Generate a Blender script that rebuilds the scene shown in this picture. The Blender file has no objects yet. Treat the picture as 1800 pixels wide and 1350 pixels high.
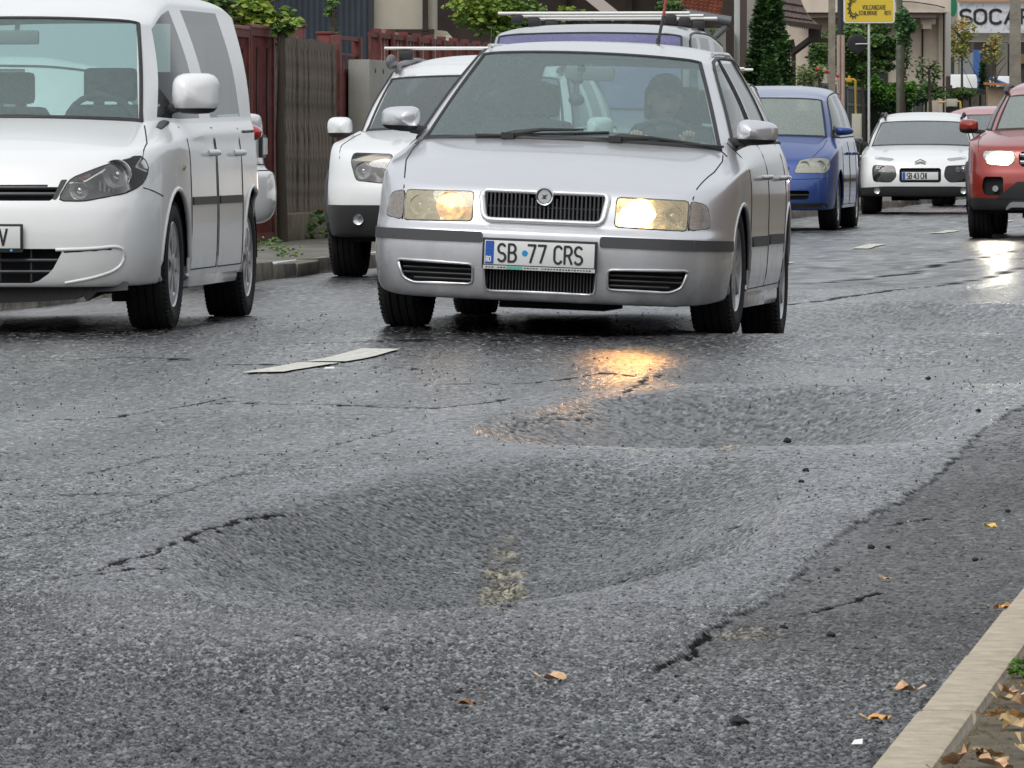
import bpy, bmesh, math, random
import numpy as np
from mathutils import Vector, Matrix, noise as mnoise
from mathutils.bvhtree import BVHTree
R = math.radians
rng = random.Random(7)
SC = bpy.context.scene
COL = SC.collection

# ------------------------------------------------------------------ camera, sky, sun, exposure
CH = 0.88                       # camera height (m)
FPX = 12000.0                   # focal length in photo pixels (1800 wide): a long phone zoom
YAW = math.atan((2430 - 900) / FPX)
PITCH = math.atan(410 / FPX)
cam_d = bpy.data.cameras.new('camera')
cam = bpy.data.objects.new('camera', cam_d); COL.objects.link(cam)
cam_d.sensor_width = 36.0; cam_d.lens = 36.0 * FPX / 1800.0
cam_d.clip_start = 0.5; cam_d.clip_end = 2000
cam.location = (0, 0, CH); cam.rotation_euler = (math.pi / 2 - PITCH, 0, YAW)
SC.camera = cam
cam_d.dof.use_dof = True; cam_d.dof.focus_distance = 26; cam_d.dof.aperture_fstop = 110

SUN_EL, SUN_AZ = R(52), R(205)
world = bpy.data.worlds.new('World'); SC.world = world; world.use_nodes = True
nt = world.node_tree; nt.nodes.clear()
wo = nt.nodes.new('ShaderNodeOutputWorld')
sky = nt.nodes.new('ShaderNodeTexSky'); sky.sky_type = 'NISHITA'; sky.sun_disc = False
sky.sun_elevation = SUN_EL; sky.sun_rotation = SUN_AZ; sky.dust_density = 6; sky.air_density = 1.5
hs = nt.nodes.new('ShaderNodeHueSaturation'); hs.inputs['Saturation'].default_value = 0.18
bg = nt.nodes.new('ShaderNodeBackground'); bg.inputs['Strength'].default_value = 0.06
bg2 = nt.nodes.new('ShaderNodeBackground'); bg2.inputs['Color'].default_value = (0.90, 0.95, 1.0, 1)
bg2.inputs['Strength'].default_value = 0.62      # even overcast layer
add = nt.nodes.new('ShaderNodeAddShader')
nt.links.new(sky.outputs[0], hs.inputs['Color']); nt.links.new(hs.outputs[0], bg.inputs['Color'])
nt.links.new(bg.outputs[0], add.inputs[0]); nt.links.new(bg2.outputs[0], add.inputs[1])
nt.links.new(add.outputs[0], wo.inputs[0])
sd = bpy.data.lights.new('sun', 'SUN'); sd.energy = 0.8; sd.angle = R(25); sd.color = (1, .97, .93)
sun = bpy.data.objects.new('sun', sd); COL.objects.link(sun)
sdir = Vector((math.sin(SUN_AZ) * math.cos(SUN_EL), math.cos(SUN_AZ) * math.cos(SUN_EL), math.sin(SUN_EL)))
sun.rotation_euler = (-sdir).to_track_quat('-Z', 'Y').to_euler(); sun.location = (0, 0, 30)
vs = SC.view_settings; vs.view_transform = 'Standard'; vs.look = 'None'; vs.gamma = 1; vs.use_curve_mapping = False
vs.exposure = 0.0
SC.cycles.use_denoising = True
SC.cycles.max_bounces = 8; SC.cycles.transparent_max_bounces = 12
SC.cycles.sample_clamp_indirect = 3; SC.cycles.sample_clamp_direct = 25

# ------------------------------------------------------------------ place helpers
ca, sa = math.cos(YAW), math.sin(YAW)
def P(px, py, D):
    """world point seen at photo pixel (px, py) at depth D metres"""
    xc = (px - 900) / FPX * D
    return Vector((xc * ca - D * sa, xc * sa + D * ca, CH + (265 - py) / FPX * D))
def G(px, py, z=0.0):
    return P(px, py, (CH - z) * FPX / (py - 265))

# ------------------------------------------------------------------ materials
def sock(n, k): return n.inputs[k]
MATS = {}
def mat(name, col, rough=.5, metal=0, coat=0, bump=0, bscale=40, var=0, vscale=3, emis=None, estr=0, spec=.5, alpha=None, vcol=None, coatr=.05):
    if name in MATS: return MATS[name]
    m = bpy.data.materials.new(name); m.use_nodes = True; t = m.node_tree; b = t.nodes['Principled BSDF']
    b.inputs['Base Color'].default_value = (*col, 1); b.inputs['Roughness'].default_value = rough
    b.inputs['Metallic'].default_value = metal; b.inputs['Coat Weight'].default_value = coat
    b.inputs['Coat Roughness'].default_value = coatr; b.inputs['Specular IOR Level'].default_value = spec
    if emis: b.inputs['Emission Color'].default_value = (*emis, 1); b.inputs['Emission Strength'].default_value = estr
    tc = t.nodes.new('ShaderNodeTexCoord')
    if var or vcol:
        n = t.nodes.new('ShaderNodeTexNoise'); n.inputs['Scale'].default_value = vscale; n.inputs['Detail'].default_value = 6
        n.inputs['Roughness'].default_value = .65
        t.links.new(tc.outputs['Object'], n.inputs['Vector'])
        r = t.nodes.new('ShaderNodeValToRGB')
        c2 = vcol if vcol else tuple(max(0, c * (1 - var)) for c in col)
        c1 = col if vcol else tuple(min(1, c * (1 + var * .5)) for c in col)
        r.color_ramp.elements[0].position = .36; r.color_ramp.elements[1].position = .64
        r.color_ramp.elements[0].color = (*c2, 1); r.color_ramp.elements[1].color = (*c1, 1)
        t.links.new(n.outputs['Fac'], r.inputs[0]); t.links.new(r.outputs[0], b.inputs['Base Color'])
    if bump:
        n2 = t.nodes.new('ShaderNodeTexNoise'); n2.inputs['Scale'].default_value = bscale; n2.inputs['Detail'].default_value = 4
        t.links.new(tc.outputs['Object'], n2.inputs['Vector'])
        bp = t.nodes.new('ShaderNodeBump'); bp.inputs['Strength'].default_value = bump; bp.inputs['Distance'].default_value = .01
        t.links.new(n2.outputs['Fac'], bp.inputs['Height']); t.links.new(bp.outputs[0], b.inputs['Normal'])
    MATS[name] = m; return m

def paint(name, col, metal=0, rough=.35, dirt=(.23, .21, .19), dirt_z=.45, dirt_amt=.5):
    """car paint: clear coat, road film (plus painted road reflection on the silver estate) thickening toward the sill, rain droplets as fine relief"""
    if name in MATS: return MATS[name]
    m = mat(name, col, rough, metal, coat=.9, coatr=.07)
    t = m.node_tree; b = t.nodes['Principled BSDF']
    tc = t.nodes.new('ShaderNodeTexCoord'); sp = t.nodes.new('ShaderNodeSeparateXYZ')
    t.links.new(tc.outputs['Object'], sp.inputs[0])
    mr = t.nodes.new('ShaderNodeMapRange'); mr.inputs[1].default_value = dirt_z; mr.inputs[2].default_value = .12
    mr.inputs[3].default_value = 0.03; mr.inputs[4].default_value = dirt_amt
    t.links.new(sp.outputs[2], mr.inputs[0])
    n = t.nodes.new('ShaderNodeTexNoise'); n.inputs['Scale'].default_value = 7; n.inputs['Detail'].default_value = 8
    t.links.new(tc.outputs['Object'], n.inputs['Vector'])
    mu = t.nodes.new('ShaderNodeMath'); mu.operation = 'MULTIPLY'
    rr = t.nodes.new('ShaderNodeMapRange'); rr.inputs[1].default_value = .3; rr.inputs[2].default_value = .7
    t.links.new(n.outputs['Fac'], rr.inputs[0])
    t.links.new(mr.outputs[0], mu.inputs[0]); t.links.new(rr.outputs[0], mu.inputs[1])
    mx = t.nodes.new('ShaderNodeMix'); mx.data_type = 'RGBA'
    mx.inputs[6].default_value = (*col, 1); mx.inputs[7].default_value = (*dirt, 1)
    t.links.new(mu.outputs[0], mx.inputs[0]); t.links.new(mx.outputs[2], b.inputs['Base Color'])
    ro = t.nodes.new('ShaderNodeMapRange'); ro.inputs[3].default_value = rough; ro.inputs[4].default_value = .75
    t.links.new(mu.outputs[0], ro.inputs[0]); t.links.new(ro.outputs[0], b.inputs['Roughness'])
    v = t.nodes.new('ShaderNodeTexVoronoi'); v.inputs['Scale'].default_value = 130
    t.links.new(tc.outputs['Object'], v.inputs['Vector'])
    vr = t.nodes.new('ShaderNodeMapRange'); vr.inputs[1].default_value = .28; vr.inputs[2].default_value = 0
    t.links.new(v.outputs['Distance'], vr.inputs[0])
    bp = t.nodes.new('ShaderNodeBump'); bp.inputs['Strength'].default_value = .12; bp.inputs['Distance'].default_value = .0015
    t.links.new(vr.outputs[0], bp.inputs['Height']); t.links.new(bp.outputs[0], b.inputs['Coat Normal'])
    return m

def glass(name, tint=(.62, .75, .72), haze=.05, refl=1.0, hazec=(.55, .62, .62)):
    if name in MATS: return MATS[name]
    m = bpy.data.materials.new(name); m.use_nodes = True; t = m.node_tree; t.nodes.clear()
    o = t.nodes.new('ShaderNodeOutputMaterial')
    tr = t.nodes.new('ShaderNodeBsdfTransparent'); tr.inputs[0].default_value = (*tint, 1)
    df = t.nodes.new('ShaderNodeBsdfDiffuse'); df.inputs[0].default_value = (*hazec, 1)
    gl = t.nodes.new('ShaderNodeBsdfGlossy'); gl.inputs['Roughness'].default_value = .03
    fr = t.nodes.new('ShaderNodeFresnel'); fr.inputs[0].default_value = 1.52
    mu = t.nodes.new('ShaderNodeMath'); mu.operation = 'MULTIPLY'; mu.inputs[1].default_value = refl; mu.use_clamp = True
    t.links.new(fr.outputs[0], mu.inputs[0])
    tc = t.nodes.new('ShaderNodeTexCoord'); n = t.nodes.new('ShaderNodeTexNoise'); n.inputs['Scale'].default_value = 60
    n.inputs['Detail'].default_value = 5
    t.links.new(tc.outputs['Object'], n.inputs['Vector'])
    hz = t.nodes.new('ShaderNodeMapRange'); hz.inputs[1].default_value = .3; hz.inputs[2].default_value = .7
    hz.inputs[3].default_value = haze * .85; hz.inputs[4].default_value = haze * 1.15
    t.links.new(n.outputs['Fac'], hz.inputs[0])
    m1 = t.nodes.new('ShaderNodeMixShader'); m2 = t.nodes.new('ShaderNodeMixShader')
    t.links.new(hz.outputs[0], m1.inputs[0]); t.links.new(tr.outputs[0], m1.inputs[1]); t.links.new(df.outputs[0], m1.inputs[2])
    t.links.new(mu.outputs[0], m2.inputs[0]); t.links.new(m1.outputs[0], m2.inputs[1]); t.links.new(gl.outputs[0], m2.inputs[2])
    t.links.new(m2.outputs[0], o.inputs[0]); MATS[name] = m; return m

def leafmat(name, cols, rough=.55):
    """leaves: colour picked per leaf from the attribute 'tone'"""
    if name in MATS: return MATS[name]
    m = mat(name, cols[0], rough); t = m.node_tree; b = t.nodes['Principled BSDF']
    a = t.nodes.new('ShaderNodeAttribute'); a.attribute_name = 'tone'
    r = t.nodes.new('ShaderNodeValToRGB')
    while len(r.color_ramp.elements) < len(cols): r.color_ramp.elements.new(.5)
    for i, c in enumerate(cols):
        r.color_ramp.elements[i].position = i / (len(cols) - 1); r.color_ramp.elements[i].color = (*c, 1)
    t.links.new(a.outputs['Fac'], r.inputs[0]); t.links.new(r.outputs[0], b.inputs['Base Color'])
    return m

# ------------------------------------------------------------------ objects
def tag(o, label=None, cat=None, group=None, kind=None):
    if label: o['label'] = label
    if cat: o['category'] = cat
    if group: o['group'] = group
    if kind: o['kind'] = kind
    return o
def empty(name, loc=(0, 0, 0), rot=(0, 0, 0), **k):
    o = bpy.data.objects.new(name, None); COL.objects.link(o); o.location = loc; o.rotation_euler = rot
    return tag(o, **k)
def link(name, me, m=None, parent=None, loc=None, rot=None, smooth=None):
    o = bpy.data.objects.new(name, me); COL.objects.link(o)
    if m is not None and not me.materials: me.materials.append(m)
    if parent: o.parent = parent
    if loc is not None: o.location = loc
    if rot is not None: o.rotation_euler = rot
    if smooth is not None:
        me.polygons.foreach_set('use_smooth', [True] * len(me.polygons))
        if smooth < 180: me.set_sharp_from_angle(angle=R(smooth))
    return o
class MB:
    def __init__(s): s.v = []; s.f = []
    def add(s, vs, fs):
        n = len(s.v); s.v += [tuple(v) for v in vs]; s.f += [tuple(n + i for i in f) for f in fs]; return s
    def box(s, c, d, rz=0, rx=0, ry=0):
        M = Matrix.Rotation(rz, 3, 'Z') @ Matrix.Rotation(ry, 3, 'Y') @ Matrix.Rotation(rx, 3, 'X')
        v = [Vector(c) + M @ Vector((x * d[0] / 2, y * d[1] / 2, z * d[2] / 2)) for x in (-1, 1) for y in (-1, 1) for z in (-1, 1)]
        return s.add(v, [(0, 1, 3, 2), (4, 6, 7, 5), (0, 4, 5, 1), (2, 3, 7, 6), (0, 2, 6, 4), (1, 5, 7, 3)])
    def beam(s, a, b, w, h=None):
        a = Vector(a); b = Vector(b); h = h or w; d = (b - a).normalized()
        u = d.cross(Vector((0, 0, 1)));  u = u.normalized() if u.length > 1e-3 else Vector((1, 0, 0))
        q = u.cross(d)
        v = [p + u * (i * w / 2) + q * (j * h / 2) for p in (a, b) for i, j in ((-1, -1), (1, -1), (1, 1), (-1, 1))]
        return s.add(v, [(0, 3, 2, 1), (4, 5, 6, 7), (0, 1, 5, 4), (1, 2, 6, 5), (2, 3, 7, 6), (3, 0, 4, 7)])
    def tube(s, pts, r, n=8, cap=True, r2=None):
        pts = [Vector(p) for p in pts]; rings = []; k = len(pts)
        for i, p in enumerate(pts):
            d = (pts[min(i + 1, k - 1)] - pts[max(i - 1, 0)]).normalized()
            u = d.cross(Vector((0, 0, 1)));  u = u.normalized() if u.length > .05 else Vector((1, 0, 0))
            w = u.cross(d); rr = (r[i] if isinstance(r, (list, tuple)) else r)
            rings.append([p + (u * math.cos(a) + w * math.sin(a) * (1 if r2 is None else r2 / rr)) * rr for a in [2 * math.pi * j / n for j in range(n)]])
        vs = [v for g in rings for v in g]; fs = []
        for i in range(k - 1):
            for j in range(n): fs.append((i * n + j, i * n + (j + 1) % n, (i + 1) * n + (j + 1) % n, (i + 1) * n + j))
        if cap: fs += [tuple(reversed(range(n))), tuple((k - 1) * n + j for j in range(n))]
        return s.add(vs, fs)
    def lathe(s, prof, n=32, axis='x', c=(0, 0, 0)):
        """prof: (along axis, radius)"""
        vs = []; k = len(prof)
        for (a, r) in prof:
            for j in range(n):
                t = 2 * math.pi * j / n; p, q = r * math.cos(t), r * math.sin(t)
                vs.append({'x': (a, p, q), 'y': (p, a, q), 'z': (p, q, a)}[axis])
        vs = [(v[0] + c[0], v[1] + c[1], v[2] + c[2]) for v in vs]
        fs = [(i * n + j, i * n + (j + 1) % n, (i + 1) * n + (j + 1) % n, (i + 1) * n + j) for i in range(k - 1) for j in range(n)]
        return s.add(vs, fs)
    def ellipsoid(s, c, r, n=16, m=10):
        vs = []; fs = []
        for i in range(m + 1):
            ph = math.pi * i / m
            for j in range(n):
                t = 2 * math.pi * j / n
                vs.append((c[0] + r[0] * math.sin(ph) * math.cos(t), c[1] + r[1] * math.sin(ph) * math.sin(t), c[2] + r[2] * math.cos(ph)))
        for i in range(m):
            for j in range(n): fs.append((i * n + j, (i + 1) * n + j, (i + 1) * n + (j + 1) % n, i * n + (j + 1) % n))
        return s.add(vs, fs)
    def build(s, name, m, parent=None, smooth=None, loc=None, rot=None, bevel=0):
        me = bpy.data.meshes.new(name); me.from_pydata(s.v, [], s.f)
        if bevel or smooth is not None:
            bm = bmesh.new(); bm.from_mesh(me); bmesh.ops.remove_doubles(bm, verts=bm.verts, dist=1e-5)
            bmesh.ops.recalc_face_normals(bm, faces=bm.faces)
            if bevel: bmesh.ops.bevel(bm, geom=[e for e in bm.edges if len(e.link_faces) == 2 and e.calc_face_angle(0) > .5], offset=bevel, segments=2, affect='EDGES', profile=.6)
            bm.to_mesh(me); bm.free()
        return link(name, me, m, parent, loc, rot, smooth if smooth is not None else (35 if bevel else None))

def rrect(x0, x1, z0, z1, r=.02, n=3):
    pts = []
    for cx, cz, a0 in ((x1 - r, z1 - r, 0), (x0 + r, z1 - r, 90), (x0 + r, z0 + r, 180), (x1 - r, z0 + r, 270)):
        for k in range(n + 1):
            a = R(a0 + 90 * k / n); pts.append((cx + r * math.cos(a), cz + r * math.sin(a)))
    return pts
def circ(cx, cz, r, n=20, rz=None): return [(cx + r * math.cos(2 * math.pi * i / n), cz + (rz or r) * math.sin(2 * math.pi * i / n)) for i in range(n)]
def rpoly(pts, r=.02, n=3):
    out = []; k = len(pts)
    for i in range(k):
        a, b, c = Vector(pts[i - 1]), Vector(pts[i]), Vector(pts[(i + 1) % k])
        u = (a - b); w = (c - b); rr = min(r, u.length * .45, w.length * .45); p0 = b + u.normalized() * rr; p1 = b + w.normalized() * rr
        for j in range(n + 1):
            t = j / n; q = p0 * (1 - t) ** 2 + b * 2 * t * (1 - t) + p1 * t * t; out.append((q.x, q.y))
    return out

# ------------------------------------------------------------------ lettering as single strokes
def arc(cx, cy, rx, ry, a0, a1, n=10): return [(cx + rx * math.cos(R(a0 + (a1 - a0) * i / n)), cy + ry * math.sin(R(a0 + (a1 - a0) * i / n))) for i in range(n + 1)]
GL = {
 'S': [arc(.3, .74, .27, .26, 35, 270, 10) + arc(.3, .24, .28, .24, 90, -150, 10)],
 'B': [[(.05, 0), (.05, 1), (.3, 1)] + arc(.3, .76, .24, .24, 90, -90) + [(.05, .52)], arc(.32, .26, .27, .26, 90, -90) + [(.05, 0)]],
 '7': [[(.03, 1), (.57, 1), (.22, 0)]],
 'C': [arc(.32, .72, .28, .28, 30, 180, 8) + arc(.32, .28, .28, .28, 180, 330, 8)],
 'R': [[(.05, 0), (.05, 1), (.3, 1)] + arc(.3, .74, .26, .26, 90, -90) + [(.05, .48)], [(.33, .48), (.58, 0)]],
 'W': [[(0, 1), (.17, 0), (.33, .7), (.5, 0), (.66, 1)]], 'V': [[(0, 1), (.29, 0), (.58, 1)]],
 '4': [[(.45, 0), (.45, 1), (.02, .28), (.6, .28)]],
 '3': [arc(.28, .75, .25, .25, 140, -90, 8) + arc(.28, .25, .28, .25, 90, -150, 8)],
 'H': [[(.05, 0), (.05, 1)], [(.55, 0), (.55, 1)], [(.05, .5), (.55, .5)]], 'I': [[(.1, 0), (.1, 1)]],
 'O': [arc(.3, .7, .28, .3, 0, 180, 10) + arc(.3, .3, .28, .3, 180, 360, 10) + [(.58, .7)]],
 'A': [[(0, 0), (.3, 1), (.6, 0)], [(.12, .35), (.48, .35)]], 'U': [[(.05, 1), (.05, .28)] + arc(.3, .28, .25, .28, 180, 360) + [(.55, 1)]],
 'L': [[(.05, 1), (.05, 0), (.5, 0)]], 'N': [[(.05, 0), (.05, 1), (.55, 0), (.55, 1)]],
 'Z': [[(.03, 1), (.55, 1), (.03, 0), (.57, 0)]], 'E': [[(.52, 1), (.05, 1), (.05, 0), (.52, 0)], [(.05, .52), (.45, .52)]],
 'T': [[(0, 1), (.6, 1)], [(.3, 1), (.3, 0)]], ' ': []}
def text_mb(mb, txt, x, z, h, wsc, stroke, y=0, gap=.16, th=.002):
    """strokes in the x-z plane facing -y"""
    for chh in txt:
        for pl in GL[chh]:
            pts = [Vector((x + p[0] * h * wsc, z + p[1] * h)) for p in pl]
            for i, (a, b) in enumerate(zip(pts[:-1], pts[1:])):
                d = (b - a).normalized(); u = Vector((-d.y, d.x)) * stroke / 2; e = d * stroke * .28; yy = y - th - i * 1.5e-5
                q = [a - e - u, b + e - u, b + e + u, a - e + u]
                mb.add([(v.x, k, v.y) for k in (yy, y) for v in q], [(0, 1, 2, 3), (0, 4, 5, 1), (1, 5, 6, 2), (2, 6, 7, 3), (3, 7, 4, 0)])
        wd = max([p[0] for pl in GL[chh] for p in pl], default=.3); x += (wd + gap) * h * wsc
    return x
# ------------------------------------------------------------------ road: one sheet, real relief
def hash2(i, j, k=0):
    h = (i.astype(np.int64) * 374761393 + j.astype(np.int64) * 668265263 + k * 1442695041) & 0x7fffffff
    h = ((h ^ (h >> 13)) * 1274126177) & 0x7fffffff
    return ((h ^ (h >> 16)) & 0xffff) / 65535.0
def vnoise(x, y, k=0):
    i = np.floor(x); j = np.floor(y); fx = x - i; fy = y - j; fx = fx * fx * (3 - 2 * fx); fy = fy * fy * (3 - 2 * fy)
    a = hash2(i, j, k); b = hash2(i + 1, j, k); c = hash2(i, j + 1, k); d = hash2(i + 1, j + 1, k)
    return (a * (1 - fx) + b * fx) * (1 - fy) + (c * (1 - fx) + d * fx) * fy
def fbm(x, y, o=4, k=0):
    s = 0; a = .5
    for q in range(o): s = s + a * vnoise(x * 2 ** q + 17 * q, y * 2 ** q + 31 * q, k + q); a /= 2
    return s
def stones(x, y, cell, k=0):
    """chippings: dome height 0..1 and a random shade per stone"""
    gx = x / cell; gy = y / cell; i = np.floor(gx); j = np.floor(gy)
    best = np.full(x.shape, 9.0); shade = np.zeros(x.shape); hh = np.zeros(x.shape)
    for a in (-1, 0, 1):
        for b in (-1, 0, 1):
            ii = i + a; jj = j + b
            px = ii + .15 + .7 * hash2(ii, jj, k + 1); py = jj + .15 + .7 * hash2(ii, jj, k + 2)
            d = (gx - px) ** 2 + (gy - py) ** 2; m = d < best
            best = np.where(m, d, best); shade = np.where(m, hash2(ii, jj, k + 3), shade); hh = np.where(m, hash2(ii, jj, k + 4), hh)
    d = np.sqrt(best)
    return np.clip(1 - (d / .58) ** 2.4, -.7, 1) * (.5 + .5 * hh) + (hh - .5) * 1.1, shade
EDGE_X, EDGE_Y = -1.22, 11.35
BOWLS = [(-2.00, 15.9, .63, 3.2, 3.6, .175), (-2.06, 22.0, .82, 2.3, 3.0, .20), (-1.9, 27.2, 1.0, 2.2, 2.6, .05),
         (-2.30, 34.2, 1.25, 2.6, 5.0, .19), (-3.6, 47, 1.6, 4, 6, .04), (-5.3, 24, 1.5, 3, 5, .03)]
def macro(x, y):
    z = (fbm(x * .7, y * .35, 3, 5) - .44) * .035 + (fbm(x * 2.1, y * .9, 2, 9) - .37) * .010
    wx = x + (vnoise(y * .8, x * .3, 3) - .5) * .12; wy = y + (vnoise(x * 1.7, y * .5, 4) - .5) * .35
    for cx, cy, ax, an, af, dep in BOWLS:
        ay = np.where(wy < cy, an, af); t = ((wx - cx) / ax) ** 2 + ((wy - cy) / ay) ** 2
        z = z - dep * np.clip(1 - t, 0, 1) ** (1.02 + .48 * np.clip((wy - cy) / 1.5 + .35, 0, 1)) + .06 * dep * np.exp(-((np.sqrt(t) - 1.12) / .2) ** 2)
    z = z + .032 * np.exp(-((y - 31.0) / .9) ** 2 - ((x + 2.2) / 1.0) ** 2)
    z = z + .052 * np.exp(-((x + 4.65) / .9) ** 2 - ((y - 33.6) / 3.4) ** 2)
    rag = (fbm(x * 6, y * 8, 4, 21) - .47) * .06 + (vnoise(y * .8, 0 * x, 23) - .5) * .05
    e = np.clip((x - (EDGE_X + rag)) / .010, 0, 1) * np.clip((y - EDGE_Y - rag * 8) / .5, 0, 1)
    old = np.clip((x - (EDGE_X + rag)) / .012, 0, 1) * np.clip((y - 10.6 - rag * 12) / 2.0, 0, 1)
    return z - .007 * e, old
def gp(px, py):
    """first hit of the line of sight through a photo pixel with the road"""
    D = np.arange(9.0, 75, .015); a, b = P(px, py, 1.0), P(px, py, 2.0); x = a.x + (b.x - a.x) * (D - 1); y = a.y + (b.y - a.y) * (D - 1); z = a.z + (b.z - a.z) * (D - 1)
    h = np.nonzero(z < macro(x, y)[0])[0]; i = h[0] if len(h) else -1
    return (float(x[i]), float(y[i]))
CRACKS = [([(105, 1022), (200, 995), (260, 975), (330, 950), (400, 922), (440, 915), (482, 908)], .009, .014),
          ([(130, 1015), (190, 1010), (250, 1000), (282, 1002)], .010, .01), ([(330, 935), (440, 938)], .009, .008),
          ([(0, 950), (120, 925), (250, 888), (350, 858), (480, 815), (620, 775), (780, 742)], .007, .006),
          ([(0, 845), (140, 838), (300, 800), (440, 802), (520, 798)], .007, .006), ([(0, 878), (120, 872), (290, 872)], .006, .005),
          ([(390, 708), (520, 712), (640, 712), (760, 718), (860, 708), (900, 700)], .02, .010), ([(400, 642), (520, 641), (740, 648)], .018, .006),
          ([(740, 675), (900, 676), (985, 668), (1060, 655), (1110, 662)], .02, .008), ([(900, 760), (940, 745), (1000, 735), (1060, 745)], .007, .008),
          ([(880, 748), (990, 728), (1090, 728)], .005, .006), ([(1100, 690), (1140, 664), (1180, 655)], .009, .008),
          ([(1100, 1020), (1150, 1010), (1200, 990), (1215, 986)], .006, .008), ([(1270, 940), (1310, 925)], .008, .008),
          ([(1390, 1088), (1450, 1075), (1530, 1048)], .008, .01), ([(1150, 1172), (1200, 1165), (1260, 1120)], .009, .008),
          ([(1560, 925), (1640, 912), (1700, 925)], .008, .008), ([(40, 740), (200, 735), (400, 700)], .012, .004), ([(500, 605), (700, 598), (900, 600)], .02, .005),
          ([(1300, 545), (1500, 520), (1800, 470)], .03, .008), ([(1400, 500), (1600, 480), (1790, 440)], .03, .008), ([(0, 640), (180, 630), (330, 633)], .016, .005)]
def crackmask(x, y):
    m = np.zeros(x.shape); dep = np.zeros(x.shape)
    wx = x + (fbm(x * 9, y * 9, 3, 41) - .45) * .07; wy = y + (fbm(x * 6, y * 6, 3, 43) - .45) * .5
    for pts, w, d in CRACKS:
        q = [gp(*p) for p in pts]
        for (ax, ay), (bx, by) in zip(q[:-1], q[1:]):
            sel = np.where((y > min(ay, by) - .6) & (y < max(ay, by) + .6) & (x > min(ax, bx) - .2) & (x < max(ax, bx) + .2))[0]
            if not len(sel): continue
            X = wx[sel]; Y = wy[sel]; dx, dy = bx - ax, by - ay; t = np.clip(((X - ax) * dx + (Y - ay) * dy) / (dx * dx + dy * dy), 0, 1)
            # distance with the along-road part shrunk: cracks are raggeder along the road than across
            dist = np.hypot(X - ax - t * dx, (Y - ay - t * dy) * .35)
            ww = w * (.4 + 1.3 * vnoise(X * 25, Y * 4, 47)); k = np.clip((1.15 - dist / ww) * 2.5, 0, 1)
            m[sel] = np.maximum(m[sel], k * (.55 if w < .0075 else 1)); dep[sel] = np.maximum(dep[sel], k * d)
    rag = (fbm(x * 6, y * 8, 4, 21) - .47) * .06 + (vnoise(y * .8, 0 * x, 23) - .5) * .05
    d = x - (EDGE_X + rag); ln = np.clip(1 - np.abs(d - .006) / (.002 + .014 * vnoise(x * 9, y * 6, 49)), 0, 1) * np.clip((y - EDGE_Y - rag * 8) / .3, 0, 1)
    return np.maximum(m, ln * (.30 + .60 * vnoise(x * 6, y * 2.5, 57))), np.maximum(dep, ln * .003)
SANDS = []
for lo_, hi_, hw in (((866, 1072), (890, 955), .066), ((1268, 796), (1274, 762), .13), ((1318, 1128), (1322, 1106), .075)):
    a, b = gp(*lo_), gp(*hi_); SANDS.append(((a[0] + b[0]) / 2, (a[1] + b[1]) / 2, hw, abs(b[1] - a[1]) / 2 + .05, (b[0] - a[0]) / (b[1] - a[1])))
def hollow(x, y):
    """bowl shade painted in, older asphalt (+); painted rim sheen, worn edge (-)"""
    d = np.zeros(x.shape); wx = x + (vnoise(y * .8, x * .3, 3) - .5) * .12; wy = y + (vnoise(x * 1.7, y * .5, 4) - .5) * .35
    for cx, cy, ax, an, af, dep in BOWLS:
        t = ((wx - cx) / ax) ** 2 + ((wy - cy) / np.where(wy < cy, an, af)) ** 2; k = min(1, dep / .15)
        d = d + k * 1.15 * np.clip(1 - t, 0, 1) ** .9 - .8 * k * np.exp(-((np.sqrt(t) - 1.15) / .16) ** 2)  # dark floors and pale rims painted in place of slope shading and sheen
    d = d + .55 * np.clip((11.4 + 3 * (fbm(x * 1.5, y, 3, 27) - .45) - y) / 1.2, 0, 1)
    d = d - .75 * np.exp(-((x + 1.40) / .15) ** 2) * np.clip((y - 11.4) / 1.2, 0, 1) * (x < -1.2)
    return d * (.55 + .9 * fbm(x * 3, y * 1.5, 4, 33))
CELL = [.01]
def heights(x, y, micro):
    z, e = macro(x, y); cm, cd = crackmask(x, y)
    sand = np.zeros(x.shape)
    for cx, cy, ax, ay, sl in SANDS:
        t = ((x - cx - (y - cy) * sl) / ax) ** 2 + ((y - cy) / ay) ** 2 + (fbm(x * 18, y * 7, 4, 51) - .45) * 1.7
        sand = np.maximum(sand, np.clip(1.15 - t, 0, 1) * (.45 if cx > -1.6 else 1))
    s1, sh = stones(x, y * .85, CELL[0], 60); amp = micro * (1 - .35 * e)
    s2, sh2 = stones(x, y, .020, 70)
    amp = amp * np.where(y < 13.2, 1.25, np.where(y < 46, 1.05 - .45 * np.clip((y - 15) / 9, 0, 1), 1))
    clump = .6 + .8 * fbm(x * 5, y * 2.5, 3, 80)
    s3, _x = stones(x, y * .7, .045, 75)
    z = z + s1 * .0030 * amp * clump + s2 * .0011 * amp + s3 * .0010 * amp - cd * .4 + sand * (s2 * .006 - .004) * (micro > 0)
    return z, e, cm, sand, sh, s1, hollow(x, y)
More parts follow.
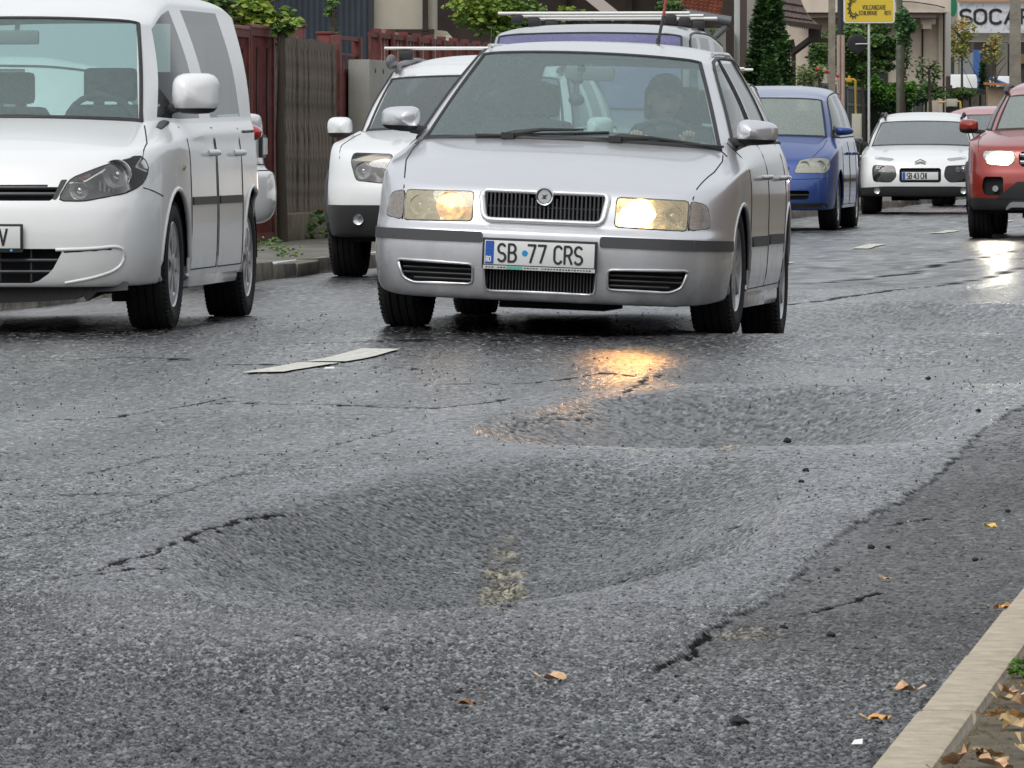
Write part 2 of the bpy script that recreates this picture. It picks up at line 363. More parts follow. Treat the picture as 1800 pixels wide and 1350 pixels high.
def band(y0, y1, dy_f, ncl, nd, ncr, micro, margin, cell=.01):
    CELL[0] = cell
    ys = [y0]
    while ys[-1] < y1: ys.append(ys[-1] + dy_f(ys[-1]))
    ys = np.array(ys); n = ncl + nd + ncr
    xl = np.maximum(-7.55, ys * -.1265 - ys * .079 - margin); xr = np.minimum(-.62, ys * -.1265 + ys * .079 + margin)
    xr = np.where(xr < -5, -5, xr)
    X = np.empty((len(ys), n))
    tl = np.linspace(0, 1, ncl, endpoint=False); td = np.linspace(0, 1, nd); tr = np.linspace(0, 1, ncr + 1)[1:]
    X[:, :ncl] = -7.56 + (xl[:, None] + 7.56) * tl; X[:, ncl:ncl + nd] = xl[:, None] + (xr - xl)[:, None] * td
    X[:, ncl + nd:] = xr[:, None] + (-.6 - xr)[:, None] * tr
    Y = np.repeat(ys[:, None], n, 1)
    jit = min(dy_f(y0), .03) * .3; Y = Y + (hash2(np.arange(len(ys))[:, None] + 0 * X, np.arange(n)[None, :] + 0 * X, 90) - .5) * jit
    x = X.ravel(); y = Y.ravel(); z, e, cm, sa_, sh, s1, hol = heights(x, y, micro)
    idx = np.arange(len(ys) * n).reshape(len(ys), n)
    q = np.stack([idx[:-1, :-1], idx[:-1, 1:], idx[1:, 1:], idx[1:, :-1]], -1).reshape(-1, 4)
    return np.stack([x, y, z], -1), q, np.stack([e, cm, sa_, sh, s1, hol], -1)
def build_road():
    B = [band(-60, 2, lambda y: 2, 4, 4, 4, 0, .2), band(2, 9.4, lambda y: .1, 20, 40, 6, 0, .2),
         band(9.4, 13.2, lambda y: .0048, 10, 680, 4, 1, .09, .0082), band(13.2, 16.4, lambda y: .0085, 12, 540, 5, 1.0, .10, .0095), band(16.4, 19.6, lambda y: .0135, 12, 500, 5, 1.0, .12, .0115),
         band(19.6, 46, lambda y: .020 + (y - 19) * .0028, 12, 460, 6, 1.0, .3, .013), band(46, 110, lambda y: .35, 6, 60, 6, 0, .5), band(110, 420, lambda y: 4, 4, 16, 4, 0, .5)]
    V = np.concatenate([b[0] for b in B]); off = 0; Q = []
    for b in B: Q.append(b[1] + off); off += len(b[0])
    Q = np.concatenate(Q); A = np.concatenate([b[2] for b in B])
    me = bpy.data.meshes.new('road'); me.vertices.add(len(V)); me.vertices.foreach_set('co', V.astype(np.float32).ravel())
    me.loops.add(Q.size); me.loops.foreach_set('vertex_index', Q.astype(np.int32).ravel())
    me.polygons.add(len(Q)); me.polygons.foreach_set('loop_start', np.arange(0, Q.size, 4, dtype=np.int32))
    me.polygons.foreach_set('use_smooth', np.ones(len(Q), dtype=bool))
    me.update(calc_edges=True)
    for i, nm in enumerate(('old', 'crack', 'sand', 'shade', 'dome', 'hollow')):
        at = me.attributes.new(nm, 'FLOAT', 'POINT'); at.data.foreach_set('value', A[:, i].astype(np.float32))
    return link('road', me, road_mat())
def road_mat():
    m = mat('wet_asphalt', (.06, .06, .065), .4); t = m.node_tree; b = t.nodes['Principled BSDF']; N = t.nodes; Lk = t.links.new
    def attr(n): a = N.new('ShaderNodeAttribute'); a.attribute_name = n; return a.outputs['Fac']
    def mix(f, a, c):
        x = N.new('ShaderNodeMix'); x.data_type = 'RGBA'
        Lk(f, x.inputs[0]) if hasattr(f, 'links') else setattr(x.inputs[0], 'default_value', f)
        for s, v in ((x.inputs[6], a), (x.inputs[7], c)):
            Lk(v, s) if hasattr(v, 'links') else setattr(s, 'default_value', (*v, 1))
        return x.outputs[2]
    def mr(s, a, b_, c, d):
        x = N.new('ShaderNodeMapRange'); Lk(s, x.inputs[0])
        for i, v in zip((1, 2, 3, 4), (a, b_, c, d)): x.inputs[i].default_value = v
        return x.outputs[0]
    def math_(op, a, c):
        x = N.new('ShaderNodeMath'); x.operation = op
        for s, v in ((x.inputs[0], a), (x.inputs[1], c)):
            Lk(v, s) if hasattr(v, 'links') else setattr(s, 'default_value', v)
        return x.outputs[0]
    tc = N.new('ShaderNodeTexCoord'); mp = N.new('ShaderNodeMapping'); mp.inputs['Scale'].default_value = (1, .12, 1)
    Lk(tc.outputs['Object'], mp.inputs[0])
    def noise(sc, det, src=None):
        n = N.new('ShaderNodeTexNoise'); n.inputs['Scale'].default_value = sc; n.inputs['Detail'].default_value = det
        Lk(src or tc.outputs['Object'], n.inputs['Vector']); return n.outputs['Fac']
    track = noise(1.7, 5, mp.outputs[0]); big = noise(.5, 5); fine = noise(90, 3); streak = noise(60, 4, mp.outputs[0])
    sh = attr('shade')
    ramp = N.new('ShaderNodeValToRGB'); Lk(math_('ADD', math_('MULTIPLY', sh, .55), math_('MULTIPLY', streak, .45)), ramp.inputs[0])
    el = ramp.color_ramp.elements; el[0].position = .28; el[0].color = (.006, .006, .007, 1); el[1].position = .80; el[1].color = (.46, .46, .465, 1)
    e2 = ramp.color_ramp.elements.new(.55); e2.color = (.055, .055, .0575, 1)
    c = mix(mr(big, .35, .65, 0, .3), ramp.outputs[0], (.05, .05, .055))
    c = mix(mr(track, .42, .72, 0, .45), c, (.018, .018, .019))
    c = mix(math_('MULTIPLY', attr('old'), .5), c, (.050, .046, .042))
    c = mix(mr(attr('hollow'), 0, .9, 0, .62), c, (.016, .016, .017)); c = mix(mr(attr('hollow'), 0, -.8, 0, .38), c, (.24, .24, .26))  # painted bowl shade, then painted rim sheen, mixed into the base colour
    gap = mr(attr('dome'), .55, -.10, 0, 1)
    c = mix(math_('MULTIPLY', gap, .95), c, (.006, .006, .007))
    c = mix(mr(attr('crack'), .1, .8, 0, .92), c, (.006, .006, .006))
    sandc = N.new('ShaderNodeValToRGB'); Lk(sh, sandc.inputs[0]); s_ = sandc.color_ramp.elements
    s_[0].color = (.07, .062, .045, 1); s_[0].position = .3; s_[1].color = (.50, .47, .37, 1)
    c = mix(mr(attr('sand'), .15, .7, 0, .9), c, sandc.outputs[0])
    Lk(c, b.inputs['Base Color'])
    rgh = math_('ADD', mr(track, .3, .7, .17, .33), math_('ADD', math_('MULTIPLY', attr('crack'), .3), math_('ADD', math_('MULTIPLY', attr('sand'), .4), math_('MULTIPLY', attr('old'), .18))))
    Lk(rgh, b.inputs['Roughness']); Lk(math_('MULTIPLY', math_('SUBTRACT', 1.0, math_('MULTIPLY', gap, .85)), math_('MULTIPLY', mr(attr('crack'), 0, .6, .55, .03), mr(attr('hollow'), 0, 1, 1, .6))), b.inputs['Specular IOR Level'])
    vo = N.new('ShaderNodeTexVoronoi'); vo.inputs['Scale'].default_value = 95; Lk(tc.outputs['Object'], vo.inputs['Vector'])
    hgt = math_('ADD', math_('MULTIPLY', vo.outputs['Distance'], -1.0), math_('MULTIPLY', fine, .6))
    bp = N.new('ShaderNodeBump'); bp.inputs['Strength'].default_value = .5; bp.inputs['Distance'].default_value = .003
    Lk(hgt, bp.inputs['Height']); Lk(bp.outputs[0], b.inputs['Normal'])
    return m
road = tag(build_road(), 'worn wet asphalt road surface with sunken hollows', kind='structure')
def rz_(x, y):
    z, _ = macro(np.array([float(x)]), np.array([float(y)])); return float(z[0])
# ------------------------------------------------------------------ vehicles: body cage -> smooth shell -> cut openings -> parts
M_GLASS = glass('car_glass', (.66, .82, .80), .15, 1.3, (.60, .80, .79))
M_GLASS_S = glass('side_glass', (.45, .55, .52), .05, 1.0)
M_BLACK = mat('black_plastic', (.022, .022, .024), .5, bump=.15, bscale=200)
M_GREYP = mat('grey_bumper_strip', (.06, .06, .064), .5, bump=.15, bscale=200)
M_DARK = mat('dark_cavity', (.008, .008, .009), .8)
M_CAB = mat('cabin_trim', (.07, .074, .078), .8)
M_SEAT = mat('seat_cloth', (.075, .08, .085), .9, var=.4, vscale=9)
M_TYRE = mat('tyre_rubber', (.010, .010, .011), .8, bump=.4, bscale=60, vcol=(.018, .018, .017), vscale=5)
M_ALLOY = mat('wheel_alloy', (.55, .55, .57), .3, .7, var=.2, vscale=12)
M_CHROME = mat('chrome', (.8, .8, .82), .12, 1)
M_REFL = mat('lamp_reflector', (.62, .63, .64), .18, .9)
M_LENS = glass('lamp_lens', (.95, .95, .94), .02, 1.1, (.75, .75, .72))
M_LENSY = glass('lamp_lens_aged', (.95, .93, .84), .24, 1.1, (.90, .82, .60))
M_AMBER = mat('amber_lens', (.7, .25, .06), .25, coat=1)
M_REDL = mat('red_lens', (.45, .01, .01), .2, coat=1)
M_PLATE = mat('plate_white', (.74, .75, .74), .4, coat=.3)
M_PBLUE = mat('plate_blue', (.02, .10, .45), .4)
M_INK = mat('plate_ink', (.02, .02, .02), .5)
M_SEAM = mat('shut_line', (.01, .01, .011), .9)
M_WHITEP = mat('white_print', (.8, .8, .8), .5)

def lerp(a, b, t): return a + (b - a) * t
def cage(s):
    """s: spec. columns 0..13 run from the front centre round the car's left side to the rear centre"""
    L, yc, xc, zc = s['L'], s['yc'], s['xc'], s['zc']
    ya, yra = s['fa'], s['ra']
    bow = s.get('bow', .20); rb = s.get('rbow', .14)
    rows = []
    for (zf, yf, zs, w, zr, yr) in s['rows']:
        Y = [yf, yf + .12 * bow, yf + .45 * bow, yf + bow + .14, ya, ya + .5, s['yB'] - .2, s['yB'] + .1, s['yC'] - .1, s['yC'] + .1, yra, yr - .28, yr - .05, yr]
        Y[11] = yr - .22 - rb * .5; Y[12] = yr - rb * .25
        X = [0, .5 * w, .82 * w, .965 * w, w, w, w, w, w, w, .995 * w, .93 * w, .5 * w, 0]
        Z = [zf, zf, zf, lerp(zf, zs, .5), zs, zs, zs, zs, zs, zs, zs, lerp(zs, zr, .6), zr, zr]
        rows.append([(X[i], Y[i], Z[i]) for i in range(14)])
    # bonnet middle row
    hz, hy, hw = s['hood_mid']; wB = s['wbelt']; zB = s['zbelt']; zBr = s.get('zbeltr', zB)
    r8 = [(0, hy, hz), (.5 * hw, hy + .01, hz - .004), (hw * .93, hy + .05, hz - .022), (s.get('fw', .9) * s['w'], hy + .12, hz - .055)]
    for i, y in zip(range(4, 11), (ya + .12, ya + .5, s['yB'] - .2, s['yB'] + .1, s['yC'] - .1, s['yC'] + .1, yra)):
        t = (y - ya) / (yra - ya); r8.append((lerp(s['w'] * .965, wB + .035, min(1, t * 2.5 + .15)), y, lerp(hz - .05, lerp(zB, zBr, t) - .05, min(1, t * 2.2 + .3))))
    rr = s['rear8']; r8 += [(.85 * s['w'], rr[0] - .2, rr[1] - .02), (.5 * s['w'], rr[0] - .02, rr[1]), (0, rr[0], rr[1])]
    rows.append(r8)
    yD, yR0 = s['yD'], s['yR0']
    g0 = [(0, yc, zc), (.55 * xc, yc + .02, zc - .003), (xc, yc + .12, zc - .02), (xc + .055, yc + .25, zc - .02)]
    for y in (yc + .45, yc + .75, s['yB'], s['yB'] + .09, s['yC'], s['yC'] + .10, yD):
        t = (y - yc - .25) / (yD - yc - .25); g0.append((wB - .012 * (y < yc + .6), y, lerp(zB, zBr, t)))
    g0 += [(s['xrr0'], yR0 - .02, zBr), (s['xrr0'] * .6, yR0 + .05, zBr), (0, yR0 + .07, zBr)]
    yr, zr, xr = s['yr'], s['zr'], s['xr']; yrr, zrr, xrr = s['yrr'], s['zrr'], s['xrr']
    zt = s['zt']; yB2 = s['yB'] + s.get('lean', .03)
    g3 = [(0, yr, zr), (.58 * xr, yr + .012, zr - .005), (xr, yr + .06, zr - .022), (xr + .04, yr + .20, zr - .030)]
    for i, y in enumerate((yr + .4, yr + .4 + (yB2 - yr - .4) * .55, yB2, yB2 + .07, s['yC'] - s.get('clean', .05), s['yC'] + .04, s.get('yD3', yrr - .15))):
        t = (y - yr) / (yrr - yr); zz = lerp(zr, zrr, t) + (zt - (zr + zrr) / 2) * 4 * t * (1 - t) * .6
        g3.append((lerp(xr + .045, xrr + .03, max(0, t) ** 2), y, zz - .026))
    g3 += [(xrr, yrr, zrr - .02), (xrr * .6, yrr + .02, zrr), (0, yrr + .02, zrr)]
    def mixrow(a, b, t): return [tuple(lerp(p, q, t) for p, q in zip(u, v)) for u, v in zip(a, b)]
    g1 = mixrow(g0, g3, .035); g2 = mixrow(g0, g3, .95)
    def belly(r, t):   # slight outward crown of the glass
        k = 4 * t * (1 - t) * s.get('crown', .022); return [(x + (k if i > 2 and i < 12 else 0), y - (k * 1.1 if i < 3 else 0), z) for i, (x, y, z) in enumerate(r)]
    gm = belly(mixrow(g0, g3, .5), .5)
    rows += [g0, g1, gm, g2, g3]
    for sc, zz in ((.86, .55), (.5, .93), (0, 1.0)):
        row = []
        for (x, y, z) in g3:
            t = (y - yr) / (yrr - yr); t = min(1, max(0, t)); zc_ = lerp(zr, zrr, t) + (zt - (zr + zrr) / 2) * 4 * t * (1 - t)
            ztop = lerp(z, zc_ + .012, zz); yy = lerp(y, (yr + yrr) / 2, (1 - sc) * .12)
            row.append((x * sc, yy, ztop))
        rows.append(row)
    return rows

class Car:
    def __init__(s, name, spec, paintm, label, loc, rot=(0, 0, 0), lev=2, cat='car', group=None):
        s.spec = spec; s.paint = paintm; s.root = empty(name, loc, rot, label=label, cat=cat, group=group)
        rows = cage(spec); nr = len(rows); nc = 14; vs = []; ids = {}
        for r in range(nr):
            for c in range(nc):
                x, y, z = rows[r][c]; ids[r, c, 1] = len(vs); vs.append((x, y, z))
                if x > 1e-6: ids[r, c, -1] = len(vs); vs.append((-x, y, z))
                else: ids[r, c, -1] = ids[r, c, 1]
        nb = len(spec['rows']); s.nb = nb; G0 = nb + 1
        fs = []; pid = []
        for r in range(nr - 1):
            for c in range(nc - 1):
                for k in (1, -1):
                    f = [ids[r, c, k], ids[r, c + 1, k], ids[r + 1, c + 1, k], ids[r + 1, c, k]]
                    if k < 0: f.reverse()
                    g = []
                    for i in f:
                        if i not in g: g.append(i)
                    if len(g) < 3: continue
                    fs.append(g); pid.append(s.part_of(r, c, nb, G0))
        me = bpy.data.meshes.new('cage'); me.from_pydata(vs, [], fs)
        for n in s.PARTS: me.materials.append(M_DARK)
        me.polygons.foreach_set('material_index', pid)
        cr = me.attributes.new('crease_edge', 'FLOAT', 'EDGE')
        rowof = {}; colof = {}
        for (r, c, k), i in ids.items(): rowof[i] = r; colof[i] = c
        for e in me.edges:
            a, b = e.vertices; ra, rb_, c1, c2 = rowof[a], rowof[b], colof[a], colof[b]; w = 0
            if ra == rb_:
                if ra == G0: w = .75 if min(c1, c2) < 3 else .45
                elif ra in spec.get('creases', ()): w = spec['creases'][ra]
                elif ra in (G0 + 1, G0 + 3): w = .6
                elif ra == G0 + 4: w = .5 if min(c1, c2) < 2 else .25
                elif ra == nb - 1 and max(c1, c2) <= 3: w = .35
            elif c1 == c2 and min(ra, rb_) >= G0 and max(ra, rb_) <= G0 + 4 and c1 in (2, 3, 11): w = .4
            cr.data[e.index].value = w
        o = bpy.data.objects.new('cage', me); COL.objects.link(o)
        md = o.modifiers.new('s', 'SUBSURF'); md.levels = lev; md.render_levels = lev
        dg = bpy.context.evaluated_depsgraph_get(); ev = o.evaluated_get(dg)
        s.bm = bmesh.new(); tmp = ev.to_mesh(); s.bm.from_mesh(tmp); ev.to_mesh_clear()
        bpy.data.objects.remove(o)
        bmesh.ops.remove_doubles(s.bm, verts=s.bm.verts, dist=1e-5)
        bmesh.ops.recalc_face_normals(s.bm, faces=s.bm.faces)
        s.bvh = BVHTree.FromBMesh(s.bm); s.extra = {}; s.ar = []
    PARTS = ['body', 'bonnet', 'windscreen', 'side_window', 'rear_window', 'front_bumper', 'roof', 'rear_bumper', 'front_door', 'rear_door', 'lower_bumper', 'tailgate']
    def part_of(s, r, c, nb, G0):
        if r < G0:
            if r >= nb - 1 and c < 3: return 1
            if r < s.spec.get('bump_rows', 5) and c < 4: return 5
            if r < s.spec.get('bump_rows', 5) and c >= 10: return 7
            return 0
        if r >= G0 + 4: return 6
        if c < 2: return 2
        if c == 2: return 0
        if r in (G0, G0 + 3): return 0
        if c in (3, 4, 5, 7): return 3
        if c == 9: return 3 if s.spec.get('quarter') else 0
        if c >= 11 and r != G0: return 4
        return 0
    # --- rays on the smooth shell
    def ray(s, u, v, axis):
        if axis == 'front': o, d = Vector((u, -2, v)), Vector((0, 1, 0))
        elif axis == 'rear': o, d = Vector((u, s.spec['L'] + 2, v)), Vector((0, -1, 0))
        elif axis == 'left': o, d = Vector((3, u, v)), Vector((-1, 0, 0))
        elif axis == 'right': o, d = Vector((-3, u, v)), Vector((1, 0, 0))
        else: o, d = Vector((u, v, 4)), Vector((0, 0, -1))
        h = s.bvh.ray_cast(o, d)
        return (h[0], h[1]) if h[0] is not None else (None, None)
    def to3(s, u, v, axis, w=0):
        return Vector((u, w, v)) if axis in ('front', 'rear') else (Vector((w, u, v)) if axis in ('left', 'right') else Vector((u, v, w)))
    def on(s, u, v, axis, off=0):
        p, n = s.ray(u, v, axis)
        if p is None:     # just off the silhouette: take the nearest surface point
            q = {'front': (u, .3, v), 'rear': (u, s.spec['L'] - .3, v), 'left': (1, u, v), 'right': (-1, u, v), 'top': (u, v, 2)}[axis]
            p, n, _, _ = s.bvh.find_nearest(Vector(q))
        d = {'front': Vector((0, -1, 0)), 'rear': Vector((0, 1, 0)), 'left': Vector((1, 0, 0)), 'right': Vector((-1, 0, 0)), 'top': Vector((0, 0, 1))}[axis]
        if n.dot(d) < 0: n = -n
        return p + (n * .6 + d * .4) * off
    def _sel(s, poly, axis, m=.12):
        us = [p[0] for p in poly]; vs = [p[1] for p in poly]; L = s.spec['L']; out = []
        for f in s.bm.faces:
            c = f.calc_center_median()
            if axis == 'front': ok = c.y < L * .3; u, v = c.x, c.z
            elif axis == 'rear': ok = c.y > L * .7; u, v = c.x, c.z
            elif axis == 'left': ok = c.x > .35; u, v = c.y, c.z
            elif axis == 'right': ok = c.x < -.35; u, v = c.y, c.z
            else: ok = c.z > .5; u, v = c.x, c.y
            if ok and min(us) - m < u < max(us) + m and min(vs) - m < v < max(vs) + m: out.append(f)
        return out
    def cut(s, poly, axis, remove=True, pid=None):
        """slice the shell along a convex outline; take the inside out (or give it another part id)"""
        fs = s._sel(poly, axis); n = len(poly)
        cx = sum(p[0] for p in poly) / n; cy = sum(p[1] for p in poly) / n
        for i in range(n):
            a = Vector(poly[i]); b = Vector(poly[(i + 1) % n]); d = b - a
            if d.length < 1e-6: continue
            nn = Vector((d.y, -d.x)).normalized()
            no = s.to3(nn.x, nn.y, axis)
            if axis in ('front', 'rear'): no = Vector((nn.x, 0, nn.y)); co = Vector((a.x, 0, a.y))
            elif axis in ('left', 'right'): no = Vector((0, nn.x, nn.y)); co = Vector((0, a.x, a.y))
            else: no = Vector((nn.x, nn.y, 0)); co = Vector((a.x, a.y, 0))
            fs = [f for f in fs if f.is_valid]
            mid = (a + b) / 2; rad = d.length / 2 + .10; near = []
            for f in fs:
                c = f.calc_center_median(); u, v = (c.x, c.z) if axis in ('front', 'rear') else ((c.y, c.z) if axis in ('left', 'right') else (c.x, c.y))
                if (u - mid.x) ** 2 + (v - mid.y) ** 2 < rad * rad: near.append(f)
            ge = set(near)
            for f in near: ge.update(f.edges); ge.update(f.verts)
            r = bmesh.ops.bisect_plane(s.bm, geom=list(ge), plane_co=co, plane_no=no, dist=1e-5)
            fs = list(set(fs) | {g for g in r['geom'] if isinstance(g, bmesh.types.BMFace)})
        fs = [f for f in fs if f.is_valid]; ins = []
        for f in fs:
            c = f.calc_center_median(); u, v = (c.x, c.z) if axis in ('front', 'rear') else ((c.y, c.z) if axis in ('left', 'right') else (c.x, c.y))
            w = True; sg = 0
            for i in range(n):
                a = poly[i]; b = poly[(i + 1) % n]; cr = (b[0] - a[0]) * (v - a[1]) - (b[1] - a[1]) * (u - a[0])
                if abs(cr) < 1e-9: continue
                if sg == 0: sg = 1 if cr > 0 else -1
                elif (cr > 0) != (sg > 0): w = False; break
            if w: ins.append(f)
        if remove: bmesh.ops.delete(s.bm, geom=ins, context='FACES')
        else:
            for f in ins:
                if f.material_index in (0, 5): f.material_index = pid
    def wall(s, poly, axis, depth, m, name='recess', dens=2, back=True, lipoff=0, parent=None):
        """side walls and floor of a recess behind an outline"""
        pts = []
        for i in range(len(poly)):
            a, b = poly[i], poly[(i + 1) % len(poly)]
            for k in range(dens): pts.append((lerp(a[0], b[0], k / dens), lerp(a[1], b[1], k / dens)))
        d = {'front': Vector((0, 1, 0)), 'rear': Vector((0, -1, 0)), 'left': Vector((-1, 0, 0)), 'right': Vector((1, 0, 0)), 'top': Vector((0, 0, -1))}[axis]
        f = [s.on(u, v, axis, lipoff) for u, v in pts]; n = len(f); b = [p + d * depth for p in f]
        mb = MB(); fs = [(i, (i + 1) % n, n + (i + 1) % n, n + i) for i in range(n)]
        vs = f + b
        if back:
            c = sum(b, Vector()) / n; vs = vs + [c]; fs += [(n + i, n + (i + 1) % n, 2 * n) for i in range(n)]
        mb.add(vs, fs); return mb.build(name, m, parent or s.root)
    def patch(s, poly, axis, m, name, off=.004, th=.01, parent=None, smooth=30, res=.045, loc=None):
        """a plate of thickness th lying on the shell inside an outline"""
        bm = bmesh.new(); vs = [bm.verts.new(s.to3(u, v, axis)) for u, v in poly]
        bm.faces.new(vs); us = [p[0] for p in poly]; ws = [p[1] for p in poly]
        for lo, hi, no, in ((min(us), max(us), s.to3(1, 0, axis)), (min(ws), max(ws), s.to3(0, 1, axis))):
            k = int((hi - lo) / res)
            for i in range(1, k + 1):
                t = lo + (hi - lo) * i / (k + 1)
                bmesh.ops.bisect_plane(bm, geom=bm.verts[:] + bm.edges[:] + bm.faces[:], plane_co=no * t, plane_no=no)
        bmesh.ops.triangulate(bm, faces=[f for f in bm.faces if len(f.verts) > 4])
        d = {'front': Vector((0, 1, 0)), 'rear': Vector((0, -1, 0)), 'left': Vector((-1, 0, 0)), 'right': Vector((1, 0, 0)), 'top': Vector((0, 0, -1))}[axis]
        for v in bm.verts:
            u, w = (v.co.x, v.co.z) if axis in ('front', 'rear') else ((v.co.y, v.co.z) if axis in ('left', 'right') else (v.co.x, v.co.y))
            v.co = s.on(u, w, axis, off)
        r = bmesh.ops.extrude_face_region(bm, geom=bm.faces[:])
        for v in [g for g in r['geom'] if isinstance(g, bmesh.types.BMVert)]: v.co += d * th
        bmesh.ops.recalc_face_normals(bm, faces=bm.faces)
        me = bpy.data.meshes.new(name); bm.to_mesh(me); bm.free()
        return link(name, me, m, parent or s.root, smooth=smooth)
    def path(s, pts, axis, r, m, name, off=0, parent=None, closed=False, n=6, r2=None, step=.06, soft=0):
        """a bead laid along a line on the shell"""
        for _ in range(soft):
            nw = [pts[0]]
            for a, b in zip(pts[:-1], pts[1:]): nw += [(lerp(a[0], b[0], .25), lerp(a[1], b[1], .25)), (lerp(a[0], b[0], .75), lerp(a[1], b[1], .75))]
            pts = nw + [pts[-1]]
        q = []; pp = list(pts) + ([pts[0]] if closed else [])
        for a, b in zip(pp[:-1], pp[1:]):
            k = max(1, int(math.dist(a, b) / step))
            for i in range(k): q.append((lerp(a[0], b[0], i / k), lerp(a[1], b[1], i / k)))
        q.append(pp[-1]); P3 = [s.on(u, v, axis, off) for u, v in q]
        mb = MB(); mb.tube(P3, r, n, r2=r2); return mb.build(name, m, parent or s.root, smooth=60)
    def line3(s, pts, r, m, name, parent=None, n=6, near=True, off=0):
        q = []
        if len(pts) > 3:
            pts = [Vector(p) for p in pts]
            for _ in range(2):
                nw = [pts[0]]
                for a, b in zip(pts[:-1], pts[1:]): nw += [a.lerp(b, .25), a.lerp(b, .75)]
                pts = nw + [pts[-1]]
        for a, b in zip(pts[:-1], pts[1:]):
            a = Vector(a); b = Vector(b); k = max(1, int((b - a).length / .07))
            for i in range(k): q.append(a.lerp(b, i / k))
        q.append(Vector(pts[-1])); out = []
        for p in q:
            if near:
                h = s.bvh.find_nearest(p); nn = h[1]
                if nn.dot(h[0] - Vector((0, s.spec['L'] / 2, .8))) < 0: nn = -nn
                p = h[0] + nn * off
            out.append(p)
        mb = MB(); mb.tube(out, r, n); return mb.build(name, m, parent or s.root, smooth=60)
    def arches(s, Rr, lip=True, lipm=None, zc=None, lipr=.012, cover=False):
        zc = zc or s.spec['wr'] - .01
        for y in (s.spec['fa'], s.spec['ra']):
            for ax in ('left', 'right'):
                N = 26; poly = [(y + Rr * math.cos(2 * math.pi * i / N), zc + Rr * math.sin(2 * math.pi * i / N)) for i in range(N)]
                arcp = [(y + Rr * math.cos(R(a)), zc + Rr * math.sin(R(a))) for a in range(-18, 199, 12)]
                s.ar.append((arcp, ax)); s.cut(poly, ax)
                if lip: s.path(arcp, ax, lipr, lipm or s.paint, 'wheel_arch', -.006 if not cover else .0, n=8, step=.1)
        mb = MB()
        for y in (s.spec['fa'], s.spec['ra']):
            for sx in (1, -1):
                prof = [(sx * (s.spec['w'] - .03), Rr), (sx * (s.spec['w'] - .40), Rr), (sx * (s.spec['w'] - .40), .05)]
                mb.lathe(prof, 26, 'x', (0, y, zc))
        # lower half of each well would show under the car: drop everything below the sill
        v2 = []; f2 = []
        for f in mb.f:
            if all(mb.v[i][2] > zc - .06 for i in f): f2.append(f)
        mb.f = f2
        full = mb; q = len(mb.v) // 4
        for k in range(4):
            w = MB(); w.v = full.v[k * q:(k + 1) * q]; w.f = [tuple(i - k * q for i in f) for f in f2 if k * q <= f[0] < (k + 1) * q]; w.build('wheel_well', M_DARK, s.root, smooth=180)
    def wheels(s, style='alloy5', tw=.205, steer=0, track=None, rimm=None, rimr=None, lift=(0, 0), tilt=0):
        wr = s.spec['wr']; tr = track or s.spec['w'] - .025
        for y, fr in ((s.spec['fa'], 1), (s.spec['ra'], 0)):
            for sx in (1, -1):
                q_ = Matrix.Translation(s.root.location) @ s.root.rotation_euler.to_matrix().to_4x4() @ Vector((sx * (tr - tw / 2), y, 0))
                gz = rz_(q_.x, q_.y) if q_.x > -7.5 else .0
                w = empty('wheel', (sx * (tr - tw / 2), y, wr + max(-.06, min(.06, gz - q_.z - .006))), (0, tilt, steer if fr else 0)); w.parent = s.root
                make_wheel(w, wr, tw, sx, style, rimm or M_ALLOY, rimr)
    def finish(s, glassm=None, sideglass=None, mats=None):
        mats = mats or {}
        me0 = bpy.data.meshes.new('t')
        for i, nm in enumerate(s.PARTS):
            fs = [f for f in s.bm.faces if f.material_index == i]
            if not fs: continue
            b = bmesh.new(); vm = {}
            for f in fs:
                vv = []
                for v in f.verts:
                    if v not in vm: vm[v] = b.verts.new(v.co)
                    vv.append(vm[v])
                try: nf = b.faces.new(vv); nf.smooth = True
                except ValueError: pass
            bmesh.ops.recalc_face_normals(b, faces=b.faces)
            def emit(bb, nm):
                me = bpy.data.meshes.new(nm); bb.to_mesh(me)
                m = mats.get(nm) or {'windscreen': glassm or M_GLASS, 'side_window': sideglass or M_GLASS_S, 'rear_window': glassm or M_GLASS, 'lower_bumper': M_BLACK}.get(nm, s.paint)
                link(nm, me, m, s.root, smooth=40)
            if nm in ('side_window', 'front_door', 'rear_door'):
                # one object per pane or door
                left = set(b.verts); comps = []
                while left:
                    st = [left.pop()]; comp = set(st)
                    while st:
                        v = st.pop()
                        for e in v.link_edges:
                            o = e.other_vert(v)
                            if o in left: left.discard(o); comp.add(o); st.append(o)
                    comps.append(comp)
                for comp in comps:
                    if len(comp) < 12: continue
                    bb = bmesh.new(); mp = {v: bb.verts.new(v.co) for v in comp}
                    for f in b.faces:
                        if f.verts[0] in comp: bb.faces.new([mp[v] for v in f.verts]).smooth = True
                    emit(bb, nm); bb.free()
            else: emit(b, nm)
            b.free()
        s.bm.free()
    # --- common fittings
    def seals(s, m=None, full=True):
        """black rubber round the windscreen"""
        rows = cage(s.spec); g0, g3 = rows[s.nb + 1], rows[s.nb + 5]; m = m or M_BLACK
        a, b, c, d = g0[0], g0[2], g3[2], g3[0]; e = g0[1]; f = g3[1]
        for sx in (1, -1):
            F = lambda p: (p[0] * sx, p[1], p[2])
            s.line3([F(b), F(c)], .011, m, 'windscreen_seal', off=.001)
        s.line3([(-c[0], c[1], c[2]), (-f[0], f[1], f[2]), d, f, c], .009, m, 'windscreen_seal', off=.001)
        s.line3([(-b[0], b[1], b[2]), (-e[0], e[1], e[2]), a, e, b], .020, m, 'cowl', off=-.004)
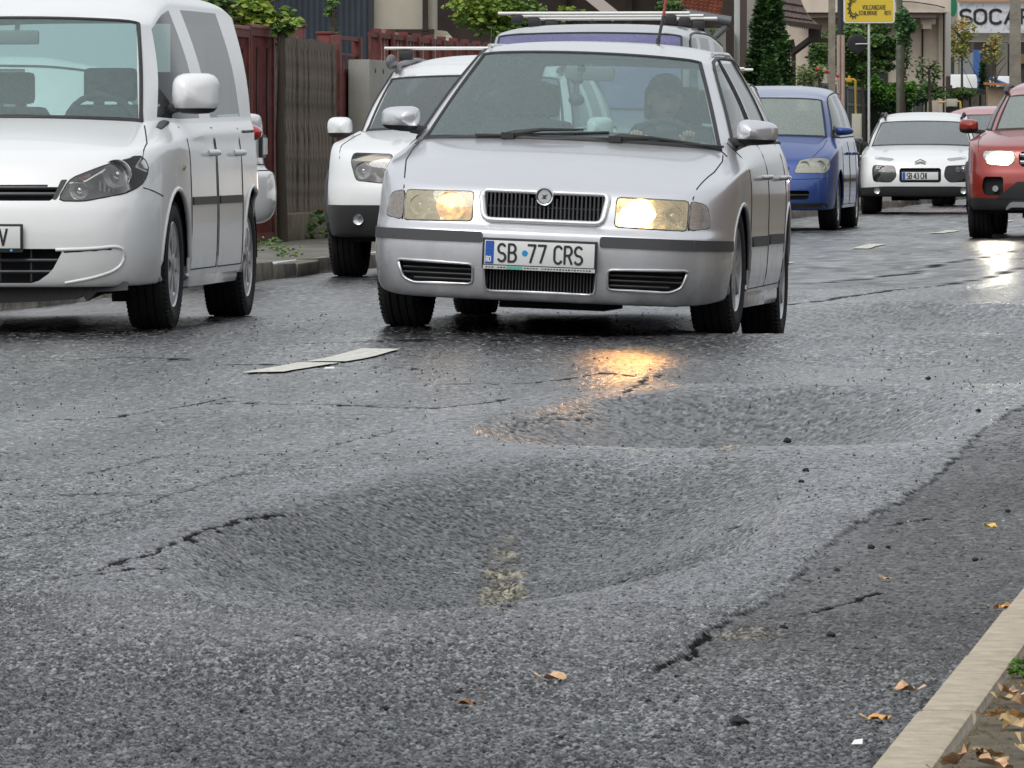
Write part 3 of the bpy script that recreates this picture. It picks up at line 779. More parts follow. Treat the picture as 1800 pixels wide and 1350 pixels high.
    def underbody(s):
        sp = s.spec; mb = MB(); z0 = sp['zu']
        mb.box((0, sp['L'] / 2, z0 + .09), (2 * sp['w'] - .5, sp['L'] - .5, .18))
        mb.box((0, sp['fa'] + .05, z0 + .02), (.5, .8, .12)); mb.box((-.3, sp['ra'] + .35, z0), (.4, .18, .16))
        for y in (sp['fa'], sp['ra']): mb.tube([(-sp['w'] + .15, y, sp['wr']), (sp['w'] - .15, y, sp['wr'])], .045, 8)
        mb.tube([(.2, 1.2, z0), (.2, sp['L'] - .3, z0 + .02)], .03, 8)
        mb.build('underbody', M_DARK, s.root)
    def cabin(s, seat_x=.36, rows=2, seat_z=.0, hr=True, wheel=True, m=None, mirror=True):
        sp = s.spec; m = m or M_CAB; zc, yc = sp['zc'], sp['yc']; zb = sp['zbelt']; mb = MB()
        W2 = sp['wbelt'] - .05; yD = sp['yD']
        # tub: floor and inner door skins
        mb.box((0, (yc + yD) / 2 + .1, .30), (2 * W2, yD - yc - .2, .03))
        for sx in (1, -1): mb.box((sx * W2, (yc + yD) / 2 + .25, zb / 2 + .13), (.03, yD - yc - .3, zb - .30))
        mb.box((0, yD + .05, zb - .06), (2 * W2 - .1, .5, .03)); mb.box((0, yc + .12, .6), (2 * W2, .04, .55))
        mb.build('cabin_floor', m, s.root)
        d = MB(); d.add([(x, y, z) for x in (-W2, W2) for y, z in ((yc + .1, zc - .05), (yc + .32, zc - .012), (yc + .62, zc - .03), (yc + .72, zc - .10), (yc + .70, zc - .3), (yc + .1, zc - .3))],
                        [(0, 1, 7, 6), (1, 2, 8, 7), (2, 3, 9, 8), (3, 4, 10, 9), (4, 5, 11, 10), (0, 5, 4, 3, 2, 1), (6, 7, 8, 9, 10, 11)])
        d.build('dashboard', m, s.root, bevel=.02)
        ys = [sp['yB'] - .15] + ([sp['yC'] - .05] if rows > 1 else [])
        for k, y in enumerate(ys):
            for x in ((seat_x, -seat_x) if k == 0 else (.45, -.45)):
                st = MB(); w = .25 if k == 0 else .27; zt = sp['zr'] - .33 + seat_z
                prof = [(-.0, .33), (-.04, .6), (.0, .75), (.03, zt - .12), (.07, zt)]
                st.add([(x + sx * w * (1 if i < 3 else (.95 if i == 3 else .72)), y + .0 + py + t, pz) for i, (py, pz) in enumerate(prof) for sx in (-1, 1) for t in (0, .13)],
                       [f for i in range(4) for f in ((4 * i, 4 * i + 2, 4 * i + 6, 4 * i + 4), (4 * i + 1, 4 * i + 5, 4 * i + 7, 4 * i + 3), (4 * i, 4 * i + 4, 4 * i + 5, 4 * i + 1), (4 * i + 2, 4 * i + 3, 4 * i + 7, 4 * i + 6))] + [(16, 18, 19, 17)])
                st.box((x, y - .22, .45), (2 * w, .5, .16)); so = st.build('seat', M_SEAT, s.root, bevel=.035)
                if hr:
                    h = MB(); h.box((x, y + .13, zt + .10), (.27, .10, .17)); h.tube([(x - .06, y + .13, zt - .05), (x - .06, y + .13, zt + .05)], .008); h.tube([(x + .06, y + .13, zt - .05), (x + .06, y + .13, zt + .05)], .008)
                    h.build('headrest', M_SEAT, so, bevel=.03)
        if wheel:
            w = MB(); c = Vector((seat_x, yc + .82, zc - .06)); pts = []
            for i in range(25):
                a = 2 * math.pi * i / 24; pts.append(c + Vector((.185 * math.cos(a), -.06 * math.sin(a) + 0, .175 * math.sin(a))))
            w.tube(pts, .016, 8, cap=False); w.beam(c + Vector((-.18, 0, 0)), c + Vector((.18, 0, 0)), .04); w.box(c, (.13, .05, .11)); w.build('steering_wheel', m, s.root, smooth=40)
        if mirror:
            w = MB(); w.box((0, sp['yr'] + .0, sp['zr'] - .10), (.24, .03, .07)); w.tube([(0, sp['yr'] + .02, sp['zr'] - .09), (0, sp['yr'] + .08, sp['zr'] - .03)], .01); w.build('rear_view_mirror', mat('mirror_back', (.35, .36, .36), .5), s.root, bevel=.012)
    def door_mirrors(s, y, z, x, w=.2, h=.13, d=.12, m=None, low=M_BLACK, sides=(1, -1), arm=.05, split=.3, taper=.0):
        for sx in sides:
            e = MB(); n, k = 12, 8; vs = []
            # rounded housing: superellipse sections from back (glass) to front
            for i, (t, sc) in enumerate(((0, .96), (.25, 1), (.6, .93), (.85, .7), (1, .25))):
                for j in range(20):
                    a = 2 * math.pi * j / 20; cx = math.copysign(abs(math.cos(a)) ** .55, math.cos(a)); sz = math.copysign(abs(math.sin(a)) ** .6, math.sin(a))
                    hh = h * (1 - taper * (cx + 1) / 2)
                    vs.append((sx * (x + w / 2 * cx * sc + .0), y + d / 2 - d * t + .02 * cx, z + hh / 2 * sz * sc))
            fs = [(i * 20 + j, i * 20 + (j + 1) % 20, (i + 1) * 20 + (j + 1) % 20, (i + 1) * 20 + j) for i in range(4) for j in range(20)] + [tuple(range(80, 100)), tuple(reversed(range(20)))]
            zs = z - h / 2 + h * split
            e.add(vs, fs); me = bpy.data.meshes.new('door_mirror'); me.from_pydata(e.v, [], e.f); bm = bmesh.new(); bm.from_mesh(me)
            bmesh.ops.recalc_face_normals(bm, faces=bm.faces); bmesh.ops.bisect_plane(bm, geom=bm.verts[:] + bm.edges[:] + bm.faces[:], plane_co=(0, 0, zs), plane_no=(0, 0, 1))
            bm.to_mesh(me); me.materials.append(m or s.paint); me.materials.append(low)
            for p in me.polygons:
                c = sum((me.vertices[v].co[2] for v in p.vertices)) / len(p.vertices)
                if c < zs: p.material_index = 1
            me2 = bm; bm.free()
            # mesh faces were renumbered by the cut: assign again from the final mesh
            mi = [1 if p.center.z < zs or p.center.y > y + d / 2 - .004 else 0 for p in me.polygons]; me.polygons.foreach_set('material_index', mi)
            o = link('door_mirror', me, None, s.root, smooth=50)
            a_ = MB(); a_.beam((sx * (x - w / 2 - arm), y + .02, z - h * .42), (sx * (x - w / 2 + .05), y + .0, z - h * .33), .06, .045); a_.build('mirror_arm', low, o, bevel=.012)
    def plate(s, z, x=0, text='', w=.52, h=.11, hgt=.08, frame=M_BLACK, off=.012, start=None, tilt=0, dot=None, wsc=.72, sw=.011, gapc=.2, bord=.012):
        p = s.on(x, z, 'front'); y = min(p.y, s.on(x + w / 2 - .05, z, 'front').y) - off
        f = MB(); f.box((x, y, z - .004), (w + 2 * bord, .014, h + 2 * bord + .008)); fo = f.build('number_plate_frame', frame, s.root, bevel=.004)
        q = MB(); q.box((x, y - .009, z), (w, .006, h)); po = q.build('number_plate', M_PLATE, s.root, bevel=.002)
        b = MB(); b.box((x - w / 2 + .024, y - .0125, z), (.040, .002, h - .006)); b.build('country_band', M_PBLUE, po)
        t = MB(); text_mb(t, text, x + (start if start is not None else -w / 2 + .06), z - hgt / 2, hgt, wsc, sw, y - .0125, gapc); t.build('plate_letters', M_INK, po)
        return po, y

def make_wheel(w, wr, tw, sx, style, rimm, rimr=None):
    rr = rimr or wr * .66; prof = [(-tw / 2 + .01, rr), (-tw / 2, rr + .02), (-tw / 2 - .006, (rr + wr) / 2), (-tw / 2 + .008, wr - .02), (-tw / 2 + .03, wr - .004)]
    g = tw * .2; pr = []
    for k in (-1.5, -.5, .5, 1.5):
        c = k * g * .95; pr += [(c - g * .36, wr), (c + g * .36, wr), (c + g * .40, wr - .009), (c + g * .55, wr - .009)]
    pr = pr[:-2]; prof = prof + pr + [(-a, r) for a, r in reversed(prof)]
    key = ('tyre', wr, tw)
    if key not in MATS:
        t = MB(); t.lathe(prof, 56, 'x')
        # shoulder tread blocks
        for i in range(64):
            a = 2 * math.pi * (i + .5) / 64
            for e in (-1, 1):
                t.box((e * (tw / 2 - .012), math.cos(a) * (wr - .019), math.sin(a) * (wr - .019)), (.022, .016, .009), rx=a)
        o = t.build('tyre', M_TYRE, w, smooth=40); MATS[key] = o.data
    else: link('tyre', MATS[key], None, w)
    r = MB(); f = sx * (tw / 2 - .012)
    r.lathe([(f, rr + .004), (f + sx * .006, rr - .004), (f - sx * .004, rr - .018), (f - sx * .03, rr - .028), (f - sx * .12, rr - .035)], 40, 'x')
    if style == 'steel_cover':
        r.lathe([(f - sx * .0, rr - .012), (f + sx * .004, rr * .72), (f - sx * .006, rr * .66)], 40, 'x')
        N = 7
        for i in range(N):
            a = 2 * math.pi * i / N; a2 = .30
            v = [(f + sx * dx, rad * math.cos(a + da), rad * math.sin(a + da)) for dx in (.004, -.012) for rad, da in ((rr * .22, -.35), (rr * .22, .35), (rr * .75, a2 * .75), (rr * .75, -a2 * .75))]
            r.add(v, [(0, 1, 2, 3), (0, 4, 5, 1), (1, 5, 6, 2), (2, 6, 7, 3), (3, 7, 4, 0)])
        r.lathe([(f + sx * .012, 0.001), (f + sx * .012, rr * .14), (f + sx * .004, rr * .25), (f - sx * .012, rr * .25)], 24, 'x')
    else:
        N = {'alloy5': 5, 'alloy7': 7, 'alloy10': 10}.get(style, 5); wd = {5: .26, 7: .17, 10: .12}[N]
        for i in range(N):
            a = 2 * math.pi * i / N + .3
            v = [(f + sx * dx, rad * math.cos(a + da), rad * math.sin(a + da)) for dx, kk in ((0, .8), (-.03, 1)) for rad, da in ((rr * .18, -wd * 2.2), (rr * .18, wd * 2.2), (rr * .96, wd * .8 * kk), (rr * .96, -wd * .8 * kk))]
            r.add(v, [(0, 1, 2, 3), (0, 4, 5, 1), (1, 5, 6, 2), (2, 6, 7, 3), (3, 7, 4, 0)])
        r.lathe([(f + sx * .004, 0.001), (f + sx * .004, rr * .13), (f - sx * .004, rr * .24), (f - sx * .03, rr * .24)], 24, 'x')
    r.build('rim', rimm, w, smooth=35)
    b = MB(); b.lathe([(f - sx * .075, 0.001), (f - sx * .075, rr - .03)], 28, 'x'); b.build('brake_disc', mat('brake_dark', (.03, .028, .026), .6, .4), w)
# ------------------------------------------------------------------ the silver estate in the middle
def lamp_unit(car, poly, depth, name='headlight', axis='front', lens=None, wallm=None, label=None, lift=.004):
    """cut a lamp opening, line it, close it with a clear lens; returns the housing to hang reflectors on"""
    car.cut(poly, axis); h = car.wall(poly, axis, depth, wallm or M_REFL, name)
    if label: h['label'] = label
    car.patch(poly, axis, lens or M_LENS, 'lens', lift, .003, parent=h, res=.06)
    car.path(poly, axis, .004, M_SEAM, 'lamp_seal', 0, parent=h, closed=True, n=5)
    return h
def bowl(parent, c, r, m, depth=.05, emis=None, bulb=.35, name='reflector'):
    b = MB(); prof = [(c[1] + depth * (1 - (q / r) ** 2), q) for q in (0.001, r * .3, r * .55, r * .8, r)] + [(c[1] - .004, r * 1.06), (c[1] + .01, r * 1.1)]
    b.lathe(prof, 28, 'y', (c[0], 0, c[2])); b.build(name, m, parent, smooth=50)
    if bulb:
        e = MB(); e.ellipsoid((c[0], c[1] + depth * .5, c[2]), (r * bulb, r * bulb * .7, r * bulb), 14, 8); e.build('bulb', emis or M_CHROME, parent, smooth=180)

silver = paint('silver_paint', (.69, .695, .72), .66, .32, dirt=(.17, .165, .16), dirt_z=.60, dirt_amt=.75)  # low band deeper than its grime: dark road reflection painted into the colour
SKODA = dict(L=4.51, w=.866, fa=.87, ra=3.38, wr=.316, zu=.17,
    rows=[(.185, .10, .235, .80, .26, 4.42), (.155, .035, .205, .845, .24, 4.47), (.26, .0, .30, .868, .34, 4.50), (.40, -.012, .42, .872, .46, 4.50), (.49, -.005, .50, .87, .53, 4.49),
          (.525, .035, .56, .868, .60, 4.46), (.60, .055, .64, .867, .72, 4.45), (.675, .085, .74, .862, .84, 4.43), (.712, .135, .835, .848, .95, 4.40)],
    creases={4: .5, 5: .4}, bump_rows=5, bow=.19, hood_mid=(.845, .50, .70), fw=.905, wbelt=.785, zbelt=.945, zbeltr=.975, rear8=(4.35, 1.0),
    yc=.97, zc=.935, xc=.715, yr=1.70, zr=1.365, xr=.535, yB=2.10, yC=3.05, yD=3.75, yR0=4.20, xrr0=.62, yrr=3.95, zrr=1.36, xrr=.50, zt=1.440, quarter=True, crown=.02)
SK_LOC = Vector((-3.90, 31.50, .005)); 
def build_skoda():
    c = Car('silver_estate_car', SKODA, silver, 'silver estate car with both headlights on driving over the hollows in the road', SK_LOC, (R(-.35), R(2.3), 0), lev=3)
    c.arches(.355)
    # grille
    c.cut(rpoly([(-.295, .675), (.295, .675), (.27, .55), (-.27, .55)], .03, 3), 'front')
    gp_ = rpoly([(-.30, .68), (.30, .68), (.275, .545), (-.275, .545)], .03, 3)
    g = c.wall(gp_, 'front', .06, M_DARK, 'grille')
    fr = c.path(gp_, 'front', .017, paint('silver_trim', (.72, .73, .75), .4, .25), 'grille_frame', .004, parent=g, closed=True, n=8, r2=.013)
    sl = MB()
    for i in range(29):
        x = -.272 + i * .544 / 28; y = c.on(x, .61, 'front').y + .012; k = .0 if abs(x) > .06 else .02
        sl.box((x, y + .01, .612 - k / 2), (.0075, .02, .124 - k))
    sl.tube([(-.28, c.on(-.28, .61, 'front').y + .03, .61), (0, c.on(0, .61, 'front').y + .03, .61), (.28, c.on(.28, .61, 'front').y + .03, .61)], .004)
    sl.build('grille_slats', M_GREYP, g)
    # badge: dark ring, silver disc, small green winged mark
    y = c.on(0, .66, 'front').y - .018; b = MB(); b.lathe([(y, .001), (y, .030), (y + .004, .033), (y + .02, .034)], 28, 'y', (0, 0, .662)); bo = b.build('badge', mat('badge_silver', (.7, .7, .7), .3, .6), c.root, smooth=40)
    b = MB(); b.lathe([(y - .002, .034), (y - .006, .040), (y, .045), (y + .03, .047)], 28, 'y', (0, 0, .662)); b.build('badge_ring', M_CHROME, bo, smooth=40)
    b = MB()
    for i in range(10):
        a = R(20 + i * 15); b.box((.036 * math.cos(a), y - .006, .662 + .036 * math.sin(a)), (.004, .003, .006), ry=-a + math.pi / 2)
    b.build('badge_marks', M_INK, bo)
    b = MB(); b.add([(-.014, y - .003, .652), (.010, y - .003, .652), (.006, y - .003, .662), (.016, y - .003, .674), (-.004, y - .003, .668), (-.012, y - .003, .674), (-.006, y - .003, .66)], [(0, 1, 2, 6), (6, 2, 4), (4, 2, 3), (6, 4, 5)]); b.build('badge_emblem', mat('badge_green', (.01, .09, .04), .5), bo)
    # headlights
    warm = mat('lamp_glow_low', (.8, .6, .3), .4, emis=(1, .60, .22), estr=1.7, vcol=(.8, .4, .1), vscale=30)
    wt = warm.node_tree; wt.links.new(wt.nodes['Color Ramp'].outputs[0], wt.nodes['Principled BSDF'].inputs['Emission Color']); wr_ = wt.nodes['Color Ramp'].color_ramp.elements; wr_[0].color = (.10, .07, .05, 1); wr_[1].color = (1, .50, .12, 1); wt.nodes['Noise Texture'].inputs['Scale'].default_value = 22
    hot = mat('lamp_glow_high', (1, .8, .5), .4, emis=(1, .70, .33), estr=34)
    hot2 = mat('lamp_glow_rim', (1, .7, .4), .4, emis=(1, .58, .18), estr=5)
    for sx in (1, -1):
        hp = rpoly([(sx * .335, .672), (sx * .335, .535), (sx * .665, .528), (sx * .665, .668)], .018, 2)
        lit = sx > 0
        h = lamp_unit(c, hp, .09, 'headlight', lens=M_LENSY, label='bright glaring headlight' if lit else 'dim amber headlight with the reflector showing')
        yl = c.on(sx * .45, .6, 'front').y
        bowl(h, (sx * .445, yl + .025, .602), .064, hot2 if lit else warm, .05, hot if lit else mat('lamp_bulb_low', (1, .8, .4), .3, emis=(1, .75, .4), estr=5), .75 if lit else .2)
        if lit:
            q = MB(); q.ellipsoid((sx * .435, yl + .03, .60), (.085, .02, .042), 18, 8); q.build('glare_disc', hot, h, smooth=180)
        yl2 = c.on(sx * .6, .6, 'front').y
        bowl(h, (sx * .595, yl2 + .02, .600), .043, M_REFL, .04, M_CHROME, .3)
        tp = rpoly([(sx * .673, .668), (sx * .673, .530), (sx * .765, .545), (sx * .745, .652)], .02, 2)
        t = lamp_unit(c, tp, .05, 'turn_signal', lens=glass('turn_lens', (.95, .9, .85), .30, 1.0, (.86, .78, .72)), wallm=mat('turn_back', (.85, .78, .72), .35), label='clear corner lamp with an amber bulb inside')
        yt = c.on(sx * .715, .6, 'front').y; b = MB(); b.ellipsoid((sx * .712, yt + .035, .598), (.028, .018, .048), 14, 8); b.build('amber_bulb', M_AMBER, t, smooth=180)
    # bumper strip, intakes, plate
    for sx in (1, -1):
        st = rrect(.275, .815, .437, .487, .012, 2); c.patch([(sx * u, v) for u, v in st], 'front', M_GREYP, 'bumper_strip', .008, .014, res=.05)
        pts = [(u, .462) for u in (.30, .42, .55, .9)]
        c.patch(rrect(.12 if 1 else 0, .52, .437, .487, .01, 2), 'left' if sx > 0 else 'right', M_GREYP, 'bumper_strip', .008, .012, res=.06)
        ip = rpoly([(sx * .315, .335), (sx * .685, .345), (sx * .655, .262), (sx * .60, .238), (sx * .315, .243)], .02, 2)
        c.cut(ip, 'front'); w = c.wall(ip, 'front', .05, M_DARK, 'lower_intake'); c.path(ip, 'front', .007, silver, 'intake_lip', .001, parent=w, closed=True, n=6)
        s_ = MB()
        for k in range(4):
            z = .262 + k * .024; s_.tube([(sx * x, c.on(sx * x, z, 'front').y + .014, z) for x in (.32, .42, .52, .60 if k == 0 else .655)], .0055, 6)
        s_.build('intake_slats', M_BLACK, w)
    ip = rpoly([(-.268, .36), (.268, .36), (.258, .215), (-.258, .215)], .025, 2); c.cut(ip, 'front'); w = c.wall(ip, 'front', .06, M_DARK, 'centre_intake'); c.path(ip, 'front', .007, silver, 'intake_lip', .001, parent=w, closed=True)
    s_ = MB()
    for i in range(34): x = -.25 + i * .5 / 33; s_.box((x, c.on(x, .28, 'front').y + .03, .29), (.004, .012, .14))
    s_.build('intake_slats', M_GREYP, w)
    po, y = c.plate(.395, 0, 'SB', w=.515, h=.112, hgt=.080, start=-.195, wsc=.78, sw=.0105, off=.02)
    t = MB(); text_mb(t, '77', .335 - .39 - .0, .355, .080, .78, .0105, y - .0125, .2); text_mb(t, 'CRS', .068, .355, .080, .78, .0105, y - .0125, .2); t.build('plate_letters', M_INK, po)
    t = MB(); t.lathe([(y - .0135, .001), (y - .0135, .014), (y - .0115, .014)], 18, 'y', (-.068, 0, .396)); t.build('plate_dot', mat('plate_dot_blue', (.02, .28, .62), .4), po)
    t = MB(); text_mb(t, 'RO', -.249, .352, .024, .7, .0045, y - .0145, .15); t.build('country_letters', M_WHITEP, po)
    t = MB(); t.box((-.232, y - .0138, .412), (.022, .001, .003)); t.box((-.232, y - .0138, .434), (.022, .001, .003)); t.box((-.243, y - .0138, .423), (.003, .001, .022)); t.build('country_stars', mat('star_blue', (.05, .16, .5), .4), po)
    t = MB(); t.box((0, y - .009, .3265), (.525, .004, .017)); fo = t.build('dealer_strip', mat('frame_pale', (.55, .56, .55), .5), po)
    t = MB(); t.box((-.115, y - .0115, .3265), (.075, .001, .014)); t.build('dealer_mark', mat('dealer_green', (.12, .45, .36), .5), po)
    t = MB()
    for k in range(36):
        x = -.245 + k * .0138
        if -.16 < x < -.07 or k in (3, 18): continue
        t.box((x, y - .0115, .3265), (.0085, .001, rng.uniform(.004, .007)))
    t.build('dealer_print', M_INK, po)
    # bonnet seams, doors, strips
    for sx in (1, -1):
        c.path([(sx * .672, .14), (sx * .70, .35), (sx * .735, .62), (sx * .745, .9), (sx * .735, 1.02)], 'top', .0035, M_SEAM, 'bonnet_gap', .0)
        ax = 'left' if sx > 0 else 'right'
        c.cut([(1.22, .94), (1.20, .5), (1.25, .25), (2.12, .24), (2.16, .94)], ax, False, 8)
        c.cut([(2.17, .94), (2.13, .24), (2.95, .27), (3.12, .60), (3.16, .96)], ax, False, 9)
        for pts in ([(1.22, .95), (1.20, .5), (1.25, .25), (2.95, .26), (3.02, .38)], [(2.165, .96), (2.125, .25)], [(3.02, .42), (3.12, .62), (3.16, .97)]):
            c.path(pts, ax, .0028, M_SEAM, 'door_gap', .0)
        c.patch(rrect(1.27, 2.09, .455, .505, .008, 2), ax, M_GREYP, 'side_strip', .009, .012, res=.1); c.patch(rrect(2.17, 2.98, .46, .51, .008, 2), ax, M_GREYP, 'side_strip', .009, .012, res=.1)
        for y_ in (1.95, 2.93):
            h = MB(); p = c.on(y_, .79, ax); h.tube([(p.x - sx * .005, y_ - .09, .79), (p.x + sx * .035, y_ - .06, .793), (p.x + sx * .035, y_ + .06, .793), (p.x - sx * .005, y_ + .09, .79)], .012, 8); h.build('door_handle', silver, c.root, smooth=60)
        rows = cage(SKODA); g0, g3 = rows[c.nb + 1], rows[c.nb + 5]; F = lambda p: (p[0] * sx, p[1], p[2])
        c.line3([F(g0[3]), F(g3[3]), F(g3[5]), F(g3[6]), F(g3[8]), F(g3[10])], .010, M_BLACK, 'window_seal', off=.001)
        c.line3([F(g0[3]), F(g0[5]), F(g0[6]), F(g0[8]), F(g0[10])], .009, M_BLACK, 'window_seal', off=.001)
        c.line3([F(g0[7]), F(g3[7])], .008, M_BLACK, 'window_seal'); c.line3([F(g0[6]), F(g3[6])], .008, M_BLACK, 'window_seal')
        c.line3([F(g0[8]), F(g3[8])], .010, M_BLACK, 'window_seal')
        c.line3([F(g0[2]), (sx * .76, 1.03, .90)], .004, M_SEAM, 'fender_gap')
        c.line3([(sx * (p[0] - .03), p[1], p[2]) for p in g3[5:11]], .011, silver, 'roof_rail', off=.012)
    c.seals()
    # wipers
    for x0, x1 in ((-.30, .06), (.22, .62)):
        q = MB(); h0 = c.bvh.find_nearest(Vector((x0, .98, .95)))[0]; e0 = c.bvh.find_nearest(Vector((x1, 1.05, .96)))[0]; m0 = h0.lerp(e0, .45) + Vector((0, -.03, .028))
        q.tube([h0 + Vector((-.02, 0, .006)), h0 + Vector((.03, -.01, .024)), m0, e0 + Vector((0, -.02, .012))], [.02, .016, .009, .005], 7)
        q.tube([h0 + Vector((-.16 if x0 < 0 else -.22, -.0, .010)), h0 + Vector((0, -.02, .014)), e0 + Vector((.12, .0, .004))], .007, 6); q.box(h0 + Vector((0, -.01, .012)), (.06, .05, .03)); q.build('wiper', M_BLACK, c.root, smooth=60)
    c.door_mirrors(1.28, 1.005, .868, .20, .135, .12, split=.26, taper=.22)
    for sx in (1, -1):
        q = MB(); q.add([(sx * .80, 1.18, .93), (sx * .80, 1.46, .935), (sx * .745, 1.42, 1.02), (sx * .81, 1.18, .94)], [(0, 1, 2), (0, 2, 3)])
    c.cabin(.37)
    # inside the windscreen: phone cradle under the mirror
    q = MB(); q.ellipsoid((-.03, 1.60, 1.285), (.022, .02, .022)); q.tube([(-.03, 1.60, 1.28), (-.045, 1.56, 1.22), (-.04, 1.50, 1.15)], .013, 8); q.ellipsoid((-.045, 1.55, 1.225), (.032, .02, .02)); q.ellipsoid((-.035, 1.48, 1.13), (.04, .03, .03)); q.build('phone_cradle', mat('cradle_grey', (.10, .11, .12), .5), c.root, smooth=60)
    # aerial
    q = MB(); q.tube([(.13, 3.55, 1.42), (.13, 3.57, 1.48)], .011, 8); q.tube([(.13, 3.57, 1.47), (.142, 3.66, 1.60)], .0085, 8); q.build('aerial', M_BLACK, c.root)
    q = MB(); q.tube([(.142, 3.66, 1.60), (.152, 3.75, 1.76)], .0085, 8); q.build('aerial_tape', mat('faded_red', (.28, .05, .04), .7, var=.5, vscale=60), c.root)
    c.underbody(); c.wheels('alloy7', .195, steer=R(-2.0), lift=(.012, -.004), tilt=R(-1.8)); 
    # sill
    for sx in (1, -1):
        q = MB(); q.box((sx * .80, 2.12, .205), (.10, 1.75, .10)); q.build('sill', silver, c.root, bevel=.03)
    lp = bpy.data.lights.new('headlight_beam', 'SPOT'); lp.energy = 18; lp.color = (1, .42, .10); lp.spot_size = R(22); lp.spot_blend = .9; lp.shadow_soft_size = .12
    lo = bpy.data.objects.new('headlight_beam', lp); COL.objects.link(lo); lo.parent = c.root; lo.location = (.44, -.06, .60); lo.rotation_euler = (R(90 - 9), 0, R(180 + 180))
    lo.rotation_euler = Vector((0.0, -1, -.20)).to_track_quat('-Z', 'Y').to_euler()
    c.finish(glassm=M_GLASS, sideglass=M_GLASS_S)
    return c
skoda = build_skoda()
# ------------------------------------------------------------------ the other vehicles
def mk(L, w, fa, ra, wr, zb, zn, yc, zc, xc, yr, zr, xr, zt, zbelt, yB, yC, yD, yR0, yrr, zrr, tail=1.0, nose=.10, bumpf=.02, zu=None, xrr0=None, xrr=None, wbelt=None, zbeltr=None, hoodz=None, sh=None, **k):
    """a spec from the main measures: zb bumper bottom, zn bonnet nose, yc/zc cowl, yr/zr top of the windscreen"""
    T = L; sh = sh or zbelt - .10
    rows = [(zb + .035, .09, zb + .05, w - .06, zb + .08, T - .09), (zb, .03, zb + .02, w - .02, zb + .05, T - .03), (lerp(zb, zn, .2), 0, zb + .11, w, lerp(zb, zn, .3), T),
            (lerp(zb, zn, .42), -.01, lerp(zb, sh, .42), w + .004, lerp(zb, zn, .5), T), (lerp(zb, zn, .58), bumpf * .5, lerp(zb, sh, .58), w + .003, lerp(zb, zn, .65), T - .01),
            (lerp(zb, zn, .66), bumpf + .01, lerp(zb, sh, .68), w, lerp(zb, zn, .75), T - .03), (lerp(zb, zn, .80), nose * .6, lerp(zb, sh, .82), w - .003, lerp(zn, tail, .3), T - .04),
            (lerp(zb, zn, .93), nose, lerp(zb, sh, .93), w - .008, lerp(zn, tail, .6), T - .05), (zn, nose + .06, sh, w - .02, lerp(zn, tail, .85), T - .06)]
    hoodz = hoodz or lerp(zn, zc, .62)
    d = dict(L=L, w=w, fa=fa, ra=ra, wr=wr, zu=zu or zb + .02, rows=rows, creases={4: .3}, bump_rows=5, bow=.2, hood_mid=(hoodz, lerp(nose, yc, .5), xc - .02), fw=.93,
             wbelt=wbelt or w - .08, zbelt=zbelt, zbeltr=zbeltr or zbelt + .03, rear8=(T - .10, tail), yc=yc, zc=zc, xc=xc, yr=yr, zr=zr, xr=xr, yB=yB, yC=yC, yD=yD, yR0=yR0,
             xrr0=xrr0 or xr + .02, yrr=yrr, zrr=zrr, xrr=xrr or xr - .04, zt=zt, quarter=False, crown=.02)
    d.update(k); return d
def side_lines(c, bottom=.28, doors=((1.25, 2.15), (2.2, 3.1)), ztop=None, strip=None, stripm=None, hz=.8):
    zt_ = ztop or c.spec['zbelt'] - .02
    for sx in (1, -1):
        ax = 'left' if sx > 0 else 'right'
        for k, (a, b) in enumerate(doors):
            c.cut([(a, zt_), (a - .01, bottom), (b - .02, bottom), (b, zt_)], ax, False, 8 + min(k, 1))
            c.path([(a, zt_), (a - .01, bottom), (b - .02, bottom), (b, zt_)], ax, .0035, M_SEAM, 'door_gap', 0)
            if strip: c.patch(rrect(a + .03, b - .03, strip - .02, strip + .02, .006, 1), ax, stripm or M_BLACK, 'side_strip', .008, .012, res=.12)
            h = MB(); y_ = b - .16; p = c.on(y_, hz, ax); h.tube([(p.x - sx * .005, y_ - .08, hz), (p.x + sx * .03, y_ - .05, hz), (p.x + sx * .03, y_ + .05, hz), (p.x - sx * .005, y_ + .08, hz)], .017, 8); h.build('door_handle', c.paint, c.root, smooth=60)
def window_seals(c, m=M_BLACK):
    rows = cage(c.spec); g0, g3 = rows[c.nb + 1], rows[c.nb + 5]
    for sx in (1, -1):
        F = lambda p: (p[0] * sx, p[1], p[2])
        c.line3([F(g0[3]), F(g3[3]), F(g3[5]), F(g3[6]), F(g3[8]), F(g3[10])], .010, m, 'window_seal', off=.001)
        c.line3([F(g0[3]), F(g0[5]), F(g0[6]), F(g0[8]), F(g0[10])], .010, m, 'window_seal', off=.001)
def bonnet_gap(c, pts):
    for sx in (1, -1): c.path([(sx * x, y) for x, y in pts], 'top', .0035, M_SEAM, 'bonnet_gap', 0)
def both(pts, sx): return [(sx * u, v) for u, v in pts]
white = paint('white_paint', (.80, .81, .81), 0, .35, dirt=(.33, .30, .26))
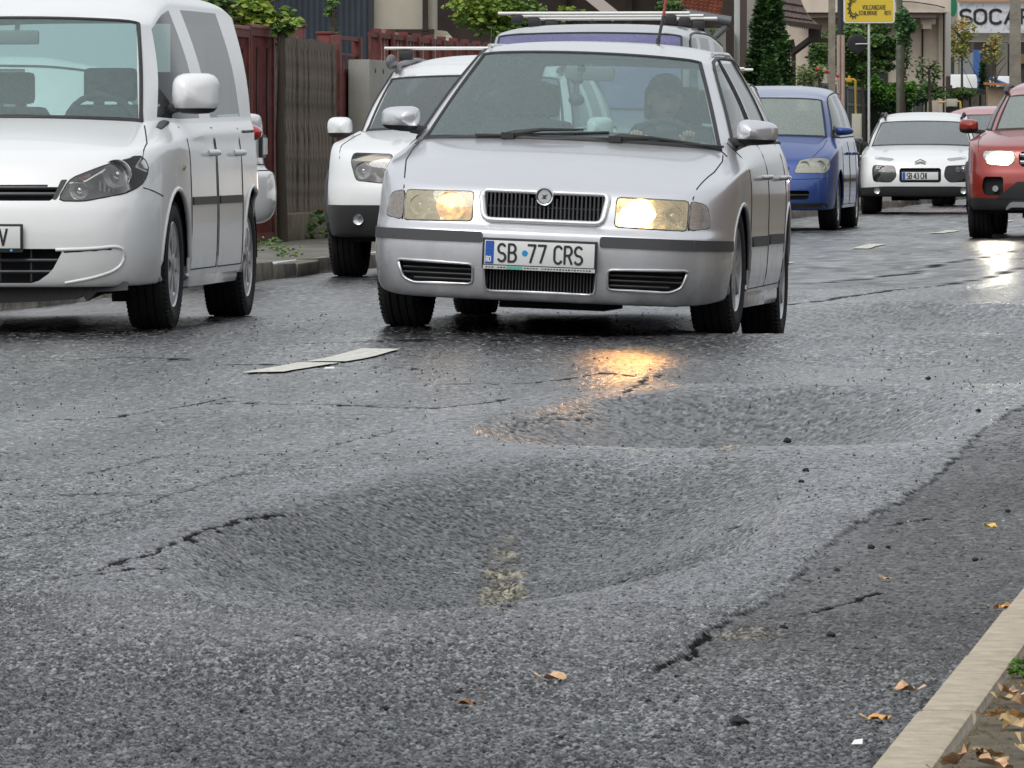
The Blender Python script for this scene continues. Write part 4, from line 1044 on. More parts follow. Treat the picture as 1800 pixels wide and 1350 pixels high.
def opening(c, poly, depth, slats=0, horiz=True, name='grille', m=M_BLACK, r=.008, wallm=M_DARK, yin=.015):
    c.cut(poly, 'front'); w = c.wall(poly, 'front', depth, wallm, name)
    us = [p[0] for p in poly]; vs = [p[1] for p in poly]; x0, x1, z0, z1 = min(us), max(us), min(vs), max(vs); b = MB()
    for k in range(slats):
        if horiz:
            z = lerp(z0, z1, (k + 1) / (slats + 1)); n = 8
            # ends where the outline ends at this height
            xs = []
            for i in range(len(poly)):
                (ax, az), (bx, bz) = poly[i], poly[(i + 1) % len(poly)]
                if (az - z) * (bz - z) < 0: xs.append(lerp(ax, bx, (z - az) / (bz - az)))
            if len(xs) < 2: continue
            b.tube([(x, c.on(x, z, 'front').y + yin, z) for x in [lerp(min(xs), max(xs), i / n) for i in range(n + 1)]], r, 6)
        else:
            x = lerp(x0, x1, (k + 1) / (slats + 1)); b.box((x, c.on(x, (z0 + z1) / 2, 'front').y + yin + .005, (z0 + z1) / 2), (r, .012, (z1 - z0) * .9))
    if slats: b.build('slats', m, w)
    return w

# --- white panel van, left edge of the picture
def build_caddy():
    sp = mk(4.41, .897, .88, 3.56, .320, .205, .875, .88, 1.045, .69, 1.36, 1.545, .615, 1.80, 1.01, 2.02, 3.72, 3.95, 4.25, 4.20, 1.60, tail=1.02, nose=.13, zu=.19,
            xrr0=.74, xrr=.70, wbelt=.845, crown=.03, lean=.0, clean=.0, fw=.95, quarter=False, rear8=(4.33, 1.03), sh=.93, hood_mid=(.975, .50, .70), yD3=4.05)
    c = Car('parked_van', sp, white, 'white parked van at the left edge with wet clear windscreen and damaged undertray', (-6.73, 32.15, .0), (0, 0, R(1.7)), lev=3, cat='van')
    c.arches(.385, lipr=.014)
    for sx in (1, -1):
        hp = rpoly(both([(.425, .640), (.475, .745), (.62, .805), (.785, .862), (.822, .80), (.805, .72), (.74, .675), (.55, .638)], sx), .03, 2)
        h = lamp_unit(c, hp, .12, 'headlight', wallm=mat('lamp_mid', (.30, .30, .31), .3, .4))
        y = c.on(sx * .70, .76, 'front').y; bowl(h, (sx * .685, y + .015, .765), .068, M_REFL, .06, M_CHROME, .3)
        y1 = c.on(sx * .52, .69, 'front').y; bowl(h, (sx * .520, y1 + .02, .690), .044, M_REFL, .04, M_CHROME, .35)
        q = MB(); yy = y1 + .02; q.tube([(sx * .47, yy, .722), (sx * .55, yy + .02, .732), (sx * .60, yy + .05, .765), (sx * .635, yy + .08, .79)], .006, 6); q.build('lamp_trim', M_CHROME, h)
        q = MB(); q.box((sx * .535, yy + .05, .752), (.07, .01, .022), ry=-sx * .35); q.build('indicator', mat('indicator_dull', (.35, .16, .10), .4), h, bevel=.006)
        q = MB()
        for k in range(7): q.box((sx * (.60 + .022 * k), c.on(sx * .7, .76, 'front').y + .07, .70 + .006 * k), (.010, .02, .07))
        q.build('lamp_ribs', M_REFL, h)
        # raised pocket in the bumper corner
        pts = both([(.42, .405), (.60, .41), (.725, .425), (.74, .37), (.71, .31), (.60, .27), (.46, .245)], sx)
        c.path(pts, 'front', .009, white, 'bumper_crease', -.002, n=8, soft=2)
        c.path(both([(.46, .395), (.68, .408)], sx), 'front', .006, M_SEAM, 'bumper_slot', -.003)
        ax = 'left' if sx > 0 else 'right'
        q = MB(); p = c.on(1.05, .80, ax); q.ellipsoid((p.x, 1.05, .80), (.012, .03, .018)); q.build('side_repeater', M_LENSY, c.root, smooth=180)
        c.path([(sx * .0 + .30, .63), (.9, .66)], ax, .003, M_SEAM, 'bumper_gap', 0) if 0 else None
        c.line3([(sx * .80, .30, .70), (sx * .88, .52, .66)], .0035, M_SEAM, 'bumper_gap')
        c.path([(3.30, .98), (4.2, .99)], ax, .008, M_BLACK, 'slide_rail', 0)
        q = MB(); q.box((sx * .815, 2.2, .255), (.13, 1.75, .12)); q.build('sill', white, c.root, bevel=.035)
        q = MB(); q.box((sx * .62, 1.30, .24), (.25, .02, .22)); q.build('mud_flap', M_BLACK, c.root)
    opening(c, rpoly([(-.44, .735), (-.2, .728), (.2, .728), (.44, .735), (.40, .640), (-.40, .640)], .012, 1), .07, 2, m=mat('slat_dark', (.035, .04, .05), .4), r=.011)
    for sx in (1, -1):
        c.patch(rpoly(both([(.40, .645), (.435, .740), (.465, .742), (.42, .645)], sx), .005, 1), 'front', M_BLACK, 'grille_end', .002, .01)
    opening(c, rpoly([(-.46, .41), (.46, .41), (.40, .30), (.32, .245), (-.32, .245), (-.40, .30)], .02, 1), .10, 2, name='lower_intake', m=mat('slat_dark', (.035, .04, .05), .4), r=.008)
    b = MB()
    for x in (-.3, -.15, 0, .15, .3): b.box((x, c.on(x, .33, 'front').y + .025, .33), (.008, .012, .155))
    b.build('intake_bars', M_BLACK, c.root)
    po, y = c.plate(.465, 0, '', w=.515, h=.105)
    t = MB(); text_mb(t, 'WV', .105, .428, .076, .80, .011, y - .0125, .20); t.build('plate_letters', M_INK, po)
    q = MB(); q.ellipsoid((.215, y - .012, .402), (.007, .003, .007)); q.build('frame_screw', mat('screw_blue', (.1, .35, .7), .4), po, smooth=180)
    # loose undertray under the bumper
    q = MB(); pts = [(-.75, .20), (-.4, .16), (-.2, .15), (.1, .145), (.35, .155), (.50, .165), (.53, .185), (.55, .155), (.60, .20), (.75, .21)]
    v = [(x, .16, z) for x, z in pts] + [(x, .17, .25) for x, z in pts]; n = len(pts); q.add(v, [(i, i + 1, n + i + 1, n + i) for i in range(n - 1)])
    v = [(x, .16, z) for x, z in pts] + [(x, .8, z + .03) for x, z in pts]; q.add(v, [(i, i + 1, n + i + 1, n + i) for i in range(n - 1)]); q.build('undertray', M_BLACK, c.root)
    bonnet_gap(c, [(.79, .36), (.785, .55), (.74, .80), (.715, .93)])
    side_lines(c, .29, ((1.28, 2.2), (2.24, 3.15)), 1.0, .63, hz=.87); c.seals()
    c.door_mirrors(1.32, 1.165, .91, .235, .205, .13, split=.14, arm=.06)
    c.cabin(.38, rows=2, seat_z=-.10); c.underbody(); c.wheels('steel_cover', .205, steer=0)
    # sun strip and hanging tag behind the glass
    q = MB(); q.box((-.22, 1.42, 1.36), (.035, .004, .07), ry=.4); q.build('hanging_tag', mat('tag_blue', (.2, .45, .6), .5), c.root)
    c.finish(); return c
build_caddy()

# --- white off-roader with a roof bar
def offroader(name, pm, label, loc, rot, new=False, lev=2, **kw):
    sp = mk(4.31, .905, .82, 3.49, .345, .26, .885 if not new else .93, 1.02, 1.04 if not new else 1.11, .70, 1.60, 1.415 if not new else 1.46, .60, 1.57 if not new else 1.62, 1.03 if not new else 1.09, 2.05, 3.0, 3.8, 4.1, 4.0, 1.50, tail=1.05, nose=.09, zu=.25,
            wbelt=.80, crown=.03, quarter=True, fw=.97, sh=.95 if not new else 1.0)
    sp.update(kw); return Car(name, sp, pm, label, loc, rot, lev)
def crossbars(c, z, ys, x, m=None, r=.022):
    m = m or mat('bar_alu', (.72, .73, .72), .35, .5)
    for y in ys:
        q = MB(); q.tube([(-x, y, z), (x, y, z)], r, 8, r2=r * .6); o = q.build('roof_bar', m, c.root, smooth=50)
        for sx in (1, -1):
            k = MB(); k.box((sx * (x - .16), y, z - .05), (.10, .07, .07)); k.build('bar_foot', M_BLACK, o, bevel=.015)
def build_duster():
    c = offroader('parked_offroader', white, 'white parked off-roader with black lower bumper and a roof crossbar, behind the silver car', (-6.42, 46.6, 0), (0, 0, 0), lev=3)
    c.arches(.40, cover=False, lipr=.03, lipm=M_BLACK)
    for sx in (1, -1):
        hp = rpoly(both([(.355, .70), (.37, .855), (.655, .865), (.665, .80), (.62, .675), (.42, .655)], sx), .025, 2)
        h = lamp_unit(c, hp, .10, 'headlight', wallm=mat('lamp_dark', (.10, .10, .105), .3, .3))
        y = c.on(sx * .52, .75, 'front').y
        bowl(h, (sx * .575, y + .03, .742), .055, M_REFL, .05, M_CHROME, .3); bowl(h, (sx * .43, y + .01, .742), .05, mat('lamp_dark2', (.2, .2, .2), .2, .8), .04, M_LENS, .5)
        c.patch(rpoly(both([(.385, .805), (.39, .845), (.645, .852), (.650, .815)], sx), .008, 1), 'front', mat('sidelight', (.62, .48, .34), .4), 'side_light', -.012, .01)
        q = MB(); y = c.on(sx * .60, .40, 'front').y; q.lathe([(y - .012, .001), (y - .012, .030), (y - .016, .036), (y + .03, .04)], 22, 'y', (sx * .60, 0, .405)); q.build('fog_lamp', M_REFL, c.root, smooth=40)
        c.patch(rpoly(both([(.20, .86), (.33, .86), (.30, .80), (.24, .80)], sx), .01, 1), 'front', M_BLACK, 'grille_end', .004, .01)
    opening(c, rrect(-.30, .30, .68, .85, .03, 1), .06, 3, m=M_CHROME, r=.012)
    # black lower bumper
    c.cut([(-1, .2), (1, .2), (1, .505), (-1, .505)], 'front', False, 10)
    for ax in ('left', 'right'): c.cut([(-.1, .2), (.9, .2), (.9, .50), (-.1, .505)], ax, False, 10)
    side_lines(c, .33, ((1.25, 2.15), (2.2, 3.1)), .98, .45, hz=.9); c.seals(); window_seals(c); bonnet_gap(c, [(.76, .25), (.78, .5), (.76, .9), (.73, 1.05)])
    c.door_mirrors(1.35, 1.045, .93, .185, .15, .13, split=.25, arm=.07); c.cabin(.38); c.underbody(); c.wheels('alloy5', .215)
    for sx in (1, -1):
        c.line3([(sx * .60, 1.8, 1.50), (sx * .62, 2.4, 1.55), (sx * .60, 3.7, 1.54)], .02, mat('rail_grey', (.12, .125, .13), .4), 'roof_rail', off=.03)
        q = MB(); q.ellipsoid((sx * .63, 1.86, 1.515), (.035, .14, .055), 14, 8); q.build('rail_foot', mat('rail_grey', (.12, .125, .13), .4), c.root, smooth=180)
    crossbars(c, 1.615, (2.0,), .70, mat('bar_white', (.75, .74, .70), .5), .02)
    q = MB(); q.tube([(.06, 2.0, 1.53), (.06, 2.15, 1.78)], .004, 5); q.ellipsoid((.06, 2.0, 1.53), (.016, .03, .014)); q.build('aerial', M_BLACK, c.root)
    c.finish(glassm=glass('grey_glass', (.42, .50, .50), .26, 1.2, (.36, .42, .42))); return c
build_duster()

# --- grey van with three roof bars, only its top shows
def build_rackvan():
    sp = mk(4.9, .95, .95, 3.9, .33, .24, 1.02, .95, 1.22, .80, 1.42, 1.855, .765, 1.955, 1.14, 2.1, 3.3, 4.3, 4.75, 4.8, 1.80, tail=1.2, wbelt=.90, xrr0=.82, xrr=.78, crown=.02, lean=0, clean=0, sh=1.06, yD3=4.6, quarter=True)
    gp2 = paint('grey_paint', (.33, .34, .37), .4, .35)
    c = Car('parked_transporter', sp, gp2, 'tall grey van with white bars across its roof, behind the silver car', (-6.50, 54.6, 0), (0, 0, 0), 2, 'van')
    c.arches(.39); side_lines(c, .3, ((1.3, 2.2), (2.25, 3.4)), 1.08); c.seals(); window_seals(c)
    opening(c, rrect(-.5, .5, .72, .86, .02, 1), .05, 3)
    for sx in (1, -1): lamp_unit(c, rrect(*(sorted((sx * .55, sx * .82))), .70, .92, .02, 1), .06)
    c.cabin(.45, rows=1); c.underbody(); c.wheels('steel_cover', .21); c.door_mirrors(1.4, 1.3, 1.05, .2, .3, .15, low=M_BLACK)
    crossbars(c, 2.02, (1.75, 2.9, 4.1), .80, mat('bar_white', (.75, .74, .70), .5), .024)
    for x, y in ((-.0, 1.62),): q = MB(); q.ellipsoid((x, y, 1.95), (.03, .03, .012)); q.build('roof_plug', M_BLACK, c.root, smooth=180)
    c.finish(glassm=glass('violet_glass', (.5, .5, .72), .45, 1.0, (.30, .29, .55))); return c
build_rackvan()
def build_silver2():
    sp = mk(4.5, .88, .88, 3.5, .32, .2, .80, .98, 1.02, .71, 1.62, 1.48, .60, 1.585, 1.0, 2.05, 3.0, 3.9, 4.3, 4.15, 1.50, tail=1.0, quarter=True, wbelt=.80)
    c = Car('parked_estate_car', sp, paint('pale_silver_paint', (.60, .60, .61), .3, .4), 'pale silver parked car with roof bars, mostly hidden behind the silver estate', (-6.72, 63.2, 0), (0, 0, 0), 2)
    c.arches(.37); side_lines(c, .3, strip=.5); c.seals(); window_seals(c); opening(c, rrect(-.3, .3, .6, .72, .02, 1), .05, 3)
    for sx in (1, -1): lamp_unit(c, rrect(*(sorted((sx * .4, sx * .75))), .58, .72, .02, 1), .06)
    c.cabin(.38); c.underbody(); c.wheels('steel_cover', .2); c.door_mirrors(1.35, 1.06, .92, .18, .13); crossbars(c, 1.665, (1.9, 2.8), .66, mat('bar_white', (.75, .74, .70), .5), .022)
    c.finish(glassm=glass('grey_glass', (0, 0, 0))); return c
build_silver2()

# --- blue people carrier
def build_blue():
    sp = mk(4.40, .897, .90, 3.58, .32, .20, .80, .92, 1.055, .725, 1.42, 1.475, .635, 1.615, 1.02, 2.05, 3.0, 3.9, 4.25, 4.2, 1.55, tail=1.02, nose=.11, wbelt=.83, quarter=True, crown=.03, sh=.92)
    c = Car('parked_people_carrier', sp, paint('blue_paint', (.018, .065, .27), .25, .35, dirt=(.10, .10, .11)), 'blue parked people carrier with milky headlights beside the green fence', (-6.90, 75.2, 0), (0, 0, 0), 3)
    c.arches(.37, lipr=.014)
    milky = glass('lamp_lens_milky', (.9, .9, .86), .45, 1.0, (.72, .72, .62))
    for sx in (1, -1):
        hp = rpoly(both([(.44, .635), (.50, .775), (.66, .80), (.81, .79), (.825, .70), (.79, .635)], sx), .03, 2)
        h = lamp_unit(c, hp, .09, 'headlight', wallm=mat('lamp_pale', (.6, .61, .56), .4), lens=milky)
        y = c.on(sx * .65, .7, 'front').y
        for x, r in ((.555, .05), (.725, .055), (.64, .028)): bowl(h, (sx * x, c.on(sx * x, .7, 'front').y + .015, .715 if r > .04 else .67), r, mat('lamp_greenish', (.42, .45, .40), .3, .6), .03, M_CHROME, .25)
    opening(c, rpoly([(-.40, .70), (.40, .70), (.37, .60), (-.37, .60)], .02, 1), .05, 3)
    opening(c, rpoly([(-.62, .44), (.62, .44), (.60, .34), (-.60, .34)], .02, 1), .06, 1, name='lower_intake')
    c.patch(rpoly([(-.80, .30), (.80, .30), (.80, .215), (-.80, .215)], .02, 1), 'front', M_BLACK, 'lower_lip', .005, .02, res=.08)
    c.path([(-.85, .575), (-.5, .565), (.5, .565), (.85, .575)], 'front', .004, M_SEAM, 'bumper_gap', 0)
    c.plate(.50, 0, '', w=.515, h=.105)
    side_lines(c, .28, ((1.28, 2.2), (2.24, 3.15)), .98, .55, hz=.85); c.seals(); window_seals(c); bonnet_gap(c, [(.60, .16), (.66, .35), (.72, .6), (.74, .95)])
    c.door_mirrors(1.35, 1.10, .90, .20, .115, .12, split=.1, arm=.07, taper=.4, low=M_LENSY); c.cabin(.38); c.underbody(); c.wheels('alloy10', .205)
    c.finish(glassm=glass('pale_green_glass', (.55, .68, .64), .40, 1.1, (.52, .60, .56))); return c
build_blue()

# --- white crossover with dark lamp pods
def build_cactus():
    sp = mk(4.16, .865, .84, 3.43, .325, .22, .80, 1.0, .965, .70, 1.62, 1.30, .585, 1.42, .96, 2.0, 2.9, 3.6, 3.95, 3.9, 1.38, tail=.98, nose=.12, wbelt=.78, crown=.03, sh=.84, bow=.16)
    c = Car('parked_crossover', sp, white, 'white parked crossover with dark lamp pods facing us beyond the blue car', (-6.38, 94.9, 0), (0, 0, R(2.5)), 3)
    c.arches(.385, lipr=.03, lipm=M_BLACK)
    pod = mat('pod_black', (.015, .016, .018), .15, coat=1)
    for sx in (1, -1):
        pp = rpoly(both([(.34, .60), (.36, .67), (.66, .68), (.67, .58), (.65, .45), (.40, .44), (.33, .52)], sx), .04, 2)
        h = lamp_unit(c, pp, .05, 'headlight', wallm=mat('pod_inside', (.01, .01, .011), .6), lens=glass('pod_lens', (.75, .75, .75), .01, .7, (.3, .3, .3))); y = c.on(sx * .5, .6, 'front').y
        for x in (.60, .52): bowl(h, (sx * x, y + .02, .625), .038, M_REFL, .02, M_CHROME, .4)
        c.patch(rpoly(both([(.36, .755), (.38, .775), (.64, .80), (.64, .765), (.42, .735)], sx), .012, 1), 'front', mat('daylight_strip', (.45, .46, .47), .2, .6), 'day_light', .003, .008)
        q = MB(); y = c.on(sx * .60, .31, 'front').y; q.lathe([(y - .022, .001), (y - .022, .032), (y - .028, .042), (y + .02, .05)], 20, 'y', (sx * .60, 0, .325)); q.build('fog_lamp', M_REFL, c.root, smooth=40)
        c.line3([(sx * .54, 1.85, 1.36), (sx * .56, 2.0, 1.42), (sx * .56, 3.4, 1.41)], .018, M_BLACK, 'roof_rail', off=.03)
        q = MB(); q.ellipsoid((sx * .575, 1.85, 1.385), (.03, .12, .04), 12, 8); q.build('rail_foot', M_BLACK, c.root, smooth=180)
        q = MB(); q.box((sx * .885, 2.1, .35), (.02, 1.9, .26)); q.build('side_cladding', M_BLACK, c.root, bevel=.01)
    opening(c, rrect(-.29, .29, .44, .64, .025, 1), .04, 0, name='plate_slot')
    c.cut([(-1, .1), (1, .1), (1, .355), (.50, .385), (-.50, .385), (-1, .355)], 'front', False, 10)
    po, y = c.plate(.53, .0, '', w=.50, h=.105, off=.014)
    t = MB(); x = text_mb(t, 'SB 43 CHI', -.185, .492, .076, .70, .0125, y - .0125, .12); t.build('plate_letters', M_INK, po)
    b = MB()
    for z in (.70, .735):
        for sx in (1, -1): b.beam((0, c.on(0, .72, 'front').y - .02, z + .025), (sx * .075, c.on(.07, .72, 'front').y - .014, z - .012), .012, .016)
    b.build('badge', M_CHROME, c.root)
    side_lines(c, .5, ((1.2, 2.05), (2.1, 2.95)), .92, hz=.8); c.seals(); window_seals(c)
    c.door_mirrors(1.28, 1.02, .93, .19, .11, .12, split=0.0, arm=.07, taper=.3, m=mat('mirror_black', (.03, .03, .035), .2, coat=1)); c.cabin(.36); c.underbody(); c.wheels('alloy5', .205, rimm=M_ALLOY)
    c.finish(glassm=glass('pale_grey_glass', (.4, .45, .46), .45, 1.1, (.40, .44, .45))); return c
build_cactus()

# --- red off-roader coming towards us with a headlight on
def build_red():
    redp = paint('red_paint', (.30, .022, .014), .25, .33, dirt=(.20, .13, .10))
    c = offroader('moving_red_offroader', redp, 'red off-roader driving towards us at the right edge with a blazing headlight', (-3.28, 68.6, 0), (0, 0, 0), True, 3, xc=.64, xr=.53, wbelt=.77, xrr=.49, xrr0=.55)
    c.root.name = 'red_offroader'
    c.arches(.41, lipr=.035, lipm=M_BLACK)
    led = mat('led_glow', (1, 1, .9), .3, emis=(1, .93, .72), estr=150)
    for sx in (1, -1):
        hp = rpoly(both([(.38, .78), (.40, .875), (.70, .885), (.72, .83), (.66, .74), (.45, .73)], sx), .02, 2)
        h = lamp_unit(c, hp, .08, 'headlight', wallm=mat('lamp_dark', (.10, .10, .105), .3, .3), label='glaring white headlight' if sx < 0 else None)
        y = c.on(sx * .55, .8, 'front').y
        q = MB(); q.ellipsoid((sx * .56, y + .02, .805), (.11, .02, .05), 16, 8); q.build('lamp_element', led if sx < 0 else M_REFL, h, smooth=180)
        fp = rpoly(both([(.50, .43), (.50, .62), (.70, .62), (.72, .50), (.68, .43)], sx), .02, 1)
        c.cut(fp, 'front'); w = c.wall(fp, 'front', .05, M_DARK, 'fog_pocket')
        q = MB(); y = c.on(sx * .6, .5, 'front').y; q.lathe([(y + .01, .001), (y + .01, .03), (y + .03, .035)], 18, 'y', (sx * .58, 0, .50)); q.build('fog_lamp', M_REFL, w, smooth=40)
    g = opening(c, rpoly([(-.35, .87), (.35, .87), (.34, .72), (-.34, .72)], .03, 1), .06, 0)
    q = MB()
    for x in (-.28, -.14, 0, .14, .28):
        for z in (.835, .765): q.box((x, c.on(x, .8, 'front').y + .0, z), (.11, .02, .035))
    q.build('grille_blocks', M_CHROME, g, bevel=.008)
    c.cut([(-1, .2), (1, .2), (1, .405), (-1, .405)], 'front', False, 10)
    for sx in (1, -1): c.patch(rpoly(both([(.0, .40), (.0, .57), (.36, .57), (.58, .40)], sx), .01, 1), 'front', M_BLACK, 'grille_surround', .007, .018, res=.06)
    c.patch(rpoly([(-.48, .30), (-.42, .37), (.42, .37), (.48, .30), (.40, .265), (-.40, .265)], .015, 1), 'front', mat('skid_silver', (.5, .51, .52), .4, .5), 'skid_plate', .030, .02, res=.06)
    side_lines(c, .38, ztop=1.04, hz=.95); c.seals(); window_seals(c); bonnet_gap(c, [(.76, .25), (.78, .5), (.76, .9), (.73, 1.05)])
    c.door_mirrors(1.38, 1.13, .93, .20, .145, .13, split=.35, arm=.07, taper=.0); c.cabin(.38); c.underbody(); c.wheels('alloy5', .225)
    for sx in (1, -1): c.line3([(sx * .60, 1.8, 1.54), (sx * .62, 2.4, 1.60), (sx * .60, 3.7, 1.58)], .022, M_BLACK, 'roof_rail', off=.035)
    lp = bpy.data.lights.new('headlight_beam', 'SPOT'); lp.energy = 45; lp.color = (1, .93, .78); lp.spot_size = R(40); lp.spot_blend = .9; lp.shadow_soft_size = .06
    lo = bpy.data.objects.new('headlight_beam', lp); COL.objects.link(lo); lo.parent = c.root; lo.location = (-.56, -.08, .80)
    lo.rotation_euler = Vector((0.03, -1, -.04)).to_track_quat('-Z', 'Y').to_euler()
    c.finish(glassm=glass('pale_green_glass', (0, 0, 0))); return c
build_red()
def build_pink():
    sp = mk(4.2, .88, .85, 3.45, .33, .24, .86, 1.0, 1.08, .70, 1.5, 1.46, .60, 1.60, 1.05, 2.0, 2.9, 3.6, 3.95, 3.9, 1.5, tail=1.05, wbelt=.8, quarter=True)
    c = Car('parked_red_car', sp, paint('faded_red_paint', (.42, .09, .10), .1, .5), 'dull red parked car behind the white crossover, only its upper half in view', (-6.30, 108.5, 0), (0, 0, 0), 2)
    c.arches(.38); side_lines(c, .35); c.seals(); window_seals(c); opening(c, rrect(-.3, .3, .6, .75, .02, 1), .05, 2); c.cabin(.38); c.underbody(); c.wheels('alloy5', .2)
    for sx in (1, -1): lamp_unit(c, rrect(*(sorted((sx * .4, sx * .75))), .64, .78, .02, 1), .06)
    c.door_mirrors(1.35, 1.1, .92, .18, .12); c.finish(glassm=glass('pale_grey_glass', (0, 0, 0))); return c
build_pink()

# --- tail of a white saloon sticking out of a driveway, bumper torn
def build_saloon():
    sp = mk(4.35, .85, .80, 3.40, .31, .26, .78, 1.1, .97, .70, 1.75, 1.37, .56, 1.46, .98, 2.1, 2.95, 3.2, 3.62, 3.35, 1.36, tail=1.09, wbelt=.78, rear8=(4.28, 1.09), rbow=.06, zbeltr=1.03)
    sp['rows'] = [(a, b, c_, d, [.36, .34, .42, .60, .69, .71, .84, .98, 1.06][i], [4.22, 4.34, 4.42, 4.42, 4.40, 4.33, 4.33, 4.33, 4.32][i]) for i, (a, b, c_, d, e, f) in enumerate(sp['rows'])]
    c = Car('parked_saloon', sp, white, 'tail of a white saloon jutting out between the van and the wooden fence', (-11.62, 43.95, .05), (0, 0, R(-83)), 3)
    c.arches(.36); side_lines(c, .3); c.seals(); window_seals(c)
    for sx in (1, -1):
        tp = rpoly([(sx * .48, .90), (sx * .50, 1.0), (sx * .80, .99), (sx * .80, .87), (sx * .62, .88)], .02, 1)
        c.patch(tp, 'rear', M_REDL, 'tail_lamp', .004, .012); c.patch(rpoly([(3.98, .90), (3.98, 1.0), (4.27, 1.01), (4.28, .88)], .01, 1), 'left' if sx > 0 else 'right', M_REDL, 'tail_lamp', .004, .012)
    for sx in (1, -1): q = MB(); q.ellipsoid((sx * .775, 4.27 if sx > 0 else 4.20, .945), (.10, .085, .055), 16, 10); q.build('tail_lamp', M_REDL, c.root, smooth=180)
    c.path([(-.78, .70), (.78, .70)], 'rear', .005, M_SEAM, 'bumper_gap', 0); c.path([(-.60, 1.02), (-.58, .74), (.58, .74), (.60, 1.02)], 'rear', .004, M_SEAM, 'boot_gap', 0)
    q = MB(); q.box((0, 4.325, .86), (.56, .02, .15)); o = q.build('plate_recess', M_BLACK, c.root); q = MB(); q.box((0, 4.340, .86), (.52, .012, .11)); q.build('number_plate', M_PLATE, o)
    c.wheels('steel_cover', .185); c.underbody(); c.cabin(.36); c.finish(); return c
build_saloon()
# ------------------------------------------------------------------ ground, kerbs, fences, houses
def Yat(px, X):
    t = (px - 900) / FPX; return X * (ca + t * sa) / (t * ca - sa)
def Dof(X, Y): return -X * sa + Y * ca
def zat(py, D): return CH + (265 - py) / FPX * D
def sheet(name, x0, x1, y0, y1, z, m, label, nx=2, ny=2):
    b = MB(); vs = [(lerp(x0, x1, i / nx), lerp(y0, y1, j / ny), z) for j in range(ny + 1) for i in range(nx + 1)]
    b.add(vs, [(j * (nx + 1) + i, j * (nx + 1) + i + 1, (j + 1) * (nx + 1) + i + 1, (j + 1) * (nx + 1) + i) for j in range(ny) for i in range(nx)])
    return tag(b.build(name, m), label, kind='structure')
def lerp(a, b, t): return a + (b - a) * t
M_SOIL = mat('soil', (.15, .12, .075), .9, bump=.8, bscale=35, vcol=(.06, .05, .035), vscale=9)
M_PAVE = mat('old_pavement', (.20, .185, .16), .85, bump=.6, bscale=20, vcol=(.09, .085, .07), vscale=2.5)
M_CONC = mat('concrete', (.50, .43, .33), .85, bump=.5, bscale=70, vcol=(.36, .305, .23), vscale=22)
M_GRASSG = mat('garden_ground', (.07, .09, .035), .9, bump=.8, bscale=8, vcol=(.10, .085, .05), vscale=.8)
sheet('pavement', -9.42, -7.74, -60, 420, .10, M_PAVE, 'old patched pavement on the left of the road')
sheet('garden_ground', -400, -9.42, -60, 420, .09, M_GRASSG, 'garden ground behind the fences')
sheet('verge', -.556, 400, -60, 420, .088, M_SOIL, 'bare soil verge right of the kerb')
sheet('far_ground', -400, 400, 420, 900, -.02, M_GRASSG, 'far ground')
# kerbs, stone by stone
def stone(name, c, d, m, parent, bev=.008):
    b = MB(); b.box((0, 0, 0), d); o = b.build(name, m, parent, loc=c, bevel=bev); return o
kr = tag(empty('kerb', (-.60, 0, 0)), 'pale concrete kerb at the lower right', kind='structure')
proto = None
for i in range(-2, 44):
    y = 9.57 + (i - 1) * 1.06 + .5
    if y > 40: break
    if proto is None: proto = stone('kerb_stone', (0, y, .01), (.080, 1.038, .18), M_CONC, kr, .010); o = proto
    else: o = proto.copy(); COL.objects.link(o); o.parent = kr
    o.location = (rng.uniform(-.004, .004), y, .01 + rng.uniform(-.004, .004)); o.rotation_euler = (0, 0, rng.uniform(-.003, .003))
b = MB(); b.box((-.60, 230, .01), (.08, 380, .17)); tag(b.build('kerb', M_CONC), 'far run of the right kerb', kind='structure')
kdata = proto.data.copy(); kdata.materials.clear(); kdata.materials.append(mat('old_kerb', (.22, .20, .165), .9, bump=.7, bscale=30, vcol=(.10, .09, .075), vscale=4))
kl = tag(empty('kerb', (-7.65, 0, 0)), 'worn low kerb along the left side of the road', kind='structure')
for i in range(105):
    y = 28 + i * 1.02 + .5; o = proto.copy(); COL.objects.link(o); o.parent = kl; o.data = kdata
    o.location = (rng.uniform(-.02, .02), y, .02 + rng.uniform(-.02, .01)); o.rotation_euler = (rng.uniform(-.01, .01), rng.uniform(-.05, .05), rng.uniform(-.01, .01)); o.scale = (2.0, .96, 1.0)
# lane dashes: paint following the road
M_LINE = mat('road_paint', (.74, .73, .65), .7, bump=.5, bscale=90, vcol=(.44, .43, .39), vscale=30)
def dash(x0, x1, y0, y1, skew=0):
    n = max(2, int((y1 - y0) / .06)); vs = []; fs = []
    for i in range(n + 1):
        y = lerp(y0, y1, i / n)
        for j in range(5):
            x = lerp(x0, x1, j / 4) + skew * i / n; vs.append((x, y, rz_(x, y) + .008))
    for i in range(n):
        for j in range(4): fs.append((i * 5 + j, i * 5 + j + 1, (i + 1) * 5 + j + 1, (i + 1) * 5 + j))
    b = MB(); b.add(vs, fs); return b.build('lane_dash', M_LINE, smooth=180)
for k, (a, b_, lab) in enumerate((((418, 660), (552, 640), 'near half of the cracked white dash left of the silver car'), ((515, 640), (680, 617), 'far half of the cracked white dash left of the silver car'))):
    pa, pb = G(*a), G(*b_); y0, y1 = pa.y, (pb.y - (.12 if k == 0 else -.0))
    y1 = {0: 27.92, 1: 29.6}[k]; y0 = {0: 26.55, 1: 28.10}[k]
    tag(dash(-4.46 + (0, .01)[k], -4.29 + (0, .01)[k], y0, y1, .01), lab, kind='structure')
